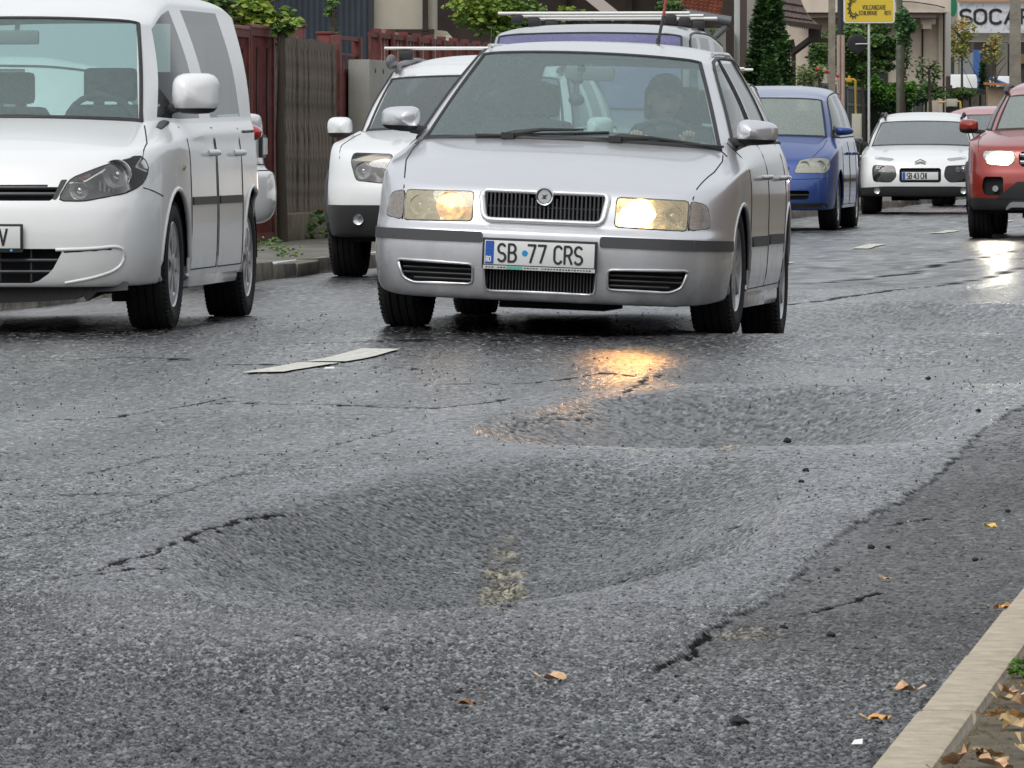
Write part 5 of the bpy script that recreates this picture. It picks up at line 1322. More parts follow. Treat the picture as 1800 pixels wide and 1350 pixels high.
for y0, y1, lab in ((50.5, 53.5, 'short bit of white dash beside the silver car'), (61.2, 63.7, 'white dash in front of the red off-roader'), (71.8, 74.9, 'farthest white dash beside the red off-roader'), (83, 86, 'distant white dash'), (94, 97, 'most distant white dash')):
    tag(dash(-4.74, -4.58, y0, y1), lab, kind='structure')

# --- fence of the left side
M_RED = mat('rusty_red_metal', (.19, .035, .028), .6, bump=.3, bscale=30, vcol=(.08, .022, .018), vscale=7)
M_WOOD = mat('grey_planks', (.225, .18, .135), .85, bump=.6, bscale=50, vcol=(.07, .06, .048), vscale=8)
FX = -9.5
def gatepanel(px0, px1, yt, yb, name, label):
    y0, y1 = Yat(px0, FX), Yat(px1, FX); D = Dof(FX, (y0 + y1) / 2); zt, zb = zat(yt, D), .10
    r = empty(name, (FX, (y0 + y1) / 2, zb), label=label, cat='gate'); w = y1 - y0; h = zt - zb
    f = MB()
    for yy in (-w / 2 + .03, w / 2 - .03): f.box((0, yy, h / 2), (.05, .06, h))
    for zz in (.05, h - .03): f.box((0, 0, zz), (.048, w - .12, .06))
    f.tube([(0, -w / 2, h + .01), (0, w / 2, h + .01)], .03, 8); f.build('gate_frame', M_RED, r)
    b = MB(); n = int((w - .12) / .05)
    for i in range(n + 1):
        yy = -w / 2 + .06 + (w - .12) * i / n; xx = .012 if i % 2 else -.012
        b.v += [(xx, yy, .08), (xx, yy, h - .06)]
        if i: k = len(b.v); b.f.append((k - 4, k - 2, k - 1, k - 3))
    b.build('sheet', M_RED, r)
    for c, z0, z1 in ((-.22, .45, .98), (.22, .45, .98), (0, .12, .5)):
        s_ = MB(); yc = c * w; za, zc_ = z0 * h, z1 * h - .12; s_.add([(.022, yc, za), (.022, yc + .035, (za + zc_) / 2), (.022, yc, zc_), (.022, yc - .035, (za + zc_) / 2), (-.022, yc, za), (-.022, yc + .035, (za + zc_) / 2), (-.022, yc, zc_), (-.022, yc - .035, (za + zc_) / 2)],
            [(0, 1, 2, 3), (7, 6, 5, 4), (0, 4, 5, 1), (1, 5, 6, 2), (2, 6, 7, 3), (3, 7, 4, 0)]); s_.build('spear', mat('dark_red_metal', (.04, .012, .01), .6), r)
gatepanel(352, 391, 50, 450, 'metal_gate', 'red metal gate leaf mostly hidden behind the white van')
gatepanel(393, 435, 52, 450, 'metal_gate', 'red metal gate leaf beside the van roof')
gatepanel(437, 479, 52, 450, 'metal_gate', 'red metal gate leaf touching the plank fence')
def post(px, w, yt, label, d=.12, X=FX + .0, m=None, name='fence_post', yb=None, cat='post'):
    y = Yat(px, X); D = Dof(X, y); zt = zat(yt, D); b = MB(); b.box((0, 0, (zt - .1) / 2), (d, w, zt - .1)); b.box((0, 0, zt - .1 + .012), (d + .03, w + .03, .024))
    o = b.build(name, m or M_RED, loc=(X, y, .1), bevel=.008); return tag(o, label, cat)
post(452, .16, 38, 'square red post rising behind the gate leaves', X=FX - .15)
post(524, .16, 48, 'red post top showing over the middle of the plank fence', X=FX - .15)
# plank fence, plank by plank, on a concrete plinth
y0, y1 = Yat(481, FX), Yat(589, FX); fr = empty('plank_fence', (FX, (y0 + y1) / 2, .1), label='weathered grey plank fence on a concrete plinth', cat='fence')
N = 17
for i in range(N):
    ya_, yb_ = lerp(y0, y1, i / N), lerp(y0, y1, (i + 1) / N); D = Dof(FX, ya_); zt = zat(lerp(60, 79, i / N) + rng.uniform(-2.5, 2.5), D); zb = .34 + rng.uniform(-.01, .01)
    b = MB(); b.box((0, 0, 0), (.022, (yb_ - ya_) - rng.uniform(.010, .022), zt - zb)); b.build('plank', M_WOOD, fr, loc=(rng.uniform(-.012, .012), (ya_ + yb_) / 2 - (y0 + y1) / 2, (zt + zb) / 2 - .1), rot=(rng.uniform(-.004, .004), 0, 0))
b = MB(); b.box((-.04, 0, .55), (.05, y1 - y0, .08)); b.box((-.04, 0, 1.45), (.05, y1 - y0, .08)); b.build('fence_rail', M_WOOD, fr)
b = MB(); b.box((0, 0, .115), (.2, y1 - y0, .23)); b.build('plinth', mat('old_plinth', (.22, .19, .13), .9, bump=.7, bscale=25, vcol=(.10, .09, .06), vscale=5), fr, bevel=.01)
# red framed post group right of the planks
ya_, yb_ = Yat(591, FX), Yat(628, FX); r = empty('lattice_gate_post', (FX, (ya_ + yb_) / 2, .1), label='broad red sheet metal post with an open lattice head', cat='gate post'); w = yb_ - ya_; h = zat(62, 62.5) - .1
b = MB(); b.box((0, 0, (h - .35) / 2), (.05, w - .04, h - .35)); b.build('sheet', M_RED, r)
for yy in (-w / 2, w / 2): b = MB(); b.box((0, yy, h / 2), (.09, .09, h)); b.build('upright', M_RED, r, bevel=.006)
b = MB(); b.box((0, 0, h - .02), (.05, w - .1, .04)); b.box((0, 0, h - .33), (.05, w - .1, .05)); b.box((0, 0, h - .17), (.03, w - .1, .02))
for k in range(4): b.box((0, -w / 2 + w * (k + 1) / 5, h - .26), (.02, .025, .12))
b.build('lattice', M_RED, r)
post(575, .42, 61, 'short red post head between plank fence and lattice', X=FX - .2)
# red lattice fence running on behind the parked cars
ya_, yb_ = Yat(650, FX), Yat(900, FX); r = empty('red_fence', (FX, (ya_ + yb_) / 2, .1), label='red metal fence with thin uprights behind the white off-roader', cat='fence'); L_ = yb_ - ya_
for z in (1.88, 1.55, .5): b = MB(); b.box((0, 0, z), (.04, L_, .05)); b.build('fence_rail', M_RED, r)
for i in range(int(L_ / .9)): b = MB(); b.box((0, -L_ / 2 + .45 + i * .9, .97), (.08, .09, 1.94)); b.build('upright', M_RED, r)
b = MB(); b.box((-.08, 0, .80), (.03, L_, 1.5)); b.build('back_boards', M_WOOD, r)
b = MB()
for i in range(int(L_ / .22)): b.box((0, -L_ / 2 + i * .22, 1.7), (.02, .03, .34))
o = b.build('fence_bars', M_RED, r); o['kind'] = 'stuff'
# pale grey cabinet
y = Yat(655, FX + .15); D = Dof(FX + .15, y); zt = zat(107, D); b = MB(); b.box((0, 0, (zt - .1) / 2), (.2, 1.9, zt - .1)); o = b.build('utility_cabinet', mat('cabinet_grey', (.34, .34, .30), .6, vcol=(.28, .28, .24), vscale=3), loc=(FX + .15, y + .1, .1), bevel=.01); tag(o, 'pale grey flat cabinet against the red fence', 'cabinet')
b = MB()
for yy in (-.6, -.1): b = MB(); b.lathe([(.102, .001), (.106, .02), (.10, .025)], 10, 'x', (0, yy, zt - .2)); b.build('screw', M_BLACK, o)

# --- houses across the back of the left side
def facade(name, label, px0, px1, py0, py1, D, m, depth=3, cat='house', base=None, **k):
    a = P(px0, py1, D); b_ = P(px1, py0, D); z0 = .09 if base is None else base; mb = MB(); w = (b_ - a).length
    w = math.hypot(b_.x - a.x, b_.y - a.y); c = Vector(((a.x + b_.x) / 2, (a.y + b_.y) / 2, z0)); h = b_.z - z0
    ang = math.atan2(b_.y - a.y, b_.x - a.x)
    r = empty(name, c, (0, 0, ang), label=label, cat=cat); mb.box((0, depth / 2, h / 2), (w, depth, h)); mb.build('wall', m, r); return r, w, h, D
def loc(r, px, py, D, off=0):
    """local coordinates on the face of a facade"""
    p = P(px, py, D); q = Matrix.Rotation(-r.rotation_euler.z, 3, 'Z') @ (p - r.location); return Vector((q.x, -off, q.z))
def fbox(r, D, px0, px1, py0, py1, m, name, off=.0, th=.06, bev=0):
    a = loc(r, px0, py1, D); c = loc(r, px1, py0, D); b = MB(); b.box(((a.x + c.x) / 2, -off - th / 2, (a.z + c.z) / 2), (abs(c.x - a.x), th, abs(c.z - a.z))); return b.build(name, m, r, bevel=bev)
M_NAVY = mat('navy_sheet', (.030, .042, .060), .45, bump=.2, bscale=10, vcol=(.018, .026, .038), vscale=3)
M_BEIGE = mat('beige_render', (.68, .58, .48), .85, bump=.2, bscale=80, var=.12, vscale=2)
M_CREAM = mat('cream_render', (.50, .47, .38), .85, bump=.2, bscale=80, var=.12, vscale=1.5)
M_BROWN = mat('dark_brown', (.035, .022, .018), .7, var=.3, vscale=6)
M_RUST = mat('rust', (.25, .09, .035), .8, vcol=(.09, .03, .02), vscale=9)
r, w, h, D = facade('shed', 'dark blue corrugated metal shed wall above the plank fence', 372, 648, -70, 300, 74, mat('shed_dark', (.02, .022, .025), .8))
b = MB(); n = 80; a = loc(r, 372, 200, D); c = loc(r, 648, -70, D)
for i in range(n + 1):
    x = lerp(a.x, c.x, i / n); yy = -.03 - .018 * math.sin(i * 2.1); b.v += [(x, yy, 0), (x, yy, c.z)]
    if i: k = len(b.v); b.f.append((k - 4, k - 2, k - 1, k - 3))
b.build('corrugated_sheet', M_NAVY, r, smooth=180)
fbox(r, D, 372, 470, -70, 15, mat('grey_render', (.25, .24, .22), .9, var=.3, vscale=4), 'render_panel', .06, .05)
r, w, h, D = facade('outbuilding', 'beige outbuilding with a brown corner post above the red fence', 640, 764, -70, 60, 79, M_CREAM, base=1.2)
fbox(r, D, 638, 652, -60, 76, M_RUST, 'corner_beam', .02, .12); fbox(r, D, 743, 753, -60, 55, M_BROWN, 'corner_post', .02, .1); fbox(r, D, 652, 764, 52, 60, M_BROWN, 'base_beam', .01, .1)
b = MB(); p0, p1, p2 = loc(r, 652, 52, D), loc(r, 752, 75, D), loc(r, 800, 72, D)
b.beam((p0.x, -.2, p0.z), (p1.x, -.2, p1.z), .05, .06); b.build('lean_to_edge', mat('pinkish_metal', (.32, .20, .18), .5), r)
q = MB(); q.add([(p1.x, -.2, p1.z), (p2.x, -.25, p2.z), (p2.x - .1, .5, p2.z + .12), (p1.x, .5, p1.z + .16)], [(0, 1, 2, 3)]); q.build('awning', mat('sandstone_sheet', (.42, .36, .26), .8, var=.3, vscale=8), r)
# dark timber house behind the middle
r, w, h, D = facade('timber_house', 'dark timber house under deep eaves behind the parked vehicles', 740, 1290, -90, 200, 98, mat('dark_timber', (.045, .028, .022), .8, vcol=(.02, .014, .012), vscale=2))
b = MB(); p, q_ = loc(r, 1005, -30, D), loc(r, 1082, 32, D); b.beam((p.x, -.5, p.z), (q_.x, -.5, q_.z), .12, .16); b.build('white_rafter', mat('offwhite_wood', (.5, .44, .40), .7), r)
for x0 in (985, 1100, 1160, 1220): fbox(r, D, x0, x0 + 10, -60, 120, M_BROWN, 'post', .05, .12)
fbox(r, D, 740, 1200, -20, -6, mat('grey_eave', (.12, .11, .11), .7), 'eave_board', .3, .05)
# terracotta roof corner with gutter
M_TILE = mat('terracotta', (.32, .10, .055), .8, vcol=(.18, .055, .035), vscale=9)
r = empty('tiled_porch', P(1235, 353, 92), (0, 0, YAW), label='porch with orange tiled roof corner, grey gutter and elbow downpipe', cat='porch'); r.location.z = .09
D = 92
def pl(px, py, off=0): p = P(px, py, D); q = Matrix.Rotation(-YAW, 3, 'Z') @ (p - r.location); return Vector((q.x, q.y - off, q.z))
for row in range(7):
    for k in range(9):
        a = pl(1198 + k * 8 + row * 3 - row * 2, 24 - row * 6 + (k * 1.1)); tb = MB(); tb.tube([a + Vector((0, .1, 0)), a + Vector((0, .35, .12))], .034, 7); tb.build('roof_tile', M_TILE, r, smooth=60)
g = MB(); g.tube([pl(1200, 24), pl(1240, 30), pl(1284, 38)], .07, 10); g.build('gutter', mat('zinc', (.16, .165, .17), .4, .4), r, smooth=60)
g = MB(); g.tube([pl(1276, 38), pl(1276, 48), pl(1240, 80), pl(1237, 120)], .045, 9); g.build('downpipe', mat('zinc', (.1, .1, .1)), r, smooth=60)
g = MB(); a, c = pl(1233, 200), pl(1243, 32); g.box((a.x, a.y + .3, c.z / 2), (.09, .09, c.z)); a2 = pl(1205, 40); g.box((a2.x, a.y + .3, c.z / 2), (.08, .09, c.z)); g.build('porch_post', M_BROWN, r)
g = MB(); g.box(((a.x + a2.x) / 2, a.y + .6, 1.0), (.9, .1, 2.9)); g.build('porch_wall', mat('pale_wall', (.50, .50, .46), .8), r)
# white building
M_WHITEW = mat('white_render', (.60, .62, .60), .7, var=.06, vscale=3)
r, w, h, D = facade('white_building', 'white panelled building with a narrow red window left of the tall thuja', 1246, 1312, -60, 353, 104, M_WHITEW)
fbox(r, D, 1281, 1290, 56, 300, mat('white_shade', (.42, .43, .43), .7), 'pilaster', .0, .12); fbox(r, D, 1272, 1279, 84, 112, mat('red_frame', (.16, .03, .02), .6), 'window', .01, .05); fbox(r, D, 1300, 1312, -60, 353, mat('brown_corner', (.09, .065, .055), .8), 'corner_strip', .01, .1)
# beige house with jettied storey
r, w, h, D = facade('beige_house', 'beige house with a jettied upper storey, corbels and a brown soffit behind the ivy', 1382, 1662, -70, 353, 142, M_BEIGE, 8)
beige = r
fbox(r, D, 1400, 1662, -70, 24, M_BEIGE, 'upper_storey', .03, 1.0); s_ = fbox(r, D, 1412, 1640, 24, 33, mat('soffit', (.15, .11, .10), .8), 'soffit', .02, .95)
for x0, x1, ya2, yb2 in ((1615, 1640, 28, 44), (1618, 1633, 44, 52)): fbox(r, D, x0, x1, ya2, yb2, M_BEIGE, 'corbel', .02, .7)
fbox(r, D, 1619, 1622, 52, 300, M_BROWN, 'recess', .01, .04); fbox(r, D, 1648, 1655, 30, 300, mat('pale_quoin', (.56, .50, .42), .8), 'pilaster', .01, .15)
fbox(r, D, 1420, 1428, 70, 300, mat('grey_column', (.30, .28, .24), .8), 'column', .1, .12)
b = MB(); a = loc(r, 1656.5, 353, D); c = loc(r, 1656.5, -60, D); b.tube([(a.x, -.3, a.z), (c.x, -.3, c.z)], .02, 8); b.build('downpipe', M_BROWN, r)
b = MB(); pts = [loc(r, *p, D) for p in ((1560, 4), (1600, 6), (1640, 12), (1654, 16))]; b.tube([(p.x, -1.1, p.z) for p in pts], .012, 5); b.build('cable', M_BLACK, r)
fbox(r, D, 1520, 1560, 80, 200, mat('dark_opening', (.03, .03, .03), .5), 'window', .01, .03)
# brown shingled canopy with timber bracket
rc = empty('shingled_canopy', P(1380, 353, 110), (0, 0, YAW), label='curved brown shingle canopy on a dark timber bracket right of the thuja', cat='canopy'); rc.location.z = .09; D = 110
def pc(px, py, o=0): p = P(px, py, D); q = Matrix.Rotation(-YAW, 3, 'Z') @ (p - rc.location); return Vector((q.x, q.y - o, q.z))
M_SHIN = mat('shingle_brown', (.115, .085, .075), .8, var=.35, vscale=14)
rowsC = [(-50, 1352, 1392), (-30, 1354, 1400), (-14, 1356, 1404), (2, 1358, 1409), (16, 1360, 1416), (28, 1362, 1425), (38, 1364, 1437)]
for i in range(6):
    (ya2, xa0, xa1), (yb2, xb0, xb1) = rowsC[i], rowsC[i + 1]; n = 9
    for k in range(n):
        t0, t1 = k / n, (k + .93) / n; dz = .02 * (k % 2)
        v = [pc(lerp(xb0, xb1, t0), yb2 + 9 * t0, .30 + i * .1), pc(lerp(xb0, xb1, t1), yb2 + 9 * t1, .30 + i * .1), pc(lerp(xa0, xa1, t1), ya2 + 8 * t1, .12 + i * .1), pc(lerp(xa0, xa1, t0), ya2 + 8 * t0, .12 + i * .1)]
        v += [p + Vector((0, .03, -.03)) for p in v]; s_ = MB(); s_.add(v, [(0, 1, 2, 3), (4, 7, 6, 5), (0, 4, 5, 1), (1, 5, 6, 2), (2, 6, 7, 3), (3, 7, 4, 0)]); s_.build('shingle', M_SHIN, rc)
b = MB(); b.beam(pc(1362, 40, .7), pc(1438, 50, .9), .12, .08); b.beam(pc(1394, 92, .1), pc(1422, 70, .6), .08, .08); b.beam(pc(1394, 92, .1), pc(1390, 70, .1), .08, .08); b.beam(pc(1394, 92, .1), pc(1394, 200, .1), .07, .07); b.beam(pc(1424, 48, .6), pc(1424, 75, .6), .12, .12); b.beam(pc(1434, 52, .6), pc(1434, 75, .6), .1, .1); b.beam(pc(1420, 73, .6), pc(1452, 72, .6), .09, .07); b.build('timber_bracket', M_BROWN, rc)
b = MB()
for k in range(8): a = pc(1384 + k * 4, 45 + k * .6, .75); b.add([a, a + Vector((.04, 0, 0)), a + Vector((.02, 0, -.05))], [(0, 1, 2)])
b.build('fringe', M_BROWN, rc)

# --- green fence with plinth, posts and finials
M_GREEN = mat('dark_green_metal', (.012, .035, .034), .45, bump=.1, var=.2, vscale=4)
def gfence(px0, px1, yt, label, X=FX, step=.16, zb=.38):
    ya_, yb_ = Yat(px0, X), Yat(px1, X); r = empty('green_fence', (X, (ya_ + yb_) / 2, .1), label=label, cat='fence'); L_ = yb_ - ya_; zt = zat(yt, Dof(X, (ya_ + yb_) / 2)) - .1; zb -= .1
    for z in (zb + .04, zb + (zt - zb) * .4, zb + (zt - zb) * .8, zt - .03): b = MB(); b.box((.02, 0, z), (.05, L_, .05)); b.build('fence_rail', M_GREEN, r)
    n = int(L_ / step)
    p0 = None
    for i in range(n):
        if p0 is None: b = MB(); b.box((0, 0, 0), (.02, step * .86, zt - zb)); p0 = b.build('fence_panel', M_GREEN, r); o = p0
        else: o = p0.copy(); COL.objects.link(o); o.parent = r
        o.location = (rng.uniform(-.008, .008), -L_ / 2 + (i + .5) * step, (zt + zb) / 2 + rng.uniform(-.01, .01))
    b = MB(); b.box((0, 0, zb / 2), (.22, L_, zb)); b.build('plinth', mat('old_plinth', (.2, .2, .2)), r, bevel=.01); return r
gfence(1440, 1545, 152, 'dark green sheet metal fence beside the blue people carrier')
gfence(1570, 1645, 172, 'low green fence behind the white crossover', zb=.3)
def gpost(px, yt, label, X=FX + .08, w=.13, m=M_GREEN, fin=True):
    o = post(px, w, yt + 7, label, X=X, m=m, d=w)
    if fin:
        D = Dof(X, Yat(px, X)); b = MB(); b.ellipsoid((0, 0, zat(yt + 3, D) - .1), (.05, .05, .07), 12, 8); b.build('finial', mat('pink_stone', (.42, .30, .25), .8), o, smooth=180)
gpost(1481, 148, 'dark green gate post next to the yellow gas pipe', fin=False, w=.17); gpost(1537, 145, 'green fence post with a stone finial, the taller one'); gpost(1565, 153, 'green fence post with a stone finial beside the reddish posts')
post(1546, .22, 167, 'reddish wooden post between the green fence posts', X=FX + .02, m=mat('reddish_wood', (.12, .06, .045), .8, var=.3)); post(1555, .14, 170, 'pale pinkish post right of the reddish wooden one', X=FX + .04, m=mat('pinkish_wood', (.27, .17, .14), .8, var=.3))
# gas pipes and meter boxes
M_YEL = mat('gas_yellow', (.62, .40, .05), .5)
def gas(pts, D, label, valve=None):
    r = empty('gas_pipe', P(pts[0][0], pts[0][1], D), label=label, cat='pipe'); b = MB(); b.tube([P(x, y, D) - r.location for x, y in pts], .022, 9); b.build('pipe', M_YEL, r, smooth=60)
    if valve:
        v = P(*valve, D) - r.location; b = MB(); b.box(v, (.09, .06, .07)); b.box(v + Vector((0, 0, .05)), (.04, .04, .05)); b.build('valve', mat('valve_orange', (.65, .36, .03), .5), r, bevel=.01)
gas([(1455, 142), (1464, 142), (1480, 140), (1500, 140), (1503, 142), (1503.5, 202)], 116, 'yellow gas pipe bent down in front of the green fence', (1492, 141))
gas([(1650, 180), (1664, 179)], 138, 'short yellow gas pipe left of the far meter box'); gas([(1682, 178), (1687, 179), (1688, 190)], 138, 'yellow gas pipe bent right of the far meter box')
def mbox(px0, px1, py0, py1, D, label):
    a, c = P(px0, py1, D), P(px1, py0, D); b = MB(); b.box((0, 0, 0), ((c - a).x, .18, c.z - a.z)); o = b.build('meter_box', mat('meter_cream', (.46, .45, .37), .6, var=.1), loc=(a + c) / 2, rot=(0, 0, YAW), bevel=.01)
    tag(o, label, 'meter box'); b = MB(); b.box((0, -.095, 0), ((c - a).x * .8, .012, (c.z - a.z) * .85)); b.build('box_door', mat('meter_cream', (.4, .4, .4)), o, bevel=.004)
    b = MB(); pz = .1 - ((a + c) / 2).z; b.box((0, .02, (pz - (c.z - a.z) / 2) / 2), (.05, .05, abs(pz) - (c.z - a.z) / 2)); b.build('stand', M_GREEN, o)
mbox(1497, 1514, 200, 250, 115.5, 'cream gas meter box below the bent yellow pipe'); mbox(1582, 1603, 178, 204, 131, 'cream meter box rising behind the white crossover'); mbox(1663, 1682, 174, 188, 137.5, 'small cream meter box between two bits of yellow pipe')

# --- poles, signs
def pole(px, D, yt, w, m, label, name='utility_pole', yb=353, sq=True, taper=.8):
    p = P(px, 300, D); z0 = .09; zt = zat(yt, D); b = MB()
    if sq: v = [(sx * w / 2 * k, sy * w / 2 * k, z) for z, k in ((0, 1), (zt - z0, taper)) for sx, sy in ((-1, -1), (1, -1), (1, 1), (-1, 1))]; b.add(v, [(0, 3, 2, 1), (4, 5, 6, 7), (0, 1, 5, 4), (1, 2, 6, 5), (2, 3, 7, 6), (3, 0, 4, 7)])
    else: b.tube([(0, 0, 0), (0, 0, zt - z0)], w / 2, 12)
    return tag(b.build(name, m, loc=(p.x, p.y, z0), rot=(0, 0, YAW), smooth=50), label, 'pole')
M_POLE = mat('pole_concrete', (.26, .235, .19), .85, bump=.3, bscale=40, var=.25, vscale=5)
pole(1461.5, 113, -60, .13, M_POLE, 'thin square concrete pole left of the yellow sign')
pole(1476.5, 116, -60, .10, mat('dark_pole', (.03, .032, .036), .7), 'dark pole just left of the yellow sign', sq=False)
b = MB(); p = P(1477, 300, 115.6); z0, z1 = zat(200, 115.6), zat(62, 115.6)
for dx in (-.036, .036): b.tube([(dx, -.08, z0 - .09), (dx, -.08, z1 - .09)], .034, 8)
tag(b.build('cable_duct', mat('duct_pink', (.42, .31, .26), .7, var=.15), loc=(p.x, p.y, .09), rot=(0, 0, YAW), smooth=60), 'twin pinkish cable ducts strapped to the dark pole', 'duct')
pole(1783.5, 135, -60, .235, M_POLE, 'thick square concrete pole in front of the petrol station sign', taper=.85)
pole(1580, 121, -60, .11, mat('lichen_bark', (.17, .18, .14), .9, bump=.6, vcol=(.09, .10, .07), vscale=6), 'lichen covered wooden pole right of the yellow sign', sq=False)
# yellow sign: VULCANIZARE / ECHILIBRARE ROTI with a tyre drawing
DS = 118.0; c = P(1527, 14, DS); sw_, sh_ = 90 / FPX * DS, 54 / FPX * DS
sg = empty('roadside_sign', (c.x, c.y, .09), (0, 0, YAW + R(1.0)), label='yellow sign board lettered VULCANIZARE ECHILIBRARE ROTI on a thin white pole', cat='sign'); cz = c.z - .09
def rplate(w, h, r_, y0, th, z, x=0):
    b = MB(); pts = rrect(x - w / 2, x + w / 2, z - h / 2, z + h / 2, r_, 3); n = len(pts); b.add([(u, y0, v) for u, v in pts] + [(u, y0 + th, v) for u, v in pts], [tuple(range(n))[::-1], tuple(range(n, 2 * n))] + [(i, (i + 1) % n, n + (i + 1) % n, n + i) for i in range(n)]); return b
rplate(sw_, sh_, .05, 0, .03, cz).build('board', mat('sign_white', (.72, .70, .62), .5), sg)
rplate(sw_ - .06, sh_ - .06, .03, -.004, .003, cz).build('yellow_face', mat('sign_yellow', (.72, .52, .05), .45), sg)
b = MB(); text_mb(b, 'VULCANIZARE', -.115, cz - .03, .072, .72, .011, -.0052, .20); b.build('letters', mat('sign_ink', (.06, .05, .03), .5), sg)
b = MB(); text_mb(b, 'ECHILIBRARE', -.175, cz - .125, .068, .64, .010, -.0052, .20); text_mb(b, 'ROTI', .268, cz - .125, .068, .64, .010, -.0052, .18); b.build('letters', mat('sign_ink', (.06, .05, .03), .5), sg)
b = MB()
for rr, rz2, th in ((.10, .15, .012), (.07, .11, .008)):
    pts = [(-.27 + rr * math.cos(R(a)) * .8, -.010, cz + .0 + rz2 * math.sin(R(a))) for a in range(60, 330, 15)]; b.tube(pts, th, 5)
for a in range(80, 320, 26): b.box((-.27 + .125 * .8 * math.cos(R(a)), -.008, cz + .18 * math.sin(R(a))), (.03, .008, .02), ry=-R(a))
b.build('tyre_drawing', mat('sign_ink', (.06, .05, .03), .5), sg)
b = MB(); b.tube([(0, .04, 0), (0, .04, cz + .2)], .022, 10); b.build('sign_pole', mat('pole_white', (.62, .64, .62), .4), sg, smooth=60)
# round traffic mirror seen from behind
DM = 117.6; c = P(1506, 77.5, DM); o = empty('round_sign', c, (0, 0, YAW), label='black round sign seen from behind on a short white bracket', cat='sign')
b = MB(); b.lathe([(0, .001), (-.01, .12), (.0, .165), (.02, .17), (.03, .001)], 32, 'y'); b.build('disc', mat('disc_black', (.012, .013, .016), .5), o, smooth=50)
b = MB(); b.tube([(-.03, -.03, -.005), (.05, -.035, 0), (.20, -.02, .0)], .011, 8); b.build('bracket', mat('pole_white', (.6, .6, .6)), o, smooth=60)

# --- petrol station far behind
DP = 215.0
r, w, h, D = facade('petrol_station', 'petrol station with a white canopy sign reading SOCAR under an orange edge', 1655, 1900, 74, 353, DP + 4, mat('station_dark', (.05, .045, .042), .7, var=.4, vscale=1.2), 6)
fbox(r, DP + 4, 1668, 1900, 9, 62, mat('canopy_white', (.62, .63, .66), .4), 'canopy_fascia', 4.0, .15)
fbox(r, DP + 4, 1668, 1900, -3, 7, mat('canopy_orange', (.62, .25, .12), .5), 'orange_edge', 4.1, .2); fbox(r, DP + 4, 1668, 1900, -80, -4, mat('back_roof', (.30, .26, .22), .8), 'roof', 1.0, .3)
fbox(r, DP + 4, 1668, 1900, 62, 75, mat('canopy_beige', (.42, .38, .33), .6), 'canopy_edge', 3.4, .15)
a = loc(r, 1688, 46, DP + 4); b = MB(); x = a.x; L2 = 22 / FPX * DP * 1.25
[text_mb(b, t_, loc(r, px_, 46, DP).x, a.z, .43, 1.45, .085, -4.17, 0) for t_, px_ in (('S', 1686), ('O', 1711), ('C', 1738), ('A', 1765), ('R', 1792))]; b.build('sign_letters', mat('letter_black', (.02, .02, .025), .5), r)
b = MB(); rr = random.Random(3)
for k in range(110):
    px_, py_ = rr.uniform(1672, 1800), rr.uniform(12, 60); q = loc(r, px_, py_, DP + 4); b.box((q.x, -4.158, q.z), (.02, .004, rr.uniform(.05, .12)), ry=.5)
b.build('fascia_streaks', mat('streak_grey', (.42, .43, .46), .6), r)
for x0, x1 in ((1740, 1759), (1668, 1674)): fbox(r, DP + 4, x0, x1, 76, 353, mat('grey_column', (.3, .3, .3)), 'column', 2.5, .35)
fbox(r, DP + 4, 1762, 1774, 108, 140, mat('shop_window', (.012, .014, .018), .15), 'window', .05, .1); fbox(r, DP + 4, 1775, 1800, 95, 112, mat('shelf_tan', (.24, .16, .08), .7), 'shop_shelf', .05, .1)
fbox(r, DP + 4, 1700, 1740, 78, 92, mat('soffit_dark', (.07, .05, .04), .8), 'canopy_soffit', 1.5, 1.5)
q = fbox(r, DP + 4, 1732, 1759, 75.5, 80, mat('small_sign', (.5, .5, .52), .5), 'small_sign', 3.6, .05)
b = MB(); a = loc(r, 1733, 77.8, DP + 4)
for k in range(7): b.box((a.x + .03 + k * .065, -3.665, a.z), (.035, .01, .04))
b.build('small_sign_print', M_INK, r)
# green oval sign edge
b = MB(); c = P(1674, 12, 150); b.lathe([(-.02, .001), (-.02, .21), (.02, .22), (.04, .001)], 30, 'y'); o = b.build('oval_sign', mat('sign_green', (.015, .20, .09), .4), loc=c, rot=(0, 0, YAW), smooth=50); o.scale = (.42, 1, 1); tag(o, 'narrow green oval sign at the corner of the white panel', 'sign')
b = MB(); b.box((-.09, .0, 0), (.14, .02, .03)); b.build('bracket', M_BROWN, o)
a, c = P(1658.5, 353, 148), P(1670, -60, 148); b = MB(); zt = c.z - .09; b.box((0, 0, zt / 2 + 1.2), ((c - a).x, .3, zt - 2.4)); o = b.build('white_panel_wall', mat('white_render', (.6, .6, .6)), loc=((a.x + c.x) / 2, a.y, .09), rot=(0, 0, YAW)); tag(o, 'narrow white wall edge right of the beige house', 'wall')
b = MB(); b.box((0, 0, 1.2), ((c - a).x - .01, .28, 2.4)); b.build('base', mat('mauve_base', (.14, .10, .11), .8), o)
# tilted grey and blue totem
b = MB(); c = P(1707, 106, 190); c.z = .09; top = zat(88, 190) - .09; b.box((-.14, 0, top / 2 - .03), (.38, .2, top - .06)); o = b.build('totem', mat('totem_grey', (.24, .26, .28), .5, .2), loc=c, rot=(0, 0, YAW)); tag(o, 'grey totem board with a blue edge in front of the petrol station', 'totem')
b = MB(); b.box((.14, -.01, top / 2), (.19, .22, top)); b.build('blue_side', mat('totem_blue', (.04, .12, .38), .5), o)
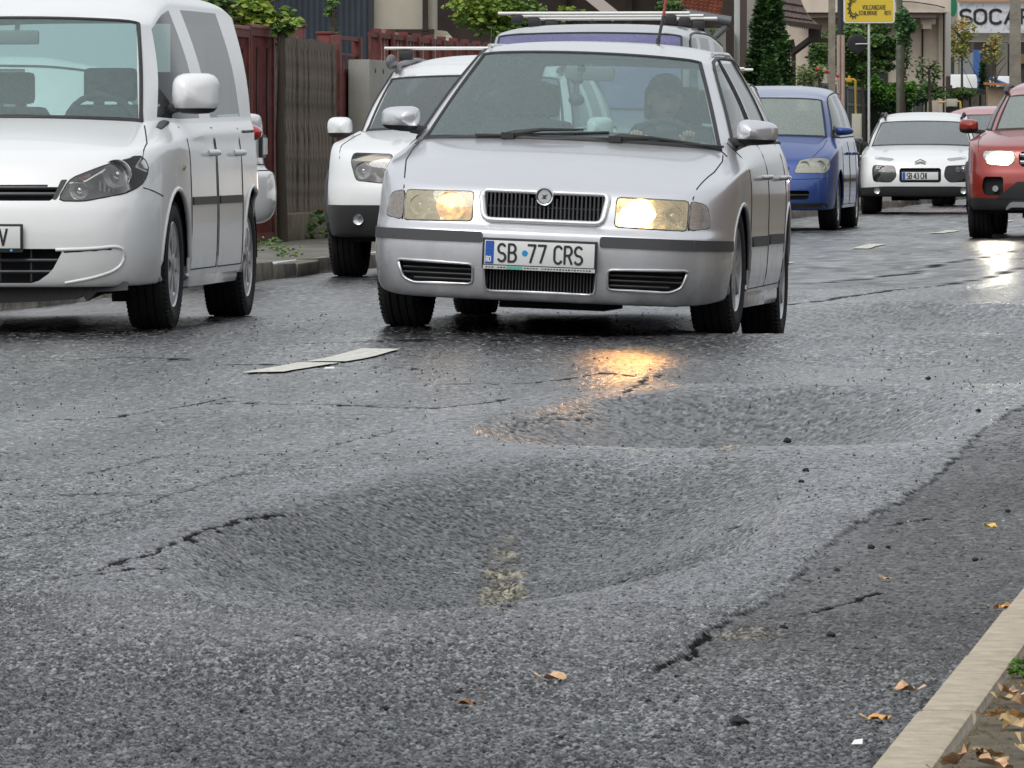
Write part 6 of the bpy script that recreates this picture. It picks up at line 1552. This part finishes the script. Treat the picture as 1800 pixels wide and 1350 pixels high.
# white vans in front of the station
def farvan(px0, px1, py, D, label, stripe=None):
    a, c = P(px0, 300, D), P(px1, py, D); w = (c - a).x; r = empty('parked_van', (a.x, a.y, .09), (0, 0, YAW), label=label, cat='van'); h = c.z - .09
    b = MB(); n = 7; prof = [(0, .35), (0, h * .62), (w * .05, h * .72), (w * .16, h * .93), (w * .26, h), (w * .97, h), (w, h * .94), (w, .35)]
    v = [(x, y, z) for y in (0, 1.9) for x, z in prof]; k = len(prof); b.add(v, [tuple(range(k))[::-1], tuple(range(k, 2 * k))] + [(i, (i + 1) % k, k + (i + 1) % k, k + i) for i in range(k)]); b.build('body', white, r, bevel=.05)
    b = MB(); b.add([(w * x, -.012, h * z) for x, z in ((.10, .64), (.19, .90), (.34, .90), (.34, .64))], [(3, 2, 1, 0)]); b.build('window', M_DARK, r)
    for x in (.2, .8): q = MB(); q.lathe([(-.02, .001), (-.02, .2), (-.03, .31), (.15, .32)], 20, 'y', (w * x, 0, .33)); q.build('wheel', M_TYRE, r, smooth=40)
    if stripe: q = MB(); q.tube([(w * .1, -.03, h * .98), (w * .7, -.03, h * .9), (w * 1.0, -.03, h * .72)], .05, 6); q.build('stripe', mat('van_blue', (.03, .08, .25), .4), r)
farvan(1650, 1718, 131, 175, 'long white van parked left of the dark cone shrub'); farvan(1733, 1795, 134, 180, 'white van with a blue edge parked right of the dark cone shrub', True)
# stone wall and beige gate pillars
r, w, h, D = facade('stone_wall', 'dark stone garden wall below the white vans', 1600, 1760, 157, 353, 146, mat('dark_stone', (.075, .065, .055), .9, bump=.8, bscale=6, vcol=(.02, .02, .02), vscale=4), .3, 'wall')
for x0, x1, y0_, nm in ((1692, 1718, 155, 'capstone'), (1600, 1690, 155, 'capstone')): fbox(r, D, x0, x1, y0_, y0_ + 6, mat('cap_stone', (.13, .11, .09), .9, var=.3), nm, .0, .06)
for x0, x1 in ((1690, 1702), (1706, 1720), (1724, 1731)): fbox(r, D, x0, x1, 166, 200, mat('stone_block', (.15, .14, .12), .9, var=.4, vscale=6), 'wall_block', .0, .05)
r, w, h, D = facade('gate_pillar', 'beige gate pillar with an orange cap beside the red off-roader', 1736, 1772, 152, 353, 142, mat('pillar_beige', (.46, .36, .25), .85, var=.15), .6, 'pillar')
b = MB(); a, c = loc(r, 1728, 147, D), loc(r, 1785, 150, D); b.beam((a.x, -.1, a.z), (c.x, -.1, c.z), .3, .05); b.build('orange_coping', mat('coping_orange', (.42, .20, .08), .8), r)
# background closing the view
r, w, h, D = facade('background_house', 'grey brown house far behind the gardens', 300, 1300, -120, 353, 130, mat('far_house', (.10, .085, .075), .9, vcol=(.05, .045, .04), vscale=.6))
r, w, h, D = facade('background_house', 'pale far building behind the petrol station', 1300, 2000, -160, 353, 260, mat('far_pale', (.34, .31, .28), .9, vcol=(.2, .2, .19), vscale=.3))
# ------------------------------------------------------------------ plants
def leaf_cloud(name, parent, m, pts, size, loc=(0, 0, 0), seed=1, droop=.4, aspect=.6, normal_out=None):
    """many small folded leaves, one mesh; attribute 'tone' gives each its own colour"""
    rr = random.Random(seed); V = []; F = []; T = []
    for (x, y, z, t, s_) in pts:
        s2 = size * s_ * rr.uniform(.7, 1.3); a = rr.uniform(0, 2 * math.pi); tl = rr.uniform(-1, 1) * .9; u = Vector((math.cos(a), math.sin(a), -droop * rr.random())).normalized()
        n = Vector((rr.uniform(-1, 1), rr.uniform(-1, 1), rr.uniform(-.2, 1.2))); w = u.cross(n).normalized(); c = Vector((x, y, z)); nn = w.cross(u) * s2 * .12
        k = len(V); V += [c, c + u * s2 * .5 + w * s2 * aspect * .5 + nn, c + u * s2, c + u * s2 * .5 - w * s2 * aspect * .5 + nn]; F += [(k, k + 1, k + 2), (k, k + 2, k + 3)]
        T += [min(1, max(0, t + rr.uniform(-.22, .22)))] * 4
    me = bpy.data.meshes.new(name); me.from_pydata([tuple(v) for v in V], [], F); at = me.attributes.new('tone', 'FLOAT', 'POINT'); at.data.foreach_set('value', T)
    return link(name, me, m, parent, loc)
GREENS = [(.022, .050, .014), (.05, .115, .03), (.105, .20, .045), (.19, .30, .075)]
M_LEAF = leafmat('leaf_green', GREENS); M_LIME = leafmat('leaf_lime', [(.03, .07, .012), (.08, .17, .02), (.20, .30, .035), (.34, .40, .06)])
M_THUJA = leafmat('thuja_green', [(.010, .032, .007), (.024, .075, .016), (.05, .13, .024), (.09, .19, .04)])
M_AUT = leafmat('leaf_autumn', [(.05, .08, .02), (.14, .18, .03), (.32, .30, .06), (.42, .22, .06)])
M_HEDGE = leafmat('hedge_green', [(.012, .05, .006), (.04, .13, .012), (.09, .22, .02), (.13, .28, .03)])
M_BARK = mat('bark', (.07, .055, .04), .9, bump=.6)
def blob(n, c, r, seed, clumps=10, cs=.38, shell=.5):
    """points in clumps through an ellipsoid"""
    rr = random.Random(seed); cl = []
    for i in range(clumps):
        while True:
            p = [rr.uniform(-1, 1) for _ in range(3)]
            if sum(q * q for q in p) < 1: break
        cl.append((p, rr.uniform(.25, .8), rr.uniform(.6, 1.25)))
    out = []
    for i in range(n):
        p, t, k = cl[rr.randrange(clumps)]
        q = [rr.gauss(0, 1) for _ in range(3)]; l = math.sqrt(sum(a * a for a in q)) or 1; d = cs * k * rr.uniform(shell, 1)
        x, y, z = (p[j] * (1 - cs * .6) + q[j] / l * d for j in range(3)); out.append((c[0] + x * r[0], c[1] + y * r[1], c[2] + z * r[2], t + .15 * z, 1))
    return out
def plant(name, label, cat, px, py, D, rx, rz, n, size, m, seed, clumps=12, ry=None, trunk=True, zbase=.09, cs=.38, group=None):
    p = P(px, py, D); r = empty(name, (p.x, p.y, zbase), (0, 0, YAW), label=label, cat=cat, group=group); cz = p.z - zbase
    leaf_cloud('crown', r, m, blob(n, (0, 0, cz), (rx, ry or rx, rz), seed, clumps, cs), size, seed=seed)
    if trunk:
        b = MB(); rr = random.Random(seed); b.tube([(0, 0, 0), (rr.uniform(-.05, .05), 0, cz * .5), (0, 0, cz)], [.05, .04, .02], 7)
        for i in range(7): a = rr.uniform(0, 6.28); z0 = cz + rz * rr.uniform(-.7, .2); b.tube([(0, 0, z0), (rx * .7 * math.cos(a), rx * .7 * math.sin(a), z0 + rz * rr.uniform(.1, .6))], [.018, .006], 5)
        b.build('trunk', M_BARK, r, smooth=60)
    return r
def thuja(label, px, D, ytop, half, n, seed, m=M_THUJA):
    p = P(px, 300, D); r = empty('thuja', (p.x, p.y, .09), label=label, cat='thuja'); h = zat(ytop, D) - .09; rr = random.Random(seed); pts = []
    ph = [rr.uniform(0, 6.28) for _ in range(6)]
    for i in range(n):
        t = rr.random() ** .9; a = rr.uniform(0, 6.28); prof = min(1, (1 - t) * 1.9 + .02) ** .75 * (1 if t > .1 else .8 + 2 * t)
        lump = 1 + .10 * math.sin(3 * a + ph[0] + t * 9) + .08 * math.sin(5 * a + ph[1] - t * 23) + .05 * math.sin(9 * a + t * 47)
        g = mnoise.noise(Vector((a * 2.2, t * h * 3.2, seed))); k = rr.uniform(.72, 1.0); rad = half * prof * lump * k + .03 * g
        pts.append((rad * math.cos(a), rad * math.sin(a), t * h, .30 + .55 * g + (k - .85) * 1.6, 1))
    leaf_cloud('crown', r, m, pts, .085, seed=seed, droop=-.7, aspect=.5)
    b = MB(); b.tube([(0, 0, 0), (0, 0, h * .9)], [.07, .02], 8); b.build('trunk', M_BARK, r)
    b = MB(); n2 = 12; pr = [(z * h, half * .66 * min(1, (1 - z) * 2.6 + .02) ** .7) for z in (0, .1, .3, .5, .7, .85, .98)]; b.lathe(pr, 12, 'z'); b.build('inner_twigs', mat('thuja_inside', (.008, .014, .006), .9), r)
thuja('tall columnar thuja between the white building and the brown canopy', 1350, 102, -48, .385, 15000, 3)
thuja('small pointed thuja in front of the tall one', 1353, 98, 84, .22, 3600, 4)
thuja('dark small cone shrub between the far white vans', 1727, 148, 112, .16, 1500, 5)
plant('vine', 'lime green broad leaved vine on top of the red gate', 'vine', 450, 22, 59, .42, .24, 700, .10, M_LIME, 11, 14, ry=.3)
plant('vine', 'darker green vine beside the roof of the white van', 'vine', 395, 22, 58, .22, .28, 500, .09, M_LEAF, 12, 8, ry=.3)
plant('vine', 'small lime vine spilling over the start of the plank fence', 'vine', 497, 44, 58.5, .16, .10, 220, .075, M_LIME, 13, 6, ry=.15)
plant('vine', 'thin ivy strand hanging on the dark blue shed', 'vine', 588, 30, 72, .09, .28, 130, .06, M_LEAF, 14, 6, ry=.08)
plant('vine', 'small ivy tuft on the dark blue shed near the plank fence', 'vine', 505, 28, 72.5, .12, .14, 90, .06, M_LEAF, 15, 5, ry=.08)
plant('shrub', 'yellow green leafy shrub behind the roof bars of the grey van', 'shrub', 880, 22, 84, .75, .36, 2600, .085, M_LIME, 16, 26, ry=.5)
plant('shrub', 'small yellow green shrub at the right of the roof bars', 'shrub', 1010, 24, 90, .3, .12, 300, .08, M_LIME, 17, 8)
plant('shrub', 'tuft of leaves on the orange tiled porch roof', 'shrub', 1178, 8, 91, .22, .14, 300, .06, M_LEAF, 18, 6, trunk=False)
plant('shrub', 'green shoots by the elbow downpipe of the porch', 'shrub', 1247, 62, 91, .1, .2, 160, .05, M_LEAF, 181, 6)
plant('ivy', 'dense dark green ivy covering the house behind the round sign', 'ivy', 1515, 85, 121.5, .80, .62, 9000, .10, M_LEAF, 19, 60, ry=.45, cs=.26)
plant('ivy', 'ivy climbing left of the concrete pole under the brown canopy', 'ivy', 1438, 95, 118, .18, .5, 1500, .08, M_LEAF, 20, 14, ry=.2)
plant('ivy', 'lighter ivy clump climbing the lichen covered pole', 'ivy', 1588, 48, 120, .22, .42, 1300, .08, leafmat('ivy_light', [(.03, .08, .03), (.06, .15, .05), (.11, .22, .07), (.16, .27, .10)]), 21, 12, ry=.2)
plant('ivy', 'grey green leaves straggling over the beige wall', 'ivy', 1585, 110, 122, .2, .5, 420, .07, leafmat('ivy_light', []), 22, 12, ry=.15)
plant('climber', 'thin climbing branches on the right beige pilaster', 'climber', 1632, 120, 121, .25, .38, 260, .07, M_LEAF, 23, 14, ry=.2)
plant('rose_bush', 'pale green rose bush between thuja and concrete pole', 'rose bush', 1425, 132, 112, .34, .24, 1100, .06, leafmat('rose_leaf', [(.06, .11, .03), (.14, .20, .07), (.26, .32, .13), (.36, .40, .2)]), 24, 16, ry=.3)
for px, py, lab in ((1472, 134, 'red rose bloom just left of the yellow gas pipe'), (1453, 126, 'small red rose bloom by the concrete pole'), (1436, 122, 'orange red rose bloom highest on the bush')):
    c = P(px, py, 111.3); b = MB()
    for k in range(7): a = k * .9; b.ellipsoid((.013 * math.cos(a), .013 * math.sin(a), .009 * math.sin(2 * a)), (.018, .018, .015), 8, 6)
    o = tag(b.build('rose', mat('rose_red', (.50, .012, .012), .6), loc=c, smooth=180), lab, 'rose'); b = MB(); b.tube([(0, .01, 0), (.02, .05, -.3)], .004, 4); b.build('stem', mat('stem_green', (.04, .08, .02), .7), o)
# clipped hedge
p = P(1545, 146, 127); r = empty('hedge', (p.x, p.y, .09), (0, 0, YAW), label='bright green clipped hedge behind the green fence', cat='hedge'); rr = random.Random(30); pts = []
hw = 62 / FPX * 127
for i in range(7000):
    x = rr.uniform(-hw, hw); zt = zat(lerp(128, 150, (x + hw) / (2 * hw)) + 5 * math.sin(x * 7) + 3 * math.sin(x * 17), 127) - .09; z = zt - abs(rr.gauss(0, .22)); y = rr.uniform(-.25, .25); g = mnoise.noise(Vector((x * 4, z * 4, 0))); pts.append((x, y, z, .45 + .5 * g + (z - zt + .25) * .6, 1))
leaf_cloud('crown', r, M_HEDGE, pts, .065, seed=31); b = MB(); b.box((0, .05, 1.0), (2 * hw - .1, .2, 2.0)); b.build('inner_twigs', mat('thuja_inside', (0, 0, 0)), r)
plant('shrub', 'dark green shrub mass behind the low green fence', 'shrub', 1628, 165, 139, .42, .25, 1500, .07, M_LEAF, 32, 16)
plant('shrub', 'leafy shrub over the dark stone wall', 'shrub', 1690, 163, 143, .45, .14, 900, .07, M_LEAF, 33, 14)
plant('small_tree', 'thin young tree with yellowing leaves before the petrol station', 'tree', 1690, 70, 160, .50, .62, 700, .10, M_AUT, 34, 22, cs=.3)
plant('small_tree', 'sparse bare tree with few yellow leaves by the thick pole', 'tree', 1748, 90, 158, .36, .55, 260, .09, M_AUT, 35, 16, cs=.3)
b = MB(); rr = random.Random(8); c = P(1742, 150, 157)
for i in range(22):
    a = rr.uniform(-1, 1); z0 = rr.uniform(.6, 2.2); x1 = a * .9; b.tube([(0, 0, z0), (x1 * .5, rr.uniform(-.2, .2), z0 + .5), (x1, rr.uniform(-.3, .3), z0 + rr.uniform(.6, 1.3))], [.022, .012, .004], 5)
b.tube([(0, 0, 0), (.03, 0, 1.5), (0, 0, 2.8)], [.05, .04, .015], 7); tag(b.build('bare_tree', M_BARK, loc=(c.x, c.y, .09)), 'dark bare branches crossing the petrol station sign', 'tree')
# weeds
def tuft(px, py, X, n, h, label, seed, m=M_LEAF, y=None, z=.1, D=None):
    if X is not None: yy = Yat(px, X); pos = (X, yy, z)
    else: g_ = G(px, py, z); pos = (g_.x, g_.y, z)
    rr = random.Random(seed); pts = []
    if D: pos = D
    for i in range(n): a = rr.uniform(0, 6.28); q = rr.random() ** .5 * h * 1.1; pts.append((q * math.cos(a), q * math.sin(a), rr.random() * h, rr.uniform(.3, 1), 1))
    r = leaf_cloud('weed', None, m, pts, h * .45, loc=pos, seed=seed, droop=-.5); tag(r, label, 'weed')
tuft(472, 470, -8.6, 60, .10, 'weed at the foot of the red gate', 40); tuft(508, 483, -7.95, 50, .08, 'weed on the left kerb below the plank fence', 41); tuft(575, 440, -9.25, 90, .22, 'weedy patch on the fence plinth beside the white off-roader', 42)
tuft(1765, 1195, None, 160, .025, 'small bright green moss tuft by the right kerb', 43, M_HEDGE, z=.09, D=(-.525, 10.25, .09))

# ------------------------------------------------------------------ fallen leaves, chippings, litter
def leaf_mesh(seed, L=.045, lobes=5):
    rr = random.Random(seed); n = 18; V = [(0, 0, .004)]; 
    for i in range(n):
        a = 2 * math.pi * i / n; k = .62 + .30 * abs(math.cos(a * lobes / 2)) + rr.uniform(-.06, .06); r_ = L / 2 * k; x = r_ * math.cos(a) * 1.15; y = r_ * math.sin(a) * .85
        V.append((x, y, .002 + abs(rr.gauss(0, 1)) * L * .10 + L * .22 * abs(math.sin(a)) * rr.uniform(.3, 1)))
    me = bpy.data.meshes.new('fallen_leaf'); F = [(0, i + 1, (i + 1) % n + 1) for i in range(n)]
    k = len(V); V += [(L * .5, 0, .004), (L * .85, .004, .012), (L * .85, -.004, .012)]; F.append((k, k + 1, k + 2)); me.from_pydata(V, [], F); return me
LC = [mat('leaf_tan', (.66, .42, .25), .7, var=.3, vscale=60), mat('leaf_orange', (.70, .38, .14), .7, var=.3, vscale=60), mat('leaf_yellow', (.80, .52, .10), .6, var=.2, vscale=60), mat('leaf_brown', (.22, .11, .055), .8, var=.3, vscale=60), mat('leaf_straw', (.50, .36, .18), .7, var=.3, vscale=60)]
def fallen(px, py, L, mi, label, seed, z=None, rot=None, group=None):
    g_ = G(px, py, .06 if z else 0)
    zz = z if z is not None else rz_(g_.x, g_.y) + .004
    me = leaf_mesh(seed, L); me.materials.append(LC[mi]); o = bpy.data.objects.new('fallen_leaf', me); COL.objects.link(o); o.location = (g_.x, g_.y, zz); o.rotation_euler = (R(random.Random(seed).uniform(4, 14)), 0, random.Random(seed).uniform(-.6, .6) + (3.14 if seed % 2 else 0))
    if seed % 2: o.rotation_euler[0] *= -1
    return tag(o, label, 'leaf', group)
fallen(975, 1198, .045, 0, 'curled tan leaf lying alone in the lower middle of the road', 1)
fallen(1590, 1219, .045, 0, 'flat pale leaf with upright stalk on the asphalt near the kerb', 2)
fallen(1547, 1267, .038, 1, 'orange leaf on the asphalt nearest the kerb bottom', 3)
fallen(1742, 925, .036, 2, 'yellow leaf on the darker asphalt strip at the right', 4)
fallen(1765, 1063, .038, 1, 'orange leaf on the road against the kerb edge', 5)
fallen(820, 1246, .03, 3, 'faint brown leaf on the road left of the curled tan one', 6)
fallen(1560, 1015, .02, 1, 'tiny orange leaf scrap on the dark strip', 7)
rr = random.Random(77)
for i in range(60):   # litter behind the kerb
    y = rr.uniform(8.2, 13.5); x = -.54 + abs(rr.gauss(0, .06)) + .01; me = leaf_mesh(100 + i, rr.uniform(.028, .06)); me.materials.append(LC[rr.choice([0, 1, 3, 4, 4, 2])]); o = bpy.data.objects.new('fallen_leaf', me); COL.objects.link(o)
    o.location = (x, y, .091 + rr.uniform(0, .012)); o.rotation_euler = (rr.uniform(-.5, .5), rr.uniform(-.5, .5), rr.uniform(0, 6)); tag(o, 'dry leaf in the litter strip right of the kerb', 'leaf', 'leaves littering the soil behind the right kerb')
def pebble(seed, s_):
    rr2 = random.Random(seed); b = MB(); b.ellipsoid((0, 0, s_ * .3), (s_ * .55, s_ * .5, s_ * .38), 8, 5); b.v = [(x * rr2.uniform(.8, 1.2), y * rr2.uniform(.8, 1.2), z * rr2.uniform(.85, 1.15)) for x, y, z in b.v]
    me = bpy.data.meshes.new('asphalt_crumb'); me.from_pydata(b.v, [], b.f); return me
M_CRUMB = mat('crumb_black', (.018, .018, .02), .7, bump=.5, bscale=90)
PB = [pebble(i, 1) for i in range(5)]
for m_ in PB: m_.materials.append(M_CRUMB)
crumbs = [(1005, 928, 14), (915, 940, 16), (1417, 830, 9), (1409, 850, 8), (808, 1222, 11), (674, 1252, 12), (425, 1255, 9), (1140, 1237, 8), (1190, 1194, 8), (1190, 1237, 7), (986, 1302, 8), (1300, 1280, 26), (1378, 1109, 12), (1462, 1122, 12), (1385, 779, 13), (1532, 966, 10), (1472, 1006, 8),
          (1562, 965, 7), (1715, 988, 9), (1773, 902, 8), (1420, 724, 9), (1632, 668, 8), (1563, 654, 7), (1509, 632, 6), (1774, 650, 7), (1545, 740, 6), (1720, 724, 7), (1260, 1100, 8), (60, 1292, 6), (940, 1160, 8), (620, 1335, 7), (240, 1200, 6)]
for i, (px, py, s_) in enumerate(crumbs):
    g_ = G(px, py); z = rz_(g_.x, g_.y); D = Dof(g_.x, g_.y); g_ = G(px, py, z); o = bpy.data.objects.new('asphalt_crumb', PB[i % 5]); COL.objects.link(o); o.location = (g_.x, g_.y, z + .001); k = 1.35 * s_ / FPX * D; o.scale = (k, k, k * .8); o.rotation_euler = (0, 0, i)
    tag(o, 'large grey chipping lying at the lower right near the leaves' if s_ == 26 else 'loose black crumb of asphalt on the road surface', 'stone', None if s_ == 26 else 'loose asphalt crumbs on the road')
# a scatter too fine to count
rr = random.Random(5); V = []; F = []
for i in range(1700):
    D = 10 + 26 * rr.random() ** 1.3; px = rr.uniform(-50, 1850); x, y = None, None; p = P(px, 265, D)
    if p.x > -.65 or p.x < -7.4: continue
    V.append((p.x, p.y)); 
hz_, _ = macro(np.array([v[0] for v in V]), np.array([v[1] for v in V])); B = MB()
for (x, y), z in zip(V, hz_):
    s_ = rr.uniform(.0018, .0045) * (1 + (y - 10) / 25); v = [(x + s_ * rr.uniform(.6, 1) * a, y + s_ * 1.3 * b_, z + .002 + c * s_) for a, b_, c in ((-1, 0, 0), (0, -1, 0), (1, 0, 0), (0, 1, 0), (0, 0, .9))]; B.add(v, [(0, 1, 4), (1, 2, 4), (2, 3, 4), (3, 0, 4)])
tag(B.build('fine_crumbs', M_CRUMB), 'fine dark crumbs scattered over the asphalt', kind='stuff')
for px, py, lab in ((1508, 1309, 'white scrap of paper near the kerb at the bottom'), (578, 652, 'white fleck of litter beside the cracked dash')):
    g_ = G(px, py); b = MB(); k = 20 / FPX * Dof(g_.x, g_.y); b.add([(-k / 2, 0, .002), (k / 2, -.005, .003), (k * .4, .02, .009), (-k * .35, .02, .007)], [(0, 1, 2, 3)]); tag(b.build('litter', M_WHITEP, loc=(g_.x, g_.y, rz_(g_.x, g_.y) + .004)), lab, 'litter')
# crumbly soil and fibres right of the kerb
rr = random.Random(6); B = MB()
for i in range(3800):
    x = -.556 + .5 * rr.random() ** 2.2 + .004; y = rr.uniform(8, 15); s_ = rr.uniform(.002, .008); B.add([(x + s_ * a * rr.uniform(.6, 1.2), y + s_ * b_ * rr.uniform(.6, 1.6), .086 + c * s_ * rr.uniform(.6, 1)) for a, b_, c in ((-1, 0, 0), (0, -1, 0), (1, 0, 0), (0, 1, 0), (0, 0, 1))], [(0, 1, 4), (1, 2, 4), (2, 3, 4), (3, 0, 4)])
tag(B.build('soil_crumbs', mat('soil_dark', (.07, .055, .035), .95, vcol=(.20, .16, .10), vscale=40)), 'crumbly soil along the right kerb', kind='stuff')
# ------------------------------------------------------------------ the driver
def skin_mesh(joints, edges, lev=2):
    me = bpy.data.meshes.new('skin'); names = list(joints); me.from_pydata([joints[n][0] for n in names], [(names.index(a), names.index(b)) for a, b in edges], [])
    o = bpy.data.objects.new('skin', me); COL.objects.link(o); md = o.modifiers.new('k', 'SKIN'); md.use_smooth_shade = True
    if not me.skin_vertices: me.attributes  # layer is made by the modifier
    sv = me.skin_vertices[0].data
    for i, n in enumerate(names): r = joints[n][1]; sv[i].radius = (r, r) if not isinstance(r, tuple) else r
    sv[0].use_root = True
    ss = o.modifiers.new('s', 'SUBSURF'); ss.levels = lev; ss.render_levels = lev
    dg = bpy.context.evaluated_depsgraph_get(); out = bpy.data.meshes.new_from_object(o.evaluated_get(dg)); bpy.data.objects.remove(o); return out
def build_driver():
    M = Matrix.Translation(skoda.root.location) @ skoda.root.rotation_euler.to_matrix().to_4x4(); base = Vector((.355, 2.05, .50))
    r = empty('person', M @ base, skoda.root.rotation_euler, label='driver in a dark cap and grey shirt at the wheel of the silver car', cat='person')
    L = lambda x, y, z: Vector((x, y, z)) - base
    J = {'pelvis': (L(.355, 2.12, .50), .13), 'belly': (L(.355, 2.10, .66), .125), 'chest': (L(.355, 2.07, .82), .135), 'neck0': (L(.355, 2.05, .98), .075), 'neck1': (L(.358, 2.03, 1.05), .052),
         'sl': (L(.52, 2.06, .93), .07), 'el': (L(.60, 1.86, .80), .048), 'wl': (L(.50, 1.72, .95), .032), 'sr': (L(.19, 2.06, .93), .07), 'er': (L(.15, 1.84, .76), .048), 'wr': (L(.25, 1.70, .93), .032),
         'hl': (L(.46, 1.85, .52), .085), 'kl': (L(.48, 1.50, .58), .065), 'hr': (L(.25, 1.85, .52), .085), 'kr': (L(.22, 1.50, .58), .065)}
    E = [('pelvis', 'belly'), ('belly', 'chest'), ('chest', 'neck0'), ('neck0', 'neck1'), ('chest', 'sl'), ('sl', 'el'), ('el', 'wl'), ('chest', 'sr'), ('sr', 'er'), ('er', 'wr'), ('pelvis', 'hl'), ('hl', 'kl'), ('pelvis', 'hr'), ('hr', 'kr')]
    link('shirt', skin_mesh(J, E), mat('grey_shirt', (.26, .27, .28), .9), r, smooth=180)
    skinm = mat('skin', (.72, .43, .32), .55)
    # head: lofted ellipsoid with jaw, brow, nose and ears
    b = MB(); n, m = 22, 16; c = Vector((0, 0, 0)); vs = []
    for i in range(m + 1):
        ph = math.pi * i / m; z = math.cos(ph)
        for j in range(n):
            t = 2 * math.pi * j / n; sx, sy = math.sin(ph) * math.cos(t), math.sin(ph) * math.sin(t); k = 1 - .22 * max(0, -z) ** 1.5 * 1.2
            x = .077 * sx * k; y = .096 * sy * (1 - .10 * max(0, -z)); zz = .118 * z; f = max(0, -sy)
            if f > .75: y += -.010 * math.exp(-((z + .32) / .12) ** 2) - .024 * math.exp(-((z + .08) / .16) ** 2 - (sx / .16) ** 2) - .006 * math.exp(-((z - .22) / .12) ** 2) + .008 * math.exp(-((z - .05) / .1) ** 2 - ((abs(sx) - .38) / .15) ** 2)
            vs.append((x, y, zz))
    b.add(vs, [(i * n + j, (i + 1) * n + j, (i + 1) * n + (j + 1) % n, i * n + (j + 1) % n) for i in range(m) for j in range(n)])
    for sx in (1, -1): b.ellipsoid((sx * .080, .005, -.005), (.012, .022, .032), 10, 8)
    h = b.build('head', skinm, r, smooth=180, loc=L(.345, 2.00, 1.155), rot=(R(5), 0, R(20)))
    for sx in (1, -1):
        e = MB(); e.ellipsoid((sx * .030, -.086, .006), (.012, .008, .007), 10, 6); e.build('eye', mat('eye_white', (.6, .6, .58), .3), h, smooth=180)
    e = MB(); e.ellipsoid((0, -.094, -.052), (.024, .008, .006), 10, 6); e.build('mouth', mat('lips', (.32, .12, .10), .5), h, smooth=180)
    e = MB(); e.lathe([(.046, .086), (.062, .087), (.09, .078), (.115, .055), (.128, .02), (.13, .001)], 22, 'z', (0, .006, 0)); e.v = [(x, y * 1.18, z) for x, y, z in e.v]
    e.add([(.07 * math.cos(R(a)), -.095 - .05 * math.sin(R(a)) * k, .052 - .010 * k) for k in (0, 1) for a in range(0, 181, 20)], [(i, i + 1, 11 + i, 10 + i) for i in range(9)]); e.build('cap', mat('cap_dark', (.025, .027, .03), .9), h, smooth=60)
    # hands round the wheel rim
    for sx, w in ((1, Vector((.50, 1.72, .95))), (-1, Vector((.25, 1.70, .93)))):
        tgt = Vector((.37 + sx * .13, 1.75, .95)); j = {'w': (w - base, .026), 'p': (w.lerp(tgt, .6) - base + Vector((0, -.02, .01)), (.036, .018))}; ee = [('w', 'p')]
        for k in range(4):
            o = Vector((sx * (-.022 + k * .015), -.015, .030 + .006 * (1.5 - abs(k - 1.5)))); p0 = j['p'][0]; ln = (1, 1.12, 1.05, .82)[k]
            j['a%d' % k] = (p0 + o, .0095); j['b%d' % k] = (p0 + o + Vector((0, -.028, .004)) * ln, .0088); j['c%d' % k] = (p0 + o + Vector((0, -.030, -.024)) * ln, .0075); ee += [('p', 'a%d' % k), ('a%d' % k, 'b%d' % k), ('b%d' % k, 'c%d' % k)]
        j['t0'] = (j['p'][0] + Vector((-sx * .034, .0, .0)), .011); j['t1'] = (j['p'][0] + Vector((-sx * .050, -.012, .022)), .009); ee += [('p', 't0'), ('t0', 't1')]
        link('hand', skin_mesh(j, ee, 1), skinm, r, smooth=180)
build_driver()

# ------------------------------------------------------------------ the side of the street behind the camera, met only in reflections
def plain_house(x, y, w, d, h, colr, label, rz=0):
    r = empty('house', (x, y, .05), (0, 0, rz), label=label, cat='house'); b = MB(); b.box((0, 0, h / 2), (d, w, h)); b.build('wall', mat('wall_' + label.split()[0], colr, .85, var=.15, vscale=.5), r)
    b = MB(); b.add([(-d / 2 - .4, -w / 2 - .3, h), (d / 2 + .4, -w / 2 - .3, h), (d / 2 + .4, w / 2 + .3, h), (-d / 2 - .4, w / 2 + .3, h), (0, -w / 2 - .3, h + 2.2), (0, w / 2 + .3, h + 2.2)], [(0, 1, 4), (1, 2, 5, 4), (2, 3, 5), (3, 0, 4, 5), (0, 3, 2, 1)]); b.build('roof', mat('roof_brown', (.14, .06, .04), .85), r)
    for k in range(int(w / 3)):
        for s_ in (-1, 1):
            q = MB(); q.box((s_ * (d / 2 + .01), -w / 2 + 1.5 + k * 3, 1.7), (.06, 1.1, 1.3)); q.build('window', mat('house_window', (.03, .035, .04), .1), r)
cols = [((.20, .15, .11), 'brown'), ((.30, .26, .2), 'ochre'), ((.16, .15, .14), 'grey'), ((.26, .18, .13), 'clay')]
for i in range(9): plain_house(9.5 + (i % 2), -8 + i * 17, 12.5, 7, 4.2 + (i % 3) * .5, cols[i % 4][0], '%s house %s on the right side of the street' % (cols[i % 4][1], ('nearest to the camera', 'second from the camera', 'third from the camera', 'fourth from the camera', 'fifth from the camera', 'sixth from the camera', 'seventh from the camera', 'eighth from the camera', 'farthest from the camera')[i]))
for i in range(3): plain_house(-14 + i * 15, -34, 8, 12, 4.6, cols[i + 1][0], '%s house closing the street behind the camera' % cols[i + 1][1])
